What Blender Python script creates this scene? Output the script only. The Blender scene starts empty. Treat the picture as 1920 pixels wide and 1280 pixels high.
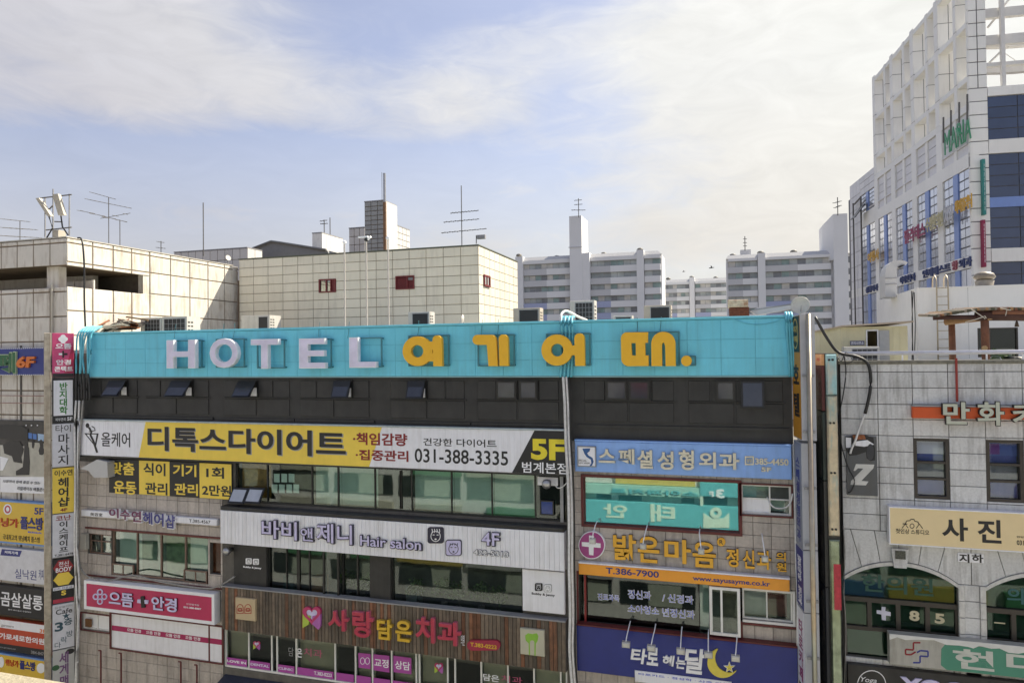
import bpy, math, random
from mathutils import Vector as V, Matrix
RD = random.Random(11)
S = bpy.context.scene
# ---------------------------------------------------------------- camera
CAM = V((0.0, -24.0, 20.0)); FPX = 1300.0
yaw, pit, rol = (math.radians(a) for a in (16.986, .927, -.683))
FW = V((-math.sin(yaw) * math.cos(pit), math.cos(yaw) * math.cos(pit), math.sin(pit)))
r0 = V((math.cos(yaw), math.sin(yaw), 0)); u0_ = r0.cross(FW)
RT = r0 * math.cos(rol) + u0_ * math.sin(rol); UP = -r0 * math.sin(rol) + u0_ * math.cos(rol)
cd = bpy.data.cameras.new('camera'); cam = bpy.data.objects.new('camera', cd)
S.collection.objects.link(cam); S.camera = cam
cam.matrix_world = Matrix(((RT.x, UP.x, -FW.x, CAM.x), (RT.y, UP.y, -FW.y, CAM.y), (RT.z, UP.z, -FW.z, CAM.z), (0, 0, 0, 1)))
cd.sensor_width = 36; cd.lens = FPX / 1920 * 36; cd.clip_start = .1; cd.clip_end = 5000
# ---------------------------------------------------------------- sky, sun, exposure
SUN = V((.50, .51, .735)).normalized()
S.view_settings.view_transform = 'Standard'; S.view_settings.look = 'None'
S.view_settings.exposure = 1.62; S.view_settings.gamma = 1; S.view_settings.use_curve_mapping = False
W = bpy.data.worlds.new('World'); S.world = W; W.use_nodes = True
nt = W.node_tree; N = nt.nodes; L = nt.links; N.clear()
def nd(t, **k):
    n = N.new(t)
    for a, b in k.items(): setattr(n, a, b)
    return n
def mth(op, a, b=None, c=None, clamp=False):
    n = N.new('ShaderNodeMath'); n.operation = op; n.use_clamp = clamp
    for i, v in enumerate((a, b, c)):
        if v is None: continue
        if isinstance(v, (int, float)): n.inputs[i].default_value = v
        else: L.new(v, n.inputs[i])
    return n.outputs[0]
sky = nd('ShaderNodeTexSky', sky_type='NISHITA', sun_disc=False)
sky.sun_elevation = math.asin(SUN.z); sky.sun_rotation = math.atan2(SUN.x, SUN.y)
sky.altitude = 50; sky.air_density = 1.0; sky.dust_density = 1.5; sky.ozone_density = 2.0
b1 = nd('ShaderNodeBackground'); b1.inputs[1].default_value = .056; 
hs = nd('ShaderNodeHueSaturation'); hs.inputs['Saturation'].default_value = .9; hs.inputs['Hue'].default_value = .515
L.new(sky.outputs[0], hs.inputs['Color']); L.new(hs.outputs[0], b1.inputs[0])
tc = nd('ShaderNodeTexCoord'); sx = nd('ShaderNodeSeparateXYZ'); L.new(tc.outputs['Generated'], sx.inputs[0])
X_, Y_, Z_ = sx.outputs
az = mth('ARCTAN2', X_, Y_); el = mth('ARCSINE', Z_)
cmb = nd('ShaderNodeCombineXYZ'); L.new(mth('MULTIPLY', az, 2.2), cmb.inputs[0]); L.new(mth('MULTIPLY', el, 6.5), cmb.inputs[1])
rotm = nd('ShaderNodeMapping'); rotm.inputs['Rotation'].default_value = (0, 0, .22); L.new(cmb.outputs[0], rotm.inputs[0])
def noise(sc, det, rough, dist, src, off=0):
    mp = nd('ShaderNodeMapping'); mp.inputs['Location'].default_value = (off, off * .7, off * .3); L.new(src, mp.inputs[0])
    n = nd('ShaderNodeTexNoise'); n.inputs['Scale'].default_value = sc; n.inputs['Detail'].default_value = det
    n.inputs['Roughness'].default_value = rough; n.inputs['Distortion'].default_value = dist
    L.new(mp.outputs[0], n.inputs['Vector']); return n.outputs[0]
n1 = noise(1.3, 9, .58, .5, rotm.outputs[0], 3.1); n2 = noise(4.5, 8, .6, .9, rotm.outputs[0], 9.4)
def blob(x, y, rx, ry, amp):
    """a cloud mass given by its azimuth and elevation (degrees) and radii (degrees)"""
    a = mth('DIVIDE', mth('SUBTRACT', az, math.radians(x)), math.radians(rx))
    b = mth('DIVIDE', mth('SUBTRACT', el, math.radians(y)), math.radians(ry))
    d = mth('ADD', mth('MULTIPLY', a, a), mth('MULTIPLY', b, b))
    return mth('MULTIPLY', mth('SUBTRACT', 1.0, d, clamp=True), amp)
acc = mth('ADD', mth('MULTIPLY', n1, 1.25), mth('MULTIPLY', n2, .60))
for bb in ((-50, 22, 22, 9, .75), (-42, 20, 10, 5, .25), (-27, 19.5, 13, 3.6, .5), (-2, 22, 24, 10, .42), (12, 16, 26, 22, .75), (30, 20, 30, 34, .7), (-20, 9.5, 34, 5, .38), (-22, 30, 14, 5, -.35), (-38, 14.5, 22, 3.4, -.4), (-15, 31, 14, 6, -.3), (-10, 20, 6, 4, -.2)):
    acc = mth('ADD', acc, blob(*bb))
mr = nd('ShaderNodeMapRange', interpolation_type='SMOOTHSTEP'); L.new(acc, mr.inputs[0]); mr.inputs[1].default_value = .80; mr.inputs[2].default_value = 1.80
mr.inputs[3].default_value = .25; mr.inputs[4].default_value = 1.0
hz = nd('ShaderNodeMapRange'); L.new(el, hz.inputs[0]); hz.inputs[1].default_value = math.radians(24); hz.inputs[2].default_value = math.radians(3); hz.inputs[4].default_value = .95
cf = mth('MAXIMUM', mr.outputs[0], hz.outputs[0])
# cloud colour: cool white away from the sun, brighter and warmer towards it
dt = nd('ShaderNodeVectorMath', operation='DOT_PRODUCT'); L.new(tc.outputs['Generated'], dt.inputs[0]); dt.inputs[1].default_value = SUN
cr = nd('ShaderNodeMapRange', data_type='FLOAT_VECTOR'); cr.inputs[7].default_value = (.16,) * 3; cr.inputs[8].default_value = (1.0,) * 3
cr.inputs[9].default_value = (.200, .199, .214); cr.inputs[10].default_value = (.335, .335, .313); L.new(dt.outputs['Value'], cr.inputs[6])
hw = nd('ShaderNodeMix', data_type='RGBA', blend_type='MULTIPLY'); hw.inputs[0].default_value = 1; L.new(cr.outputs[1], hw.inputs[6])
wr = nd('ShaderNodeMapRange', data_type='FLOAT_VECTOR'); L.new(el, wr.inputs[6]); wr.inputs[7].default_value = (0.05,) * 3; wr.inputs[8].default_value = (.36,) * 3
wr.inputs[9].default_value = (.98, .93, .86); wr.inputs[10].default_value = (1, 1, 1.01); L.new(wr.outputs[1], hw.inputs[7])
b2 = nd('ShaderNodeBackground'); L.new(hw.outputs[2], b2.inputs[0]); L.new(mth('ADD', .88, mth('MULTIPLY', n2, .28)), b2.inputs[1])
mx = nd('ShaderNodeMixShader'); L.new(cf, mx.inputs[0]); L.new(b1.outputs[0], mx.inputs[1]); L.new(b2.outputs[0], mx.inputs[2])
wo = nd('ShaderNodeOutputWorld'); L.new(mx.outputs[0], wo.inputs[0])
sd = bpy.data.lights.new('sun', 'SUN'); sd.energy = 3.1; sd.angle = math.radians(.6); sd.color = (1, .91, .75)
so = bpy.data.objects.new('sun', sd); S.collection.objects.link(so); so.location = (60, 30, 80)
so.rotation_euler = SUN.to_track_quat('Z', 'Y').to_euler()
# ---------------------------------------------------------------- helpers
ZUP = V((0, 0, 1)); WL = {None: V((0, 0, 0))}
def ray(x, y): return FW + RT * ((x - 960) / FPX) - UP * ((y - 640) / FPX)
class F:
    """a vertical plane in the place: origin o, horizontal axis u, outward normal n"""
    def __init__(s, ox, oy, u, n): s.o = V((ox, oy, 0)); s.u = V((u[0], u[1], 0)).normalized(); s.n = V((n[0], n[1], 0)).normalized()
    def P(s, u, v, d=0): return s.o + s.u * u + ZUP * v + s.n * d
    def uv(s, x, y, d=0):
        r = ray(x, y); t = (d - (CAM - s.o).dot(s.n)) / r.dot(s.n); p = CAM + r * t - s.o
        return p.dot(s.u), p.z
    def rc(s, x0, y0, x1, y1, d=0):
        a, b = s.uv(x0, y0, d), s.uv(x1, y1, d)
        return min(a[0], b[0]), max(a[0], b[0]), min(a[1], b[1]), max(a[1], b[1])
CR = dict(a=(0, 300, 3.765), b=(440, 300, 3.4286), c=(940, 340, 2.743), d=(1560, 0, 4), e=(1560, 300, 3.764), f=(1480, 560, 3.5545), g=(1480, 900, 3.368),
          h=(0, 600, 3.765), i=(0, 920, 3.556), j=(130, 590, 3.84), k=(600, 590, 3.692), l=(1040, 570, 3.692), m=(130, 770, 3.84), n=(600, 780, 3.692),
          o=(1040, 800, 3.692), p=(1040, 1040, 3.692), q=(130, 1060, 3.84), r=(600, 1040, 3.692), s=(380, 1000, 4.5706), t=(960, 380, 4.923), w=(1240, 380, 4.924),
          x=(1600, 120, 4.266), y=(1720, 0, 6.4), z=(1590, 330, 4.74), aa=(1740, 960, 4), ab=(420, 860, 2.909), ac=(1740, 560, 9.144), ad=(1340, 550, 8.727),
          ae=(140, 590, 9.844), af=(640, 360, 10.67), ag=(1580, 1060, 5.817), ah=(1040, 560, 7.11), ai=(0, 700, 5.33))
CR['1'] = (0, 0, 1)
def Q(k, *c):
    ox, oy, s = CR[k]; return tuple((ox if i % 2 == 0 else oy) + v / s for i, v in enumerate(c))
def link(o, parent, loc):
    S.collection.objects.link(o)
    if parent: o.parent = parent
    o.location = loc - WL[parent]; WL[o] = V(loc); return o
def tag(o, label, cat, group=None, kind=None):
    if label: o['label'] = label
    if cat: o['category'] = cat
    if group: o['group'] = group
    if kind: o['kind'] = kind
    return o
def thing(name, label, cat, loc, group=None):
    o = bpy.data.objects.new(name, None); o.empty_display_size = .2
    link(o, None, V(loc)); return tag(o, label, cat, group)
class MB:
    def __init__(s): s.v = []; s.f = []; s.m = []
    def add(s, vs, fs, mi=0):
        b = len(s.v); s.v += [V(p) for p in vs]; s.f += [[b + i for i in f] for f in fs]; s.m += [mi] * len(fs); return s
    def box(s, fr, u0, u1, v0, v1, d0, d1, mi=0):
        vs = [fr.P(u, v, d) for d in (d0, d1) for v in (v0, v1) for u in (u0, u1)]
        return s.add(vs, [(0, 1, 3, 2), (4, 6, 7, 5), (0, 4, 5, 1), (2, 3, 7, 6), (0, 2, 6, 4), (1, 5, 7, 3)], mi)
    def cham(s, fr, u0, u1, v0, v1, d0, d1, c=.02):
        c = min(c, (u1 - u0) * .3, (v1 - v0) * .3, (d1 - d0) * .6)
        R4 = lambda e, d: [fr.P(u0 + e, v0 + e, d), fr.P(u1 - e, v0 + e, d), fr.P(u1 - e, v1 - e, d), fr.P(u0 + e, v1 - e, d)]
        vs = R4(0, d0) + R4(0, d1 - c) + R4(c, d1)
        fs = [(3, 2, 1, 0), (8, 9, 10, 11)]
        for k in (0, 4):
            for i in range(4): j = (i + 1) % 4; fs.append((k + i, k + j, k + 4 + j, k + 4 + i))
        return s.add(vs, fs)
    def hexa(s, b, t):
        return s.add(list(b) + list(t), [(3, 2, 1, 0), (4, 5, 6, 7), (0, 1, 5, 4), (1, 2, 6, 5), (2, 3, 7, 6), (3, 0, 4, 7)])
    def ring(s, fr, u0, u1, v0, v1, d0, d1, w):
        s.box(fr, u0, u0 + w, v0, v1, d0, d1); s.box(fr, u1 - w, u1, v0, v1, d0, d1)
        s.box(fr, u0 + w, u1 - w, v0, v0 + w, d0, d1); return s.box(fr, u0 + w, u1 - w, v1 - w, v1, d0, d1)
    def tube(s, pts, r, n=6, r1=None):
        pts = [V(p) for p in pts]; k = len(pts); rings = []
        for i, p in enumerate(pts):
            t = (pts[min(i + 1, k - 1)] - pts[max(i - 1, 0)])
            t = t.normalized() if t.length > 1e-9 else ZUP
            a = t.cross(ZUP)
            if a.length < .05: a = t.cross(V((1, 0, 0)))
            a.normalize(); b = t.cross(a)
            rr = r if r1 is None else r + (r1 - r) * i / (k - 1)
            rings.append([p + a * rr * math.cos(2 * math.pi * j / n) + b * rr * math.sin(2 * math.pi * j / n) for j in range(n)])
        fs = [list(range(n))[::-1], [(k - 1) * n + j for j in range(n)]]
        for i in range(k - 1):
            for j in range(n): fs.append((i * n + j, i * n + (j + 1) % n, (i + 1) * n + (j + 1) % n, (i + 1) * n + j))
        return s.add([p for g in rings for p in g], fs)
    def lathe(s, c, prof, n=16, ax=ZUP):
        ax = ax.normalized(); a = ax.cross(V((0, 1, .01))).normalized(); b = ax.cross(a); c = V(c)
        rs = [[c + ax * h + a * r * math.cos(2 * math.pi * j / n) + b * r * math.sin(2 * math.pi * j / n) for j in range(n)] for r, h in prof]; k = len(prof)
        fs = [list(range(n))[::-1], [(k - 1) * n + j for j in range(n)]]
        for i in range(k - 1):
            for j in range(n): fs.append((i * n + j, i * n + (j + 1) % n, (i + 1) * n + (j + 1) % n, (i + 1) * n + j))
        return s.add([p for g in rs for p in g], fs)
    def obj(s, name, mat, parent=None, smooth=False):
        xs = [p.x for p in s.v]; ys = [p.y for p in s.v]; zs = [p.z for p in s.v]
        o0 = V(((min(xs) + max(xs)) / 2, (min(ys) + max(ys)) / 2, min(zs)))
        me = bpy.data.meshes.new(name); me.from_pydata([p - o0 for p in s.v], [], s.f)
        mats = mat if isinstance(mat, (list, tuple)) else [mat]
        for m in mats: me.materials.append(m)
        if len(mats) > 1: me.polygons.foreach_set('material_index', s.m)
        if smooth: me.polygons.foreach_set('use_smooth', [True] * len(me.polygons))
        me.update(); return link(bpy.data.objects.new(name, me), parent, o0)
SM = {}
def piece(name, fr, u0, u1, v0, v1, d0, d1, mat, parent, c=.02):
    """one chamfered tile or panel; equal sizes share mesh data"""
    k = (name, fr.u.x.__round__(3), fr.u.y.__round__(3), round(u1 - u0, 2), round(v1 - v0, 2), round(d1 - d0, 3), mat.name, c)
    if k not in SM:
        w, h, t = u1 - u0, v1 - v0, d1 - d0; g = F(0, 0, fr.u, fr.n); mb = MB().cham(g, -w / 2, w / 2, 0, h, 0, t, c)
        me = bpy.data.meshes.new(name); me.from_pydata(mb.v, [], mb.f); me.materials.append(mat); me.update(); SM[k] = me
    return link(bpy.data.objects.new(name, SM[k]), parent, fr.P((u0 + u1) / 2, v0, d0))
def sub(rects, h):
    out = []
    for (a, b, c, d) in rects:
        if h[1] <= a or h[0] >= b or h[3] <= c or h[2] >= d: out.append((a, b, c, d)); continue
        x0, x1 = max(a, h[0]), min(b, h[1])
        if a < h[0]: out.append((a, h[0], c, d))
        if b > h[1]: out.append((h[1], b, c, d))
        if c < h[2]: out.append((x0, x1, c, h[2]))
        if d > h[3]: out.append((x0, x1, h[3], d))
    return out
def tiles(name, fr, us, vs, mat, parent, d0, d1, gap=.02, holes=(), covers=(), c=.015, stag=0):
    for j in range(len(vs) - 1):
        for i in range(len(us) - 1):
            a, b, e, g = us[i] + gap / 2, us[i + 1] - gap / 2, vs[j] + gap / 2, vs[j + 1] - gap / 2
            if any(k[0] <= a and b <= k[1] and k[2] <= e and g <= k[3] for k in covers): continue
            rs = [(a, b, e, g)]
            for h in holes: rs = sub(rs, h)
            rs = [q for q in rs if q[1] - q[0] > .04 and q[3] - q[2] > .04]
            if len(rs) == 1: piece(name, fr, *rs[0], d0, d1, mat, parent, c)
            elif rs:
                mb = MB()
                for q in rs: mb.cham(fr, *q, d0, d1, c)
                mb.obj(name, mat, parent)
def lin(a, b, n): return [a + (b - a) * i / n for i in range(n + 1)]
def step(a, b, s):
    out = [a]
    while out[-1] + s < b - 1e-6: out.append(out[-1] + s)
    return out + [b]
# ---- lettering and cut shapes
TC = {}
def glyphs(s, cap, bold, shear, align, spacing, depth, line=1.0):
    k = (s, cap, bold, shear, align, spacing, depth > 0, line)
    if k in TC: return TC[k]
    c = bpy.data.curves.new('t', 'FONT'); c.body = s; c.offset = min(bold, cap if any(ord(q) > 4351 for q in s) else .042); c.shear = shear; c.align_x = align; c.space_character = spacing
    c.resolution_u = 4; c.extrude = .5 if depth > 0 else 0; c.space_line = line
    o = bpy.data.objects.new('t', c); me = bpy.data.meshes.new_from_object(o)
    vs = [v.co.copy() for v in me.vertices]; fs = [tuple(p.vertices) for p in me.polygons]
    bpy.data.objects.remove(o); bpy.data.curves.remove(c); bpy.data.meshes.remove(me)
    TC[k] = (vs, fs); return TC[k]
def T(fr, s, box, mat, parent, d, depth=.008, bold=0.0, shear=0.0, name='lettering', split=0, mirror=False, px=True, align='LEFT', spacing=1.0, line=1.0, cap=.027):
    vs, fs = glyphs(s, cap, bold, shear, align, spacing, depth, line)
    if not fs: return None
    u0, u1, v0, v1 = fr.rc(*box, d + depth) if px else box
    x0 = min(p.x for p in vs); x1 = max(p.x for p in vs); y0 = min(p.y for p in vs); y1 = max(p.y for p in vs)
    w = (x1 - x0) or 1; h = (y1 - y0) or 1
    def mp(p):
        a = (p.x - x0) / w
        if mirror: a = 1 - a
        return fr.P(u0 + a * (u1 - u0), v0 + (p.y - y0) / h * (v1 - v0), d + (p.z + .5) * depth)
    W_ = [mp(p) for p in vs]
    if split:
        cells = [MB() for _ in range(split)]; idx = [{} for _ in range(split)]; pw = w / split
        for f in fs:
            cx = sum(vs[i].x for i in f) / len(f); k = min(split - 1, max(0, int((cx - x0) / pw)))
            ff = []
            for i in f:
                if i not in idx[k]: idx[k][i] = len(cells[k].v); cells[k].v.append(W_[i])
                ff.append(idx[k][i])
            cells[k].f.append(ff); cells[k].m.append(0)
        return [m.obj('letter', mat, parent) for m in cells if m.f]
    mb = MB(); mb.v = W_; mb.f = [list(f) for f in fs]; mb.m = [0] * len(fs)
    return mb.obj(name, mat, parent)
def shape(fr, loops, mat, parent, d, depth=.008, name='emblem', px=True, cr='1', bevel=0):
    """a flat cut-out with holes (even-odd loops) of real thickness"""
    c = bpy.data.curves.new('s', 'CURVE'); c.dimensions = '2D'; c.fill_mode = 'BOTH'; c.extrude = .5
    for lp in loops:
        pts = [fr.uv(*Q(cr, *p), d + depth) for p in lp] if px else lp
        sp = c.splines.new('POLY'); sp.points.add(len(pts) - 1); sp.use_cyclic_u = True
        for i, p in enumerate(pts): sp.points[i].co = (p[0], p[1], 0, 1)
    o = bpy.data.objects.new('s', c); me = bpy.data.meshes.new_from_object(o)
    mb = MB(); mb.v = [fr.P(v.co.x, v.co.y, d + (v.co.z + .5) * depth) for v in me.vertices]; mb.f = [list(p.vertices) for p in me.polygons]; mb.m = [0] * len(mb.f)
    bpy.data.objects.remove(o); bpy.data.curves.remove(c); bpy.data.meshes.remove(me)
    return mb.obj(name, mat, parent)
def circ(cx, cy, rx, ry=None, n=24, a0=0, a1=360):
    ry = ry or rx; m = n if a1 - a0 >= 360 else n + 1
    return [(cx + rx * math.cos(math.radians(a0 + (a1 - a0) * i / n)), cy + ry * math.sin(math.radians(a0 + (a1 - a0) * i / n))) for i in range(m)]
def rr(x0, y0, x1, y1, r, n=4):
    o = []
    for cx, cy, a in ((x1 - r, y0 + r, -90), (x1 - r, y1 - r, 0), (x0 + r, y1 - r, 90), (x0 + r, y0 + r, 180)): o += circ(cx, cy, r, r, n, a, a + 90)
    return o
def stroke(pts, w):
    """thick line through points as one closed outline"""
    a, b = [], []
    for i, p in enumerate(pts):
        q0, q1 = pts[max(i - 1, 0)], pts[min(i + 1, len(pts) - 1)]
        dx, dy = q1[0] - q0[0], q1[1] - q0[1]; l = math.hypot(dx, dy) or 1
        a.append((p[0] - dy / l * w / 2, p[1] + dx / l * w / 2)); b.append((p[0] + dy / l * w / 2, p[1] - dx / l * w / 2))
    return a + b[::-1]
# ---- materials
MT = {}
def M(name, col, rough=.6, metal=0, var=.0, nz=3.0, amp=.12, streak=0.0, dirt=(.08, .065, .05), bump=.0, bs=40, coat=0, spec=.5, sz=.35, st=.55):
    if name in MT: return MT[name]
    m = bpy.data.materials.new(name); m.use_nodes = True; t = m.node_tree; n = t.nodes; l = t.links; b = n['Principled BSDF']
    b.inputs['Roughness'].default_value = rough; b.inputs['Metallic'].default_value = metal; b.inputs['Specular IOR Level'].default_value = spec
    b.inputs['Coat Weight'].default_value = coat
    g = n.new('ShaderNodeNewGeometry')
    def no(sc, det, vec, ro=.6):
        q = n.new('ShaderNodeTexNoise'); q.inputs['Scale'].default_value = sc; q.inputs['Detail'].default_value = det; q.inputs['Roughness'].default_value = ro
        l.new(vec, q.inputs['Vector']); return q.outputs[0]
    def rng(s, a, b_, c, d_):
        q = n.new('ShaderNodeMapRange'); l.new(s, q.inputs[0]); q.inputs[1].default_value = a; q.inputs[2].default_value = b_; q.inputs[3].default_value = c; q.inputs[4].default_value = d_; return q.outputs[0]
    def mul(c, f):
        q = n.new('ShaderNodeVectorMath'); q.operation = 'SCALE'
        if isinstance(c, tuple): q.inputs[0].default_value = c
        else: l.new(c, q.inputs[0])
        l.new(f, q.inputs['Scale']); return q.outputs[0]
    c = mul(tuple(col), rng(no(nz, 6, g.outputs['Position']), .25, .75, 1 - amp, 1 + amp))
    if var:
        oi = n.new('ShaderNodeObjectInfo'); c = mul(c, rng(oi.outputs['Random'], 0, 1, 1 - var, 1 + var))
    if streak:
        mp = n.new('ShaderNodeMapping'); mp.inputs['Scale'].default_value = (3.2, 3.2, sz); l.new(g.outputs['Position'], mp.inputs[0])
        s1 = no(1.6, 7, mp.outputs[0], .68); s2 = no(.55, 3, g.outputs['Position'])
        q = n.new('ShaderNodeMath'); q.operation = 'ADD'; l.new(s1, q.inputs[0]); l.new(rng(s2, .3, .7, -.12, .12), q.inputs[1])
        mx_ = n.new('ShaderNodeMix'); mx_.data_type = 'RGBA'; l.new(rng(q.outputs[0], st - .05, st + .2, 0, streak), mx_.inputs[0]); l.new(c, mx_.inputs[6]); mx_.inputs[7].default_value = (*dirt, 1)
        c = mx_.outputs[2]
    l.new(c, b.inputs['Base Color'])
    if bump:
        bp = n.new('ShaderNodeBump'); bp.inputs['Strength'].default_value = bump; bp.inputs['Distance'].default_value = .02
        l.new(no(bs, 4, g.outputs['Position']), bp.inputs['Height']); l.new(bp.outputs[0], b.inputs['Normal'])
    MT[name] = m; return m
def G(name, tint, refl=.25, trans=.75, wav=.004, rough=.02):
    """window glass: tinted see-through pane with a mirror-like surface"""
    if name in MT: return MT[name]
    m = bpy.data.materials.new(name); m.use_nodes = True; t = m.node_tree; n = t.nodes; l = t.links; n.clear()
    tr = n.new('ShaderNodeBsdfTransparent'); tr.inputs[0].default_value = (*[a * trans for a in tint], 1)
    gl = n.new('ShaderNodeBsdfGlossy'); gl.inputs['Roughness'].default_value = rough; gl.inputs[0].default_value = (.92, 1, .97, 1)
    lw = n.new('ShaderNodeFresnel'); lw.inputs[0].default_value = 1.28
    ad = n.new('ShaderNodeMath'); ad.operation = 'ADD'; ad.inputs[1].default_value = refl; ad.use_clamp = True; l.new(lw.outputs[0], ad.inputs[0])
    g = n.new('ShaderNodeNewGeometry'); q = n.new('ShaderNodeTexNoise'); q.inputs['Scale'].default_value = 1.4; q.inputs['Detail'].default_value = 1; l.new(g.outputs['Position'], q.inputs['Vector'])
    bp = n.new('ShaderNodeBump'); bp.inputs['Strength'].default_value = wav; bp.inputs['Distance'].default_value = .3; l.new(q.outputs[0], bp.inputs['Height']); l.new(bp.outputs[0], gl.inputs['Normal'])
    mx_ = n.new('ShaderNodeMixShader'); l.new(ad.outputs[0], mx_.inputs[0]); l.new(tr.outputs[0], mx_.inputs[1]); l.new(gl.outputs[0], mx_.inputs[2])
    o = n.new('ShaderNodeOutputMaterial'); l.new(mx_.outputs[0], o.inputs[0]); MT[name] = m; return m
# ---------------------------------------------------------------- materials used in many places
teal = M('teal_paint', (.17, .64, .80), .5, amp=.08, nz=.8, streak=.30, dirt=(.12, .36, .42), sz=.18, st=.52, var=.035, bump=.06, bs=3)
tealw = M('teal_painted_pipe', (.14, .52, .64), .5, amp=.15)
black = M('black_paint', (.028, .027, .026), .55, amp=.35, nz=2, streak=.35, dirt=(.05, .047, .042), bump=.05, bs=20)
blackf = M('black_frame', (.013, .013, .013), .4, amp=.15)
white = M('white_panel', (.84, .84, .88), .4, amp=.04, streak=.28, dirt=(.40, .38, .35), sz=.22, st=.53)
whiteb = M('bright_white', (.86, .86, .88), .45, amp=.04)
lav = M('lavender_acrylic', (.74, .70, .86), .35, amp=.14, nz=1.5)
stone = M('beige_stone', (.50, .445, .395), .75, var=.09, amp=.14, nz=9, streak=.42, dirt=(.10, .085, .07), bump=.25, bs=60, st=.5)
joint = M('dark_joint', (.13, .12, .105), .9, amp=.25)
maroon = M('maroon_frame', (.115, .016, .016), .5, amp=.2)
brownf = M('brown_aluminium', (.16, .10, .075), .4, amp=.15, metal=.2)
inner = M('room_interior', (.16, .165, .14), .9, amp=.35, nz=1.2)
cream = M('cream_blind', (.34, .30, .22), .8, amp=.06)
greenb = M('green_blind', (.52, .62, .57), .8, amp=.16, nz=1.2)
darkblind = M('dark_blind', (.055, .065, .058), .8, amp=.4, nz=2.5)
glassg = G('green_glass', (.84, .91, .885), .05, .95)
glassd = G('dark_glass', (.45, .52, .48), .05, .7)
glassc = G('clear_glass', (.9, .95, .93), .02, .95)
mirror = G('teal_mirror_film', (.66, .86, .88), .24, .9, .001, .02)
steel = M('galvanised_steel', (.42, .42, .42), .38, .75, amp=.2, streak=.2)
grey = M('grey_metal', (.30, .30, .31), .5, .2, amp=.12)
rust = M('rusty_metal', (.30, .10, .035), .8, amp=.5, nz=14, streak=.5, dirt=(.5, .45, .38))
cabw = M('white_cable', (.72, .71, .69), .5, amp=.2, nz=8, streak=.25)
cabk = M('black_cable', (.016, .016, .016), .5)
cabg = M('grey_cable', (.28, .27, .25), .5, amp=.3, nz=8)
yellow = M('yellow_print', (.88, .64, .08), .45, amp=.06, nz=2, streak=.12, dirt=(.4, .27, .03))
ink = M('black_ink', (.015, .015, .017), .5)
darkred = M('dark_red_ink', (.25, .02, .02), .5)
navy = M('navy_paint', (.018, .028, .20), .42, amp=.12, nz=1.5)
orange = M('orange_panel', (.88, .36, .03), .42, amp=.05)
amber = M('amber_letter', (.90, .50, .02), .38, amp=.04)
skyb = M('sky_blue_panel', (.26, .45, .86), .45, amp=.06, streak=.22, dirt=(.11, .17, .32))
greycream = M('cream_letter', (.72, .67, .52), .5, amp=.1, streak=.3, dirt=(.2, .17, .12))
H = F(0, 0, (1, 0, 0), (0, -1, 0))
def window(par, fr, r, fm, gm, uc=(), vc=(), fw=.06, d0=-.2, d1=-.08, back=None, bd=.18, name='window', skip=()):
    """frame with bars; each cell gets its own pane and, if given, a blind behind it"""
    u0, u1, v0, v1 = r; us = [u0 + fw] + list(uc) + [u1 - fw]; vs = [v0 + fw] + list(vc) + [v1 - fw]
    mb = MB().ring(fr, u0, u1, v0, v1, d0, d1, fw); h = fw * .38
    for u in uc: mb.box(fr, u - h, u + h, v0 + fw, v1 - fw, d0 + .01, d1 - .012)
    for v in vc:
        for i in range(len(us) - 1):
            mb.box(fr, us[i] + (h if i else 0), us[i + 1] - (h if i < len(us) - 2 else 0), v - h, v + h, d0 + .01, d1 - .014)
    o = mb.obj(name, fm, par); gi = 0; dm = (d0 + d1) / 2
    for j in range(len(vs) - 1):
        for i in range(len(us) - 1):
            if (i, j) in skip: continue
            g = gm[gi % len(gm)] if isinstance(gm, list) else gm
            MB().box(fr, us[i], us[i + 1], vs[j], vs[j + 1], dm - .004, dm + .004).obj('pane', g, o)
            bk = back[gi % len(back)] if back else None
            if bk: MB().box(fr, us[i] + .01, us[i + 1] - .01, vs[j] + .01, vs[j + 1] - .01, d0 - bd - .01, d0 - bd).obj('blind', bk, o)
            gi += 1
    return o
def sign(label, fr, box, d0, d1, mat, frame=None, fw=.05, group=None, name='signboard', cat='sign', c=.02):
    u0, u1, v0, v1 = fr.rc(*box, d1); t = thing(name, label, cat, fr.P((u0 + u1) / 2, v0, d0), group)
    if frame:
        MB().cham(fr, u0 + fw, u1 - fw, v0 + fw, v1 - fw, d0, d1 - .015, .002).obj('panel', mat, t); MB().ring(fr, u0, u1, v0, v1, d0, d1, fw).obj('frame', frame, t)
    else: MB().cham(fr, u0, u1, v0, v1, d0, d1, c).obj('panel', mat, t)
    return t
def us(fr, pxs, y, d=0): return [fr.uv(x, y, d)[0] for x in pxs]
def uk(fr, k, xs, y, d=0): return [fr.uv(*Q(k, x, y), d)[0] for x in xs]
def vk(fr, k, x, ys, d=0): return [fr.uv(*Q(k, x, y), d)[1] for y in ys]
def vz(fr, x, y, d=0): return fr.uv(x, y, d)[1]
# ---------------------------------------------------------------- ground, street
asph = M('asphalt', (.05, .05, .052), .9, amp=.25, nz=1.5, bump=.3)
pavm = M('pavement_slabs', (.24, .23, .21), .85, amp=.2)
gnd = MB().add([(-1500, -900, 0), (1500, -900, 0), (1500, 2600, 0), (-1500, 2600, 0)], [(0, 1, 2, 3)]).obj('ground', M('city_ground', (.14, .135, .12), .95, amp=.3, nz=.02)); tag(gnd, None, None, kind='structure')
st = MB().box(H, -300, 300, -.1, .004, 4, 18).obj('street', asph); tag(st, None, None, kind='structure')
for d in (.0, 18.0):
    p = MB().box(H, -300, 300, -.1, .13, d + .02, d + 4).obj('pavement', pavm); tag(p, None, None, kind='structure')
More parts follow.
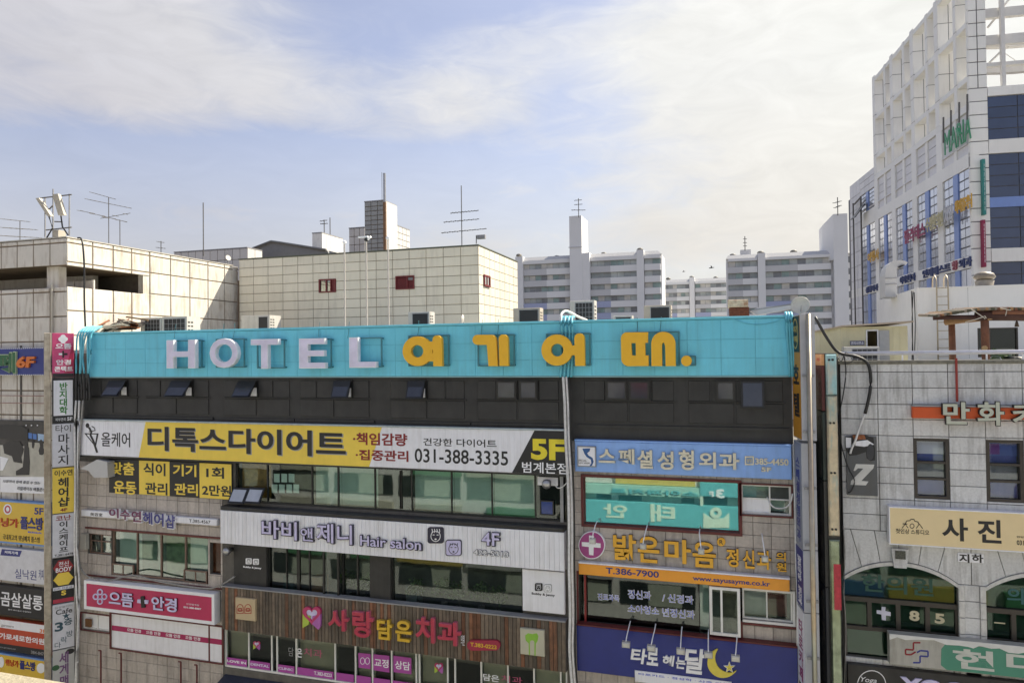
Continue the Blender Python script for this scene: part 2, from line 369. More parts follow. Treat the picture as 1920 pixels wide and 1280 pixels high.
# ---------------------------------------------------------------- hotel building
HR = H.uv(1485, 700, 0)[0]; HL = -28.22
zt = vz(H, 800, 704.8, .3); ztop = vz(H, 800, 608.5, .3); zb = vz(H, 1280, 830, 0)
hotel = thing('hotel_building', 'six storey hotel and shop building with turquoise roof fascia, black top floor and stone front', 'building', (-13, 0, 0))
OP = {}
def op(k, name, *c): OP[name] = H.rc(*Q(k, *c), 0); return OP[name]
op('1', '5f', 440, 874, 1063, 972); op('m', 's4', 135, 880, 300, 1040); op('m', 'l4', 300, 893, 1000, 1185); op('m', 'b4', 1010, 945, 1090, 1180)
op('1', 'bobby', 441, 1022, 980, 1142); op('s', 'dental', 190, 800, 3110, 1330)
op('o', 'teal', 200, 345, 1280, 745); op('o', 'rs5', 1288, 395, 1640, 620)
op('p', 'r4', 165, 140, 1290, 560); op('p', 'rs4', 1300, 235, 1650, 475); op('q', 'l3', 90, 335, 295, 480); op('q', 'board', 303, 340, 1105, 700)
op('1', 'bl2', 1085, 1240, 1500, 1300)
OP['dental'] = (H.uv(419, 1210)[0], H.uv(1063, 1240)[0], vz(H, 419, 1250), vz(H, 440, 1177))
u5 = OP['5f']; OP['5f'] = (u5[0], u5[1], vz(H, 1000, 975), vz(H, 1000, 888))
def openz(n, x, yt, yb): o = OP[n]; OP[n] = (o[0], o[1], vz(H, x, yb), vz(H, x, yt))
openz('bobby', 700, 1030, 1142); openz('l4', 300, 1000, 1086); openz('r4', 1200, 1082, 1178); openz('teal', 1240, 899, 990)
slab = [(HL, HR, 0, 20.2)]
for o in OP.values(): slab = sub(slab, o)
mb = MB()
for a, b, c, d in slab: mb.box(H, a, b, c, d, -.3, -.03)
mb.obj('wall', joint, hotel)
mb = MB(); mb.box(H, HL, HR, 0, 20.2, -11.1, -2.6)
for z in (6.1, 9.5, 12.9, 16.3, 19.6): mb.box(H, HL, HR, z - .35, z, -2.59, -.301)
mb.box(H, HL, HL + .25, 0, 20.2, -2.58, -.302); mb.box(H, HR - .25, HR, 0, 20.2, -2.58, -.302)
mb.obj('interior_walls', inner, hotel)
MB().box(H, HL, HR, 20.2, 20.35, -11.1, -.01).obj('roof', M('roof_screed', (.42, .44, .42), .9, amp=.2), hotel)
# fascia: backing and separate panels
fl = H.uv(163, 665, .3)[0]; frr = H.uv(1484, 700, .3)[0]
MB().box(H, fl, frr, zt, ztop - .06, .002, .285).obj('fascia_backing', M('teal_joint', (.12, .46, .58), .6), hotel)
tiles('fascia_panel', H, lin(fl, frr, 27), [zt, zt + (ztop - zt) * .3, zt + (ztop - zt) * .62, ztop - .08], teal, hotel, .287, .31, .007, c=.003)
MB().cham(H, fl - .03, frr + .03, ztop - .07, ztop + .02, -.15, .35, .02).obj('fascia_coping', M('teal_coping', (.16, .56, .68), .5, amp=.1), hotel)
MB().box(H, fl, frr, zt - .05, zt - .005, .1, .325).obj('fascia_drip_edge', M('drip_edge', (.25, .45, .48), .5), hotel)
# black top floor
bl = H.uv(158, 745, .1)[0]
MB().box(H, bl, frr, zb, zt - .051, 0, .10).obj('black_cladding', black, hotel)
vt, vm, vb = vz(H, 800, 711.5, .13), vz(H, 800, 749, .13), vz(H, 800, 786, .13)
for i, (a, b) in enumerate(((168, 258), (272, 392), (420, 544), (562, 693), (731, 872), (894, 1049), (1094, 1265), (1289, 1470))):
    ua, ub = us(H, (a, b), 745, .13)
    tiles('black_panel', H, lin(ua, ub, 4), [vm, vt], black, hotel, .10, .135, .07, c=.012)
    tiles('black_panel', H, lin(ua, ub, 2), [vb, vm], black, hotel, .10, .135, .07, c=.012)
    MB().box(H, ua - .06, ub + .06, vm - .02, vm + .02, .136, .165).obj('black_rail', blackf, hotel)
    MB().box(H, ua - .2, ub + .2, vb - .17, vb - .08, .10, .17).obj('black_sill', black, hotel)
sash_g = M('smoked_sash_glass', (.035, .04, .055), .12, amp=.2, spec=.8)
for k, (a, b, opn) in enumerate(((207, 238, .42), (323, 360, .42), (448, 482, .42), (627, 659, .22), (766, 798, .22), (932, 968, 0), (975, 1007, 0), (1137, 1175, 0), (1180, 1217, 0), (1343, 1377, 0), (1389, 1432, .1))):
    ua, ub = us(H, (a, b), 715, .17); va, vb2 = vz(H, 800, 714, .17), vz(H, 800, 746, .17)
    if k == 10: vb2 -= .22
    w = MB().ring(H, ua - .04, ub + .04, vb2 - .03, va + .03, .136, .19, .045).obj('window', blackf, hotel)
    def slant(o, e): return [H.P(ua + e, vb2 + e, .20 + opn + o), H.P(ub - e, vb2 + e, .20 + opn + o), H.P(ub - e, va - e, .20 + o), H.P(ua + e, va - e, .20 + o)]
    MB().hexa(slant(0, 0), slant(.04, 0)).obj('sash', blackf, w); MB().hexa(slant(.041, .06), slant(.048, .06)).obj('pane', sash_g, w)
    if opn > .15: MB().box(H, ub - .32, ub - .03, vb2 + .02, vb2 + .36, .15, .16).obj('paper_sheet', whiteb, w)
# stone tiles between the signs
cov = [H.rc(*Q(k, *c), .0) for k, c in (('m', (70, 60, 1090, 340)), ('m', (300, 345, 1160, 600)), ('q', (110, 120, 1040, 330)), ('s', (170, 470, 3100, 780)), ('m', (1100, 690, 3550, 960)), ('o', (140, 90, 1640, 320)), ('p', (160, 60, 1630, 160)), ('p', (160, 480, 1680, 790)))]
hl = list(OP.values())
HLt = H.uv(146, 1000)[0]; ucut = H.uv(417, 1050)[0]; ur = H.uv(1066, 1050)[0]
vrow = vz(H, 250, 868)
rows = [vrow - .50 * i for i in range(25)][::-1]
tiles('stone_tile', H, step(HLt, ucut, .545), rows, stone, hotel, -.03, 0, .014, hl, cov, .006)
rows2 = [zb - .42 * i for i in range(28)][::-1]
tiles('stone_tile', H, step(ur, HR, .56), rows2, stone, hotel, -.03, 0, .014, hl, cov, .006)
# --- fifth floor strip of windows
r = OP['5f']; yy = 920
cuts = uk(H, 'ab', (228, 472, 615, 816, 1018, 1235, 1456, 1692), 180)
window(hotel, H, r, blackf, [glassc, glassc, glassg, glassg, glassg, glassg, glassg, glassg, glassd], cuts, (), .06, back=[M('ochre_curtain', (.25, .14, .03), .8, amp=.5, nz=5), None, greenb, greenb, None, greenb, greenb, greenb, M('dark_panel', (.03, .03, .035), .5)])
f5 = window(hotel, H, (cuts[4] - .5, cuts[4] - .42, r[2] + .1, r[3] - .1), blackf, glassd, fw=.02)
for x0, y0 in ((272, 80), (313, 80), (352, 80), (260, 138), (300, 138), (340, 138), (378, 138)):
    a = H.rc(*Q('ab', x0, y0, x0 + 31, y0 + 48), -.3); o = MB().box(H, *a, -.32, -.3).obj('paper_notice', M('paper', (.60, .74, .68), .7), f5)
for x0 in (45, 133):
    u0, u1 = uk(H, 'ab', (x0, x0 + 85), 200, .1); va, vb2 = vk(H, 'ab', x0 + 40, (158, 233), .1)
    w = MB().hexa([H.P(u0, vb2, .34), H.P(u1, vb2, .34), H.P(u1, va, .0), H.P(u0, va, .0)], [H.P(u0, vb2, .40), H.P(u1, vb2, .40), H.P(u1, va, .05), H.P(u0, va, .05)]).obj('awning_window', blackf, hotel)
    e = .07
    MB().hexa([H.P(u0 + e, vb2 + e, .365), H.P(u1 - e, vb2 + e, .365), H.P(u1 - e, va - e, .085), H.P(u0 + e, va - e, .085)], [H.P(u0 + e, vb2 + e, .375), H.P(u1 - e, vb2 + e, .375), H.P(u1 - e, va - e, .095), H.P(u0 + e, va - e, .095)]).obj('pane', M('frosted_pane', (.42, .45, .52), .3), w)
u0, u1 = uk(H, 'ab', (1725, 1800), 260, -.05); va, vb2 = vk(H, 'ab', 1760, (225, 305), -.05)
bo = window(hotel, H, (u0, u1, vb2, va), blackf, M('blue_poster_glass', (.02, .05, .22), .1), fw=.04, d0=-.07, d1=0)
MB().box(H, *uk(H, 'ab', (1710, 1820), 120, 0), *vk(H, 'ab', 1760, (145, 100), 0), -.07, -.02).obj('air_duct_plate', white, bo)
a = uk(H, 'ab', (1833, 1850), 200, .03); MB().box(H, *a, r[2], r[3], -.05, .03).obj('downpipe', grey, hotel)
# long black ledge over the salon sign
ul, ur2 = H.uv(413, 948, .42)[0], H.uv(1057, 985, .42)[0]; vl = vz(H, 750, 971, .42)
MB().cham(H, ul, ur2, vl - .13, vl + .02, 0, .42, .03).obj('ledge', black, hotel)
# fourth floor left
def framed(o, m, w=.09, d=.02, t=.04): return MB().ring(H, o[0] - w, o[1] + w, o[2] - w, o[3] + w, .002, d + t, w).obj('window_surround', m, hotel)
r = OP['l4']; c4 = uk(H, 'm', (475, 648, 824), 1000)
window(hotel, H, r, brownf, [glassg] * 4, c4, (), .08, back=[greenb, M('blind_dark_green', (.09, .16, .11), .8, amp=.5, nz=3), M('blind_leafy', (.14, .22, .11), .8, amp=.5, nz=4), greenb])
for a, b, y0, y1 in ((312, 468, 1100, 1150), (828, 995, 1145, 1192)):
    uu = uk(H, 'm', (a, b), 1120, -.05); vv = vk(H, 'm', (a + b) / 2, (y1, y0), -.05)
    window(hotel, H, (*uu, r[2] + .02 if a < 800 else r[2] + .01, vv[1]), brownf, glassd, [(uu[0] + uu[1]) / 2], (), .05, d0=-.07, d1=-.0, back=[darkblind], bd=.0)
r = OP['s4']; window(hotel, H, r, brownf, [glassg, glassg, glassd, glassd], [(r[0] + r[1]) / 2], [r[2] + (r[3] - r[2]) * .62], .06, back=[darkblind, grey, greenb, greenb])
r = OP['b4']; MB().box(H, r[0], r[1], r[2], r[3], -.28, -.2).obj('brown_panel', M('brown_glass_panel', (.06, .025, .012), .15, amp=.5, nz=2), hotel)
a = H.uv(160, 1000, .03)[0]; b = H.uv(415, 1020, .03)[0]; vt_ = vz(H, 300, 1001, .03) + .0
MB().box(H, a, b, vt_, vt_ + .07, .002, .05).obj('maroon_rail', maroon, hotel); vt2 = vz(H, 300, 1089, .03)
MB().box(H, a, b, vt2 - .09, vt2 - .03, .002, .05).obj('maroon_rail', maroon, hotel)
# salon windows with the black base
r = OP['bobby']; va = r[3]; vb_ = r[2]
ws = [(s_, 'p') for s_ in ()]
x = lambda a: H.uv(*Q('s', a, 330), -.05)[0]
MB().box(H, r[0] - .02, x(560), vb_, va, -.12, .06).obj('black_wall_panel', black, hotel)
MB().box(H, x(1445), x(1445) + (H.uv(733, 1080)[0] - x(1445)), vb_, va, -.12, .06).obj('black_wall_panel', black, hotel)
sf = vb_ + .18
window(hotel, H, (x(560), x(812), sf, va), blackf, glassc, [x(712)], (), .05)
window(hotel, H, (x(814), x(1050), sf, va), blackf, glassc, [x(908)], (), .06)
window(hotel, H, (x(1190), x(1443), sf, va), blackf, glassc, [x(1322)], (), .07)
cs = window(hotel, H, (x(1052), x(1188), sf, va), blackf, glassc, fw=.07, d0=.05, d1=.15, name='casement')
window(hotel, H, (H.uv(733, 1080)[0], r[1] + .0, sf, va), blackf, glassc, (), (), .05)
MB().box(H, r[0], r[1], vb_ - .25, sf - .001, -.15, .1).obj('black_base', blackf, hotel)
def rnd_leaves(c, rad, n, size):
    mb = MB()
    for _ in range(n):
        a = RD.uniform(0, 6.28); b = RD.uniform(-.3, 1.4); q = rad * RD.uniform(.35, 1)
        p = V(c) + V((math.cos(a) * math.cos(b), math.sin(a) * math.cos(b), math.sin(b))) * q
        t = V((RD.uniform(-1, 1), RD.uniform(-1, 1), RD.uniform(-.6, .8))).normalized() * size; w = t.cross(V((RD.uniform(-1, 1), RD.uniform(-1, 1), RD.uniform(-1, 1)))).normalized() * size * .3
        mb.add([p, p + t * .5 + w, p + t, p + t * .5 - w], [(0, 1, 2, 3)])
    return mb
leafm = M('dark_leaves', (.09, .14, .05), .6, amp=.4, nz=8); potm = M('grey_pot', (.25, .24, .22), .7)
for i, xx in enumerate((785, 830, 862, 900, 935, 650, 690)):
    u_, _ = H.uv(xx, 1120, -.9); z0 = sf + .02; dd = -.75 - .3 * (i % 2)
    pl = thing('potted_plant', 'leafy potted plant inside the salon window, ' + ('beside the left end of the wide pane', 'second from the left behind the wide pane', 'in the middle behind the wide pane', 'fourth from the left behind the wide pane', 'nearest the white panel', 'low behind the open casement', 'behind the narrow panes beside the black wall')[i], 'plant', H.P(u_, z0 - .3, dd), 'potted plants in the salon window')
    MB().lathe(H.P(u_, z0 - .3, dd), ((.10, 0), (.14, .25), (.13, .26)), 10).obj('pot', potm, pl)
    MB().tube([H.P(u_, z0 - .05, dd), H.P(u_ + .03, z0 + .5, dd)], .015, 5).obj('stem', joint, pl)
    rnd_leaves(H.P(u_, z0 + .42, dd), .42, 170, .16).obj('foliage', leafm, pl)
for uq, c in ((x(610), M('teal_cabinet', (.06, .11, .10), .5)), (x(860), M('wood_box', (.35, .20, .09), .6)), (H.uv(750, 1100)[0], M('pale_machine', (.35, .42, .42), .4))):
    tag(MB().cham(H, uq - .25, uq + .25, sf - .3, sf + .45, -1.5, -1.0).obj('cabinet', c), {'teal_cabinet': 'dark teal cabinet inside the salon behind the left panes', 'wood_box': 'small wooden box inside the salon behind narrow black-framed panes', 'pale_machine': 'pale machine standing inside the salon at the left of the wide pane'}[c.name], 'cabinet')
# dental clinic windows
r = OP['dental']; whf = M('white_window_frame', (.8, .79, .76), .45, amp=.08, streak=.2)
cu = [H.uv(q, 1220, -.05)[0] for q in (465, 508, 518, 554, 627, 665, 697, 733, 779, 785, 838, 852, 901, 951, 1000, 1050)]
cu = [c for c in cu]
window(hotel, H, r, whf, [glassc, glassd, glassd, glassd, glassc, glassd, glassc, glassc, glassc, glassc, glassc, glassd, glassd, glassc, glassd, glassc, glassc], cu, (), .07,
       back=[cream, darkblind, None, darkblind, cream, darkblind, cream, M('maroon_curtain', (.04, .012, .01), .8), cream, None, cream, None, darkblind, cream, darkblind, cream, cream])
# teal mirrored window and the small ones beside it
r = OP['teal']; framed(r, maroon, .09); window(hotel, H, r, maroon, mirror, (), (), .03, back=[M('reflection_veil', (.52, .78, .76), .7)], bd=.05)  # pale veil of the pane's reflection put into the colour of the backing
r = OP['rs5']; framed(r, maroon, .05); window(hotel, H, r, whf, [white, glassc, glassc, darkblind], [uk(H, 'o', (1490,), 500)[0]], [r[2] + .5], .06, back=[None, greenb, M('louvre', (.4, .4, .4), .5), None])
v_ = vk(H, 'o', 1400, (590, 545)); 
r = OP['r4']; framed(r, maroon, .06); 
mu = uk(H, 'p', (212, 1000, 1070), 300)
window(hotel, H, r, blackf, [glassd, glassd, glassg, glassc], mu, (), .04, back=[None, None, greenb, None]); 
MB().box(H, mu[0] - .03, mu[0] + .03, r[2], r[3], -.05, .04).obj('red_mullion', M('red_frame', (.25, .02, .02), .5), hotel)
uu = uk(H, 'p', (1072, 1285), 380, .2); vv = vk(H, 'p', 1180, (560, 225), .2)
window(hotel, H, (uu[0], uu[1], vv[0], vv[1]), whf, glassc, [uu[0] + .38], (), .09, d0=.1, d1=.2, back=[darkblind, M('brown_interior', (.08, .07, .045), .7, amp=.5)], bd=.12, name='casement')
r = OP['rs4']; framed(r, whf, .07); window(hotel, H, r, whf, [glassc, glassc], [uk(H, 'p', (1470,), 350)[0]], (), .05, back=[grey, M('red_brown_board', (.13, .03, .025), .7)])
MB().box(H, OP['rs4'][0] - .1, OP['rs4'][1] + .1, OP['rs4'][2] - .16, OP['rs4'][2] - .09, .0, .05).obj('maroon_rail', maroon, hotel)
# third floor left: boarded window and small window
r = OP['l3']; window(hotel, H, r, whf, [whiteb, whiteb], [(r[0] + r[1]) / 2], (), .05); framed((r[0], r[1], r[2], r[3]), maroon, .04)
MB().box(H, *uk(H, 'q', (112, 152), 410, .0), *vk(H, 'q', 130, (440, 385), 0), -.07, -.01).obj('brown_box', M('brown_card', (.2, .1, .04), .8), hotel)
r = OP['board']; framed(r, maroon, .05)
uc_ = uk(H, 'q', (1005,), 500)[0]
for a, b in ((r[0], uc_ - .03), (uc_ + .03, r[1])):
    pn = MB().cham(H, a, b, r[2], r[3], -.1, -.02, .005).obj('white_board', white, hotel)
    v_ = r[2] + (r[3] - r[2]) * .58; MB().box(H, a + .01, b - .01, v_ - .13, v_ + .09, -.018, -.012).obj('magenta_stripe', M('magenta_print', (.40, .015, .10), .45), pn)
    if a == r[0]:
        for k in range(4): T(H, '으뜸 안경', (a + .85 + k * 1.03, a + 1.6 + k * 1.03, v_ - .08, v_ + .06), whiteb, pn, -.011, .003, .02, px=False)
MB().box(H, uc_ - .03, uc_ + .03, r[2], r[3], -.1, .0).obj('maroon_mullion', maroon, hotel)
for k in ('5f', 'l3'): pass
for xp, yt in ((189, 1219), (227, 1224), (339, 1240), (369, 1246)):
    p = H.uv(xp, yt, .25); t = MB().tube([H.P(p[0] - .12, p[1], .25), H.P(p[0], p[1], .25), H.P(p[0], p[1] - .03, .25)], .03, 6); t.tube([H.P(p[0], p[1], .25), H.P(p[0], 3.2, .25)], .035, 6)
    tag(t.obj('steel_post', maroon), {189: 'leftmost dark red post below the white boarded window', 227: 'dark red post just right of the leftmost one below the boards', 339: 'dark red post left of the pair near the navy awning', 369: 'dark red post nearest the navy awning'}[xp], 'post', 'dark red posts on the stone wall')
aw = thing('awning', 'dark navy sloping awning cap under the dental clinic windows', 'awning', H.P(H.uv(395, 1270, .5)[0], 7, 0))
ua = H.uv(393, 1256, .9)[0]; va = vz(H, 393, 1254, .0) - .12; ub = H.uv(1064, 1300, .9)[0]
MB().hexa([H.P(ua, va - .35, .9), H.P(ub, va - .35, .9), H.P(ub, va - .35, 0), H.P(ua, va - .35, 0)], [H.P(ua, va - .25, .9), H.P(ub, va - .25, .9), H.P(ub, va + .02, 0), H.P(ua, va + .02, 0)]).obj('canopy', M('navy_awning', (.025, .03, .055), .6, amp=.2), aw)
MB().box(H, ua + .3, ub, va - 1.6, va - .351, .02, .6).obj('fascia', blackf, aw)
# ---------------------------------------------------------------- hotel letters on the fascia
fmt = M('teal_bracket', (.06, .22, .26), .5)
def bracket(par, box, fd):
    u0, u1, v0, v1 = H.rc(*box, fd); mb = MB(); w = .025
    for v in (v0 + .03, v1 - .03): mb.box(H, u0 + .1, u1 + .12, v - w, v + w, fd - .3, fd - .25)
    for u in (u0 + .12, u1 + .1):
        mb.box(H, u - w, u + w, v0 + .056, v1 - .056, fd - .3, fd - .25)
        for v in (v0 + .05, v1 - .05): mb.box(H, u - w, u + w, v - w, v + w, .311, fd - .301)
    return mb.obj('bracket', fmt, par)
lavs = M('lavender_side', (.86, .86, .88), .4)
for ch, box in (('H', Q('j', 698, 183, 905, 385)), ('O', Q('j', 1008, 172, 1213, 382)), ('T', Q('j', 1305, 177, 1503, 388)), ('E', Q('j', 1652, 172, 1842, 386)), ('L', Q('k', 200, 157, 387, 366))):
    u0, u1, v0, v1 = H.rc(*box, .78); t = thing('sign_letter', f'lavender letter {ch} of the word on the turquoise fascia', 'letter', H.P((u0 + u1) / 2, v0, .6), 'lavender letters on the turquoise fascia')
    T(H, ch, (u0, u1, v0, v1), lavs, t, .58, .19, .028, name='letter_body', px=False); T(H, ch, (u0 + .03, u1 - .03, v0 + .03, v1 - .03), lav, t, .771, .008, .016, name='letter_face', px=False)
    bracket(t, box, .72)
def ylet(lab, box, parts, cr):
    t = thing('sign_letter', lab, 'letter', H.P(H.uv(*Q(cr, *box[:2]), .6)[0], H.uv(*Q(cr, *box[2:]), .6)[1], .6), 'yellow letters on the turquoise fascia')
    for i, lp in enumerate(parts): shape(H, lp, amber, t, .55, .17 + .0015 * i, 'stroke', cr=cr)
    bracket(t, Q(cr, *box), .68)
def bar(x0, y0, x1, y1, r=38): return circ((x0 + x1) / 2, y0 + (x1 - x0) / 2, (x1 - x0) / 2, None, 14, 180, 360) + [(x1 + 4, y1), (x0 + 6, y1)]
ylet('yellow round letter left of the four, with a small square hole', (572, 142, 855, 358), ([circ(674, 252, 103, n=36), circ(672, 252, 43, n=24)], [[(735, 185), (800, 185), (800, 242), (766, 242), (766, 265), (800, 265), (800, 322), (735, 322)]], [bar(778, 143, 842, 356)]), 'k')
ylet('yellow letter of a hook and an upright bar', (1055, 136, 1312, 358), ([circ(1090, 173, 35, None, 14, 90, 270) + [(1180, 138), (1200, 142), (1214, 156), (1220, 180), (1230, 355), (1166, 355), (1154, 208)]], [bar(1236, 136, 1300, 354)]), 'k')
ylet('yellow round letter crossed behind by the cable bundle', (1532, 128, 1840, 356), ([circ(1640, 244, 108, n=36), circ(1641, 244, 44, n=24)], [[(1730, 212), (1775, 212), (1775, 280), (1725, 280)]], [bar(1760, 128, 1830, 354)]), 'k')
ylet('yellow rightmost letter, block and arch side by side', (458, 192, 838, 430), ([circ(500, 237, 42, None, 10, 180, 270) + [(645, 194), (645, 268), (626, 268), (628, 355), (650, 355), (650, 428)] + circ(515, 375, 55, None, 10, 90, 170), [(530, 270), (560, 270), (562, 356), (535, 354)]], [circ(752, 275, 84, None, 22, 180, 360) + [(838, 429), (768, 429), (764, 290), (757, 268), (748, 268), (742, 290), (744, 429), (670, 429)]]), 'l')
ylet('yellow round full stop after the last letter', (874, 356, 950, 430), ([circ(912, 393, 37, n=28)],), 'l')
# ---------------------------------------------------------------- signs of the hotel building
magenta = M('magenta_panel', (.50, .025, .10), .45, amp=.08, nz=2)
t = sign('long white and yellow diet clinic sign across the fifth floor, marked 5F', H, Q('m', 62, 66, 3540 - 0, 460), .05, .38, white, c=.02) if False else None
u0 = H.uv(146, 820, .38)[0]; u1 = H.uv(1063, 850, .38)[0]; v1 = vz(H, 600, 797.5, .38); v0 = vz(H, 600, 871.5, .38)
t = thing('signboard', 'long white and yellow clinic sign across the fifth floor, ending in black with 5F', 'sign', H.P((u0 + u1) / 2, v0, .1))
MB().cham(H, u0, u1, v0, v1, .05, .36, .02).obj('panel', white, t)
nrib = 92
mb = MB()
for i in range(nrib): a = u0 + (u1 - u0) * (i + .5) / nrib; hw_ = (u1 - u0) / nrib * .5 - .006; mb.box(H, a - hw_, a + hw_, v0 + .02, v1 - .02, .361, .366)
o = mb.obj('ribbed_face', white, t); o['kind'] = 'stuff'
MB().box(H, u0 - .02, u1 + .02, v1 + .003, v1 + .05, .02, .42).obj('top_trim', M('pale_trim', (.45, .52, .53), .5, streak=.3), t)
MB().box(H, u0, u1, v0 - .06, v0 - .004, .02, .37).obj('bottom_trim', blackf, t)
shape(H, [[(H.uv(273, 800, .37)[0], v1 - .01), (H.uv(716, 800, .37)[0], v1 - .01), (H.uv(692, 873, .37)[0], v0 + .01), (H.uv(260, 856, .37)[0], v0 + .01)]], yellow, t, .367, .004, 'yellow_field', px=False)
shape(H, [[(H.uv(1002, 806, .37)[0], v1 - .01), (u1 - .01, v1 - .01), (u1 - .01, v0 + .01), (H.uv(960, 884, .37)[0], v0 + .01)]], ink, t, .367, .004, 'black_field', px=False)
TR = .38
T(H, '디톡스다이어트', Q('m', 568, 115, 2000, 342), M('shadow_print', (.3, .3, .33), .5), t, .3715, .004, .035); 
T(H, '디톡스다이어트', (lambda b: (b[0], b[1], b[2], b[3]))(Q('m', 562, 111, 1990, 335)), ink, t, .376, .006, .035)
T(H, '올케어', Q('m', 230, 152, 437, 262), ink, t, .368, .006, .008)
shape(H, [[(107, 160), (210, 162), (190, 262)], [(122, 168), (196, 169), (184, 245)]], ink, t, .368, .006, 'emblem', cr='m')
shape(H, [circ(130, 105, 13, 17), ], ink, t, .368, .006, 'emblem', cr='m')
shape(H, [stroke([(140, 118), (158, 150), (152, 175), (172, 215), (185, 255), (200, 300)], 14)], ink, t, .3745, .004, 'emblem', cr='m')
shape(H, [stroke([(160, 110), (180, 122), (186, 140), (140, 150)], 6)], ink, t, .379, .003, 'emblem', cr='m')
T(H, '·책임감량', Q('n', 228, 112, 604, 208), darkred, t, .372, .006, .03)
T(H, '·집중관리', Q('n', 246, 228, 612, 316), darkred, t, .372, .006, .03)
T(H, '건강한 다이어트', Q('n', 714, 150, 1222, 218), ink, t, .368, .006, .012)
T(H, '031-388-3335', Q('n', 655, 222, 1302, 342), ink, t, .368, .006, .012)
T(H, '5F', Q('n', 1460, 155, 1694, 308), M('yellow_figure', (.80, .66, .03), .45), t, .372, .012, .05)
T(H, '범계본점', Q('n', 1398, 314, 1712, 402), whiteb, t, .372, .006, .012)
# yellow and black banner
t = sign('yellow and black banner in four fields under the white and yellow sign', H, Q('m', 285, 345, 1168, 640), .02, .10, ink, c=.005, name='banner', cat='banner')
bu = uk(H, 'm', (292, 503, 722, 938, 1172), 490, .1); a, b, v0, v1 = H.rc(*Q('m', 285, 345, 1168, 640), .1)
bu[0] = a; bu[-1] = b
for i in (1, 3): MB().box(H, bu[i], bu[i + 1], v0 + .01, v1 - .01, .101, .105).obj('yellow_field', yellow, t)
for s_, bx, m_ in (('맞춤', (302, 365, 468, 465), yellow), ('운동', (320, 500, 482, 605), yellow), ('식이', (532, 372, 692, 470), ink), ('관리', (545, 512, 706, 608), ink), ('기기', (745, 382, 914, 475), yellow), ('관리', (756, 518, 926, 612), yellow), ('1회', (985, 402, 1114, 488), ink), ('2만원', (955, 528, 1166, 618), ink)):
    T(H, s_, Q('m', *bx), m_, t, .106, .004, .03)
# hair shop sign
t = sign('narrow white hair shop sign with raised purple letters on the stone wall', H, Q('m', 84, 712, 1062, 828), .05, .22, white)
a, b, v0, v1 = H.rc(*Q('m', 84, 712, 1062, 828), .22); vm_ = (v0 + v1) / 2
pr = M('plum_letter', (.16, .03, .09), .5, amp=.2); bz = M('indigo_letter', (.05, .05, .22), .5, amp=.2)
for i, ch in enumerate('이수연헤어샵'):
    x0 = 285 + i * 81; y0 = 700 + i * 9; T(H, ch, Q('m', x0, y0, x0 + 74, y0 + 78 + 6 * i), whiteb, t, .22, .10, .03, name='letter'); T(H, ch, Q('m', x0, y0, x0 + 70, y0 + 72 + 6 * i), pr if i < 3 else bz, t, .321, .008, .035, name='letter')
T(H, '美容室', Q('m', 150, 730, 238, 760), ink, t, .221, .004, .01); T(H, 'T.385-4567', Q('m', 862, 778, 1015, 812), ink, t, .221, .004, .01)
# salon sign
u0, u1 = H.uv(413, 980, .42)[0], H.uv(1058, 1030, .42)[0]; v1 = vl - .14; v0 = vz(H, 750, 1045.5, .42)
t = thing('signboard', 'wide white ribbed hair salon sign with black outlined lavender letters', 'sign', H.P((u0 + u1) / 2, v0, .1))
MB().box(H, u0, u1, v0, v1, .05, .385).obj('panel', M('salon_panel_edge', (.5, .5, .5), .5), t)
tiles('slat', H, lin(u0, u1, 80), [v0, v1], white, t, .386, .42, .006, c=.005)
obl = M('deep_outline', (.02, .018, .045), .4); lvf = M('lavender_white_face', (.60, .56, .80), .35)
def double(s, bx, k, t, bold=.035, d=.42, dep=.09, o=4):
    T(H, s, Q(k, bx[0] - 1, bx[1] - 1, bx[2] + 4, bx[3] + 4), obl, t, d + .01, dep, .048, cap=.048); T(H, s, Q(k, bx[0] + o * .7, bx[1] + o * .7, bx[2] - o * .7, bx[3] - o * .7), lvf, t, d + .012 + dep, .006, .014)
double('바비', (1380, 780, 1640, 935), 'm', t); double('앤', (1660, 835, 1755, 942), 'm', t, .03)
double('제니', (30 - 58, 735, 224, 892), 'n', t)
double('Hair salon', (274, 822, 702, 930), 'n', t, .02); double('4F', (1115, 798, 1243, 902), 'n', t, .03); 
T(H, '422-5313', Q('n', 1060, 918, 1306, 978), obl, t, .43, .03, .042); T(H, '422-5313', Q('n', 1063, 921, 1303, 975), whiteb, t, .461, .006, .006)
def face(fr, t, cx, cy, s, cr, d, dark, ma, mb_, boy):
    shape(fr, [rr(cx - s, cy - s, cx + s, cy + s, s * .3)], ma, t, d, .04, 'face_badge', cr=cr)
    if not dark: shape(fr, [rr(cx - s * .9, cy - s * .9, cx + s * .9, cy + s * .9, s * .25)], mb_, t, d + .041, .004, 'face_badge', cr=cr)
    ln = mb_ if dark else ma; e = d + .0465
    shape(fr, [circ(cx, cy + s * .12, s * .62, s * .68, 20), circ(cx, cy + s * .12, s * .54, s * .60, 20)], ln, t, e, .004, 'face_line', cr=cr)
    for q in (-.25, .25): shape(fr, [stroke([(cx + (q - .12) * s, cy - .05 * s), (cx + (q + .12) * s, cy - .05 * s)], s * .1)], ln, t, e, .004, 'face_line', cr=cr)
    shape(fr, [circ(cx, cy + .48 * s, s * .14, s * .1, 10)], ln, t, e, .004, 'face_line', cr=cr)
    for q in (-.45, -.15, .15, .45): shape(fr, [stroke([(cx + q * s, cy - .32 * s), (cx + (q + .07) * s, cy - .5 * s), (cx + q * s, cy - (.8 if boy else .56) * s)], s * .09)], ln, t, e + .0045, .004, 'face_line', cr=cr)
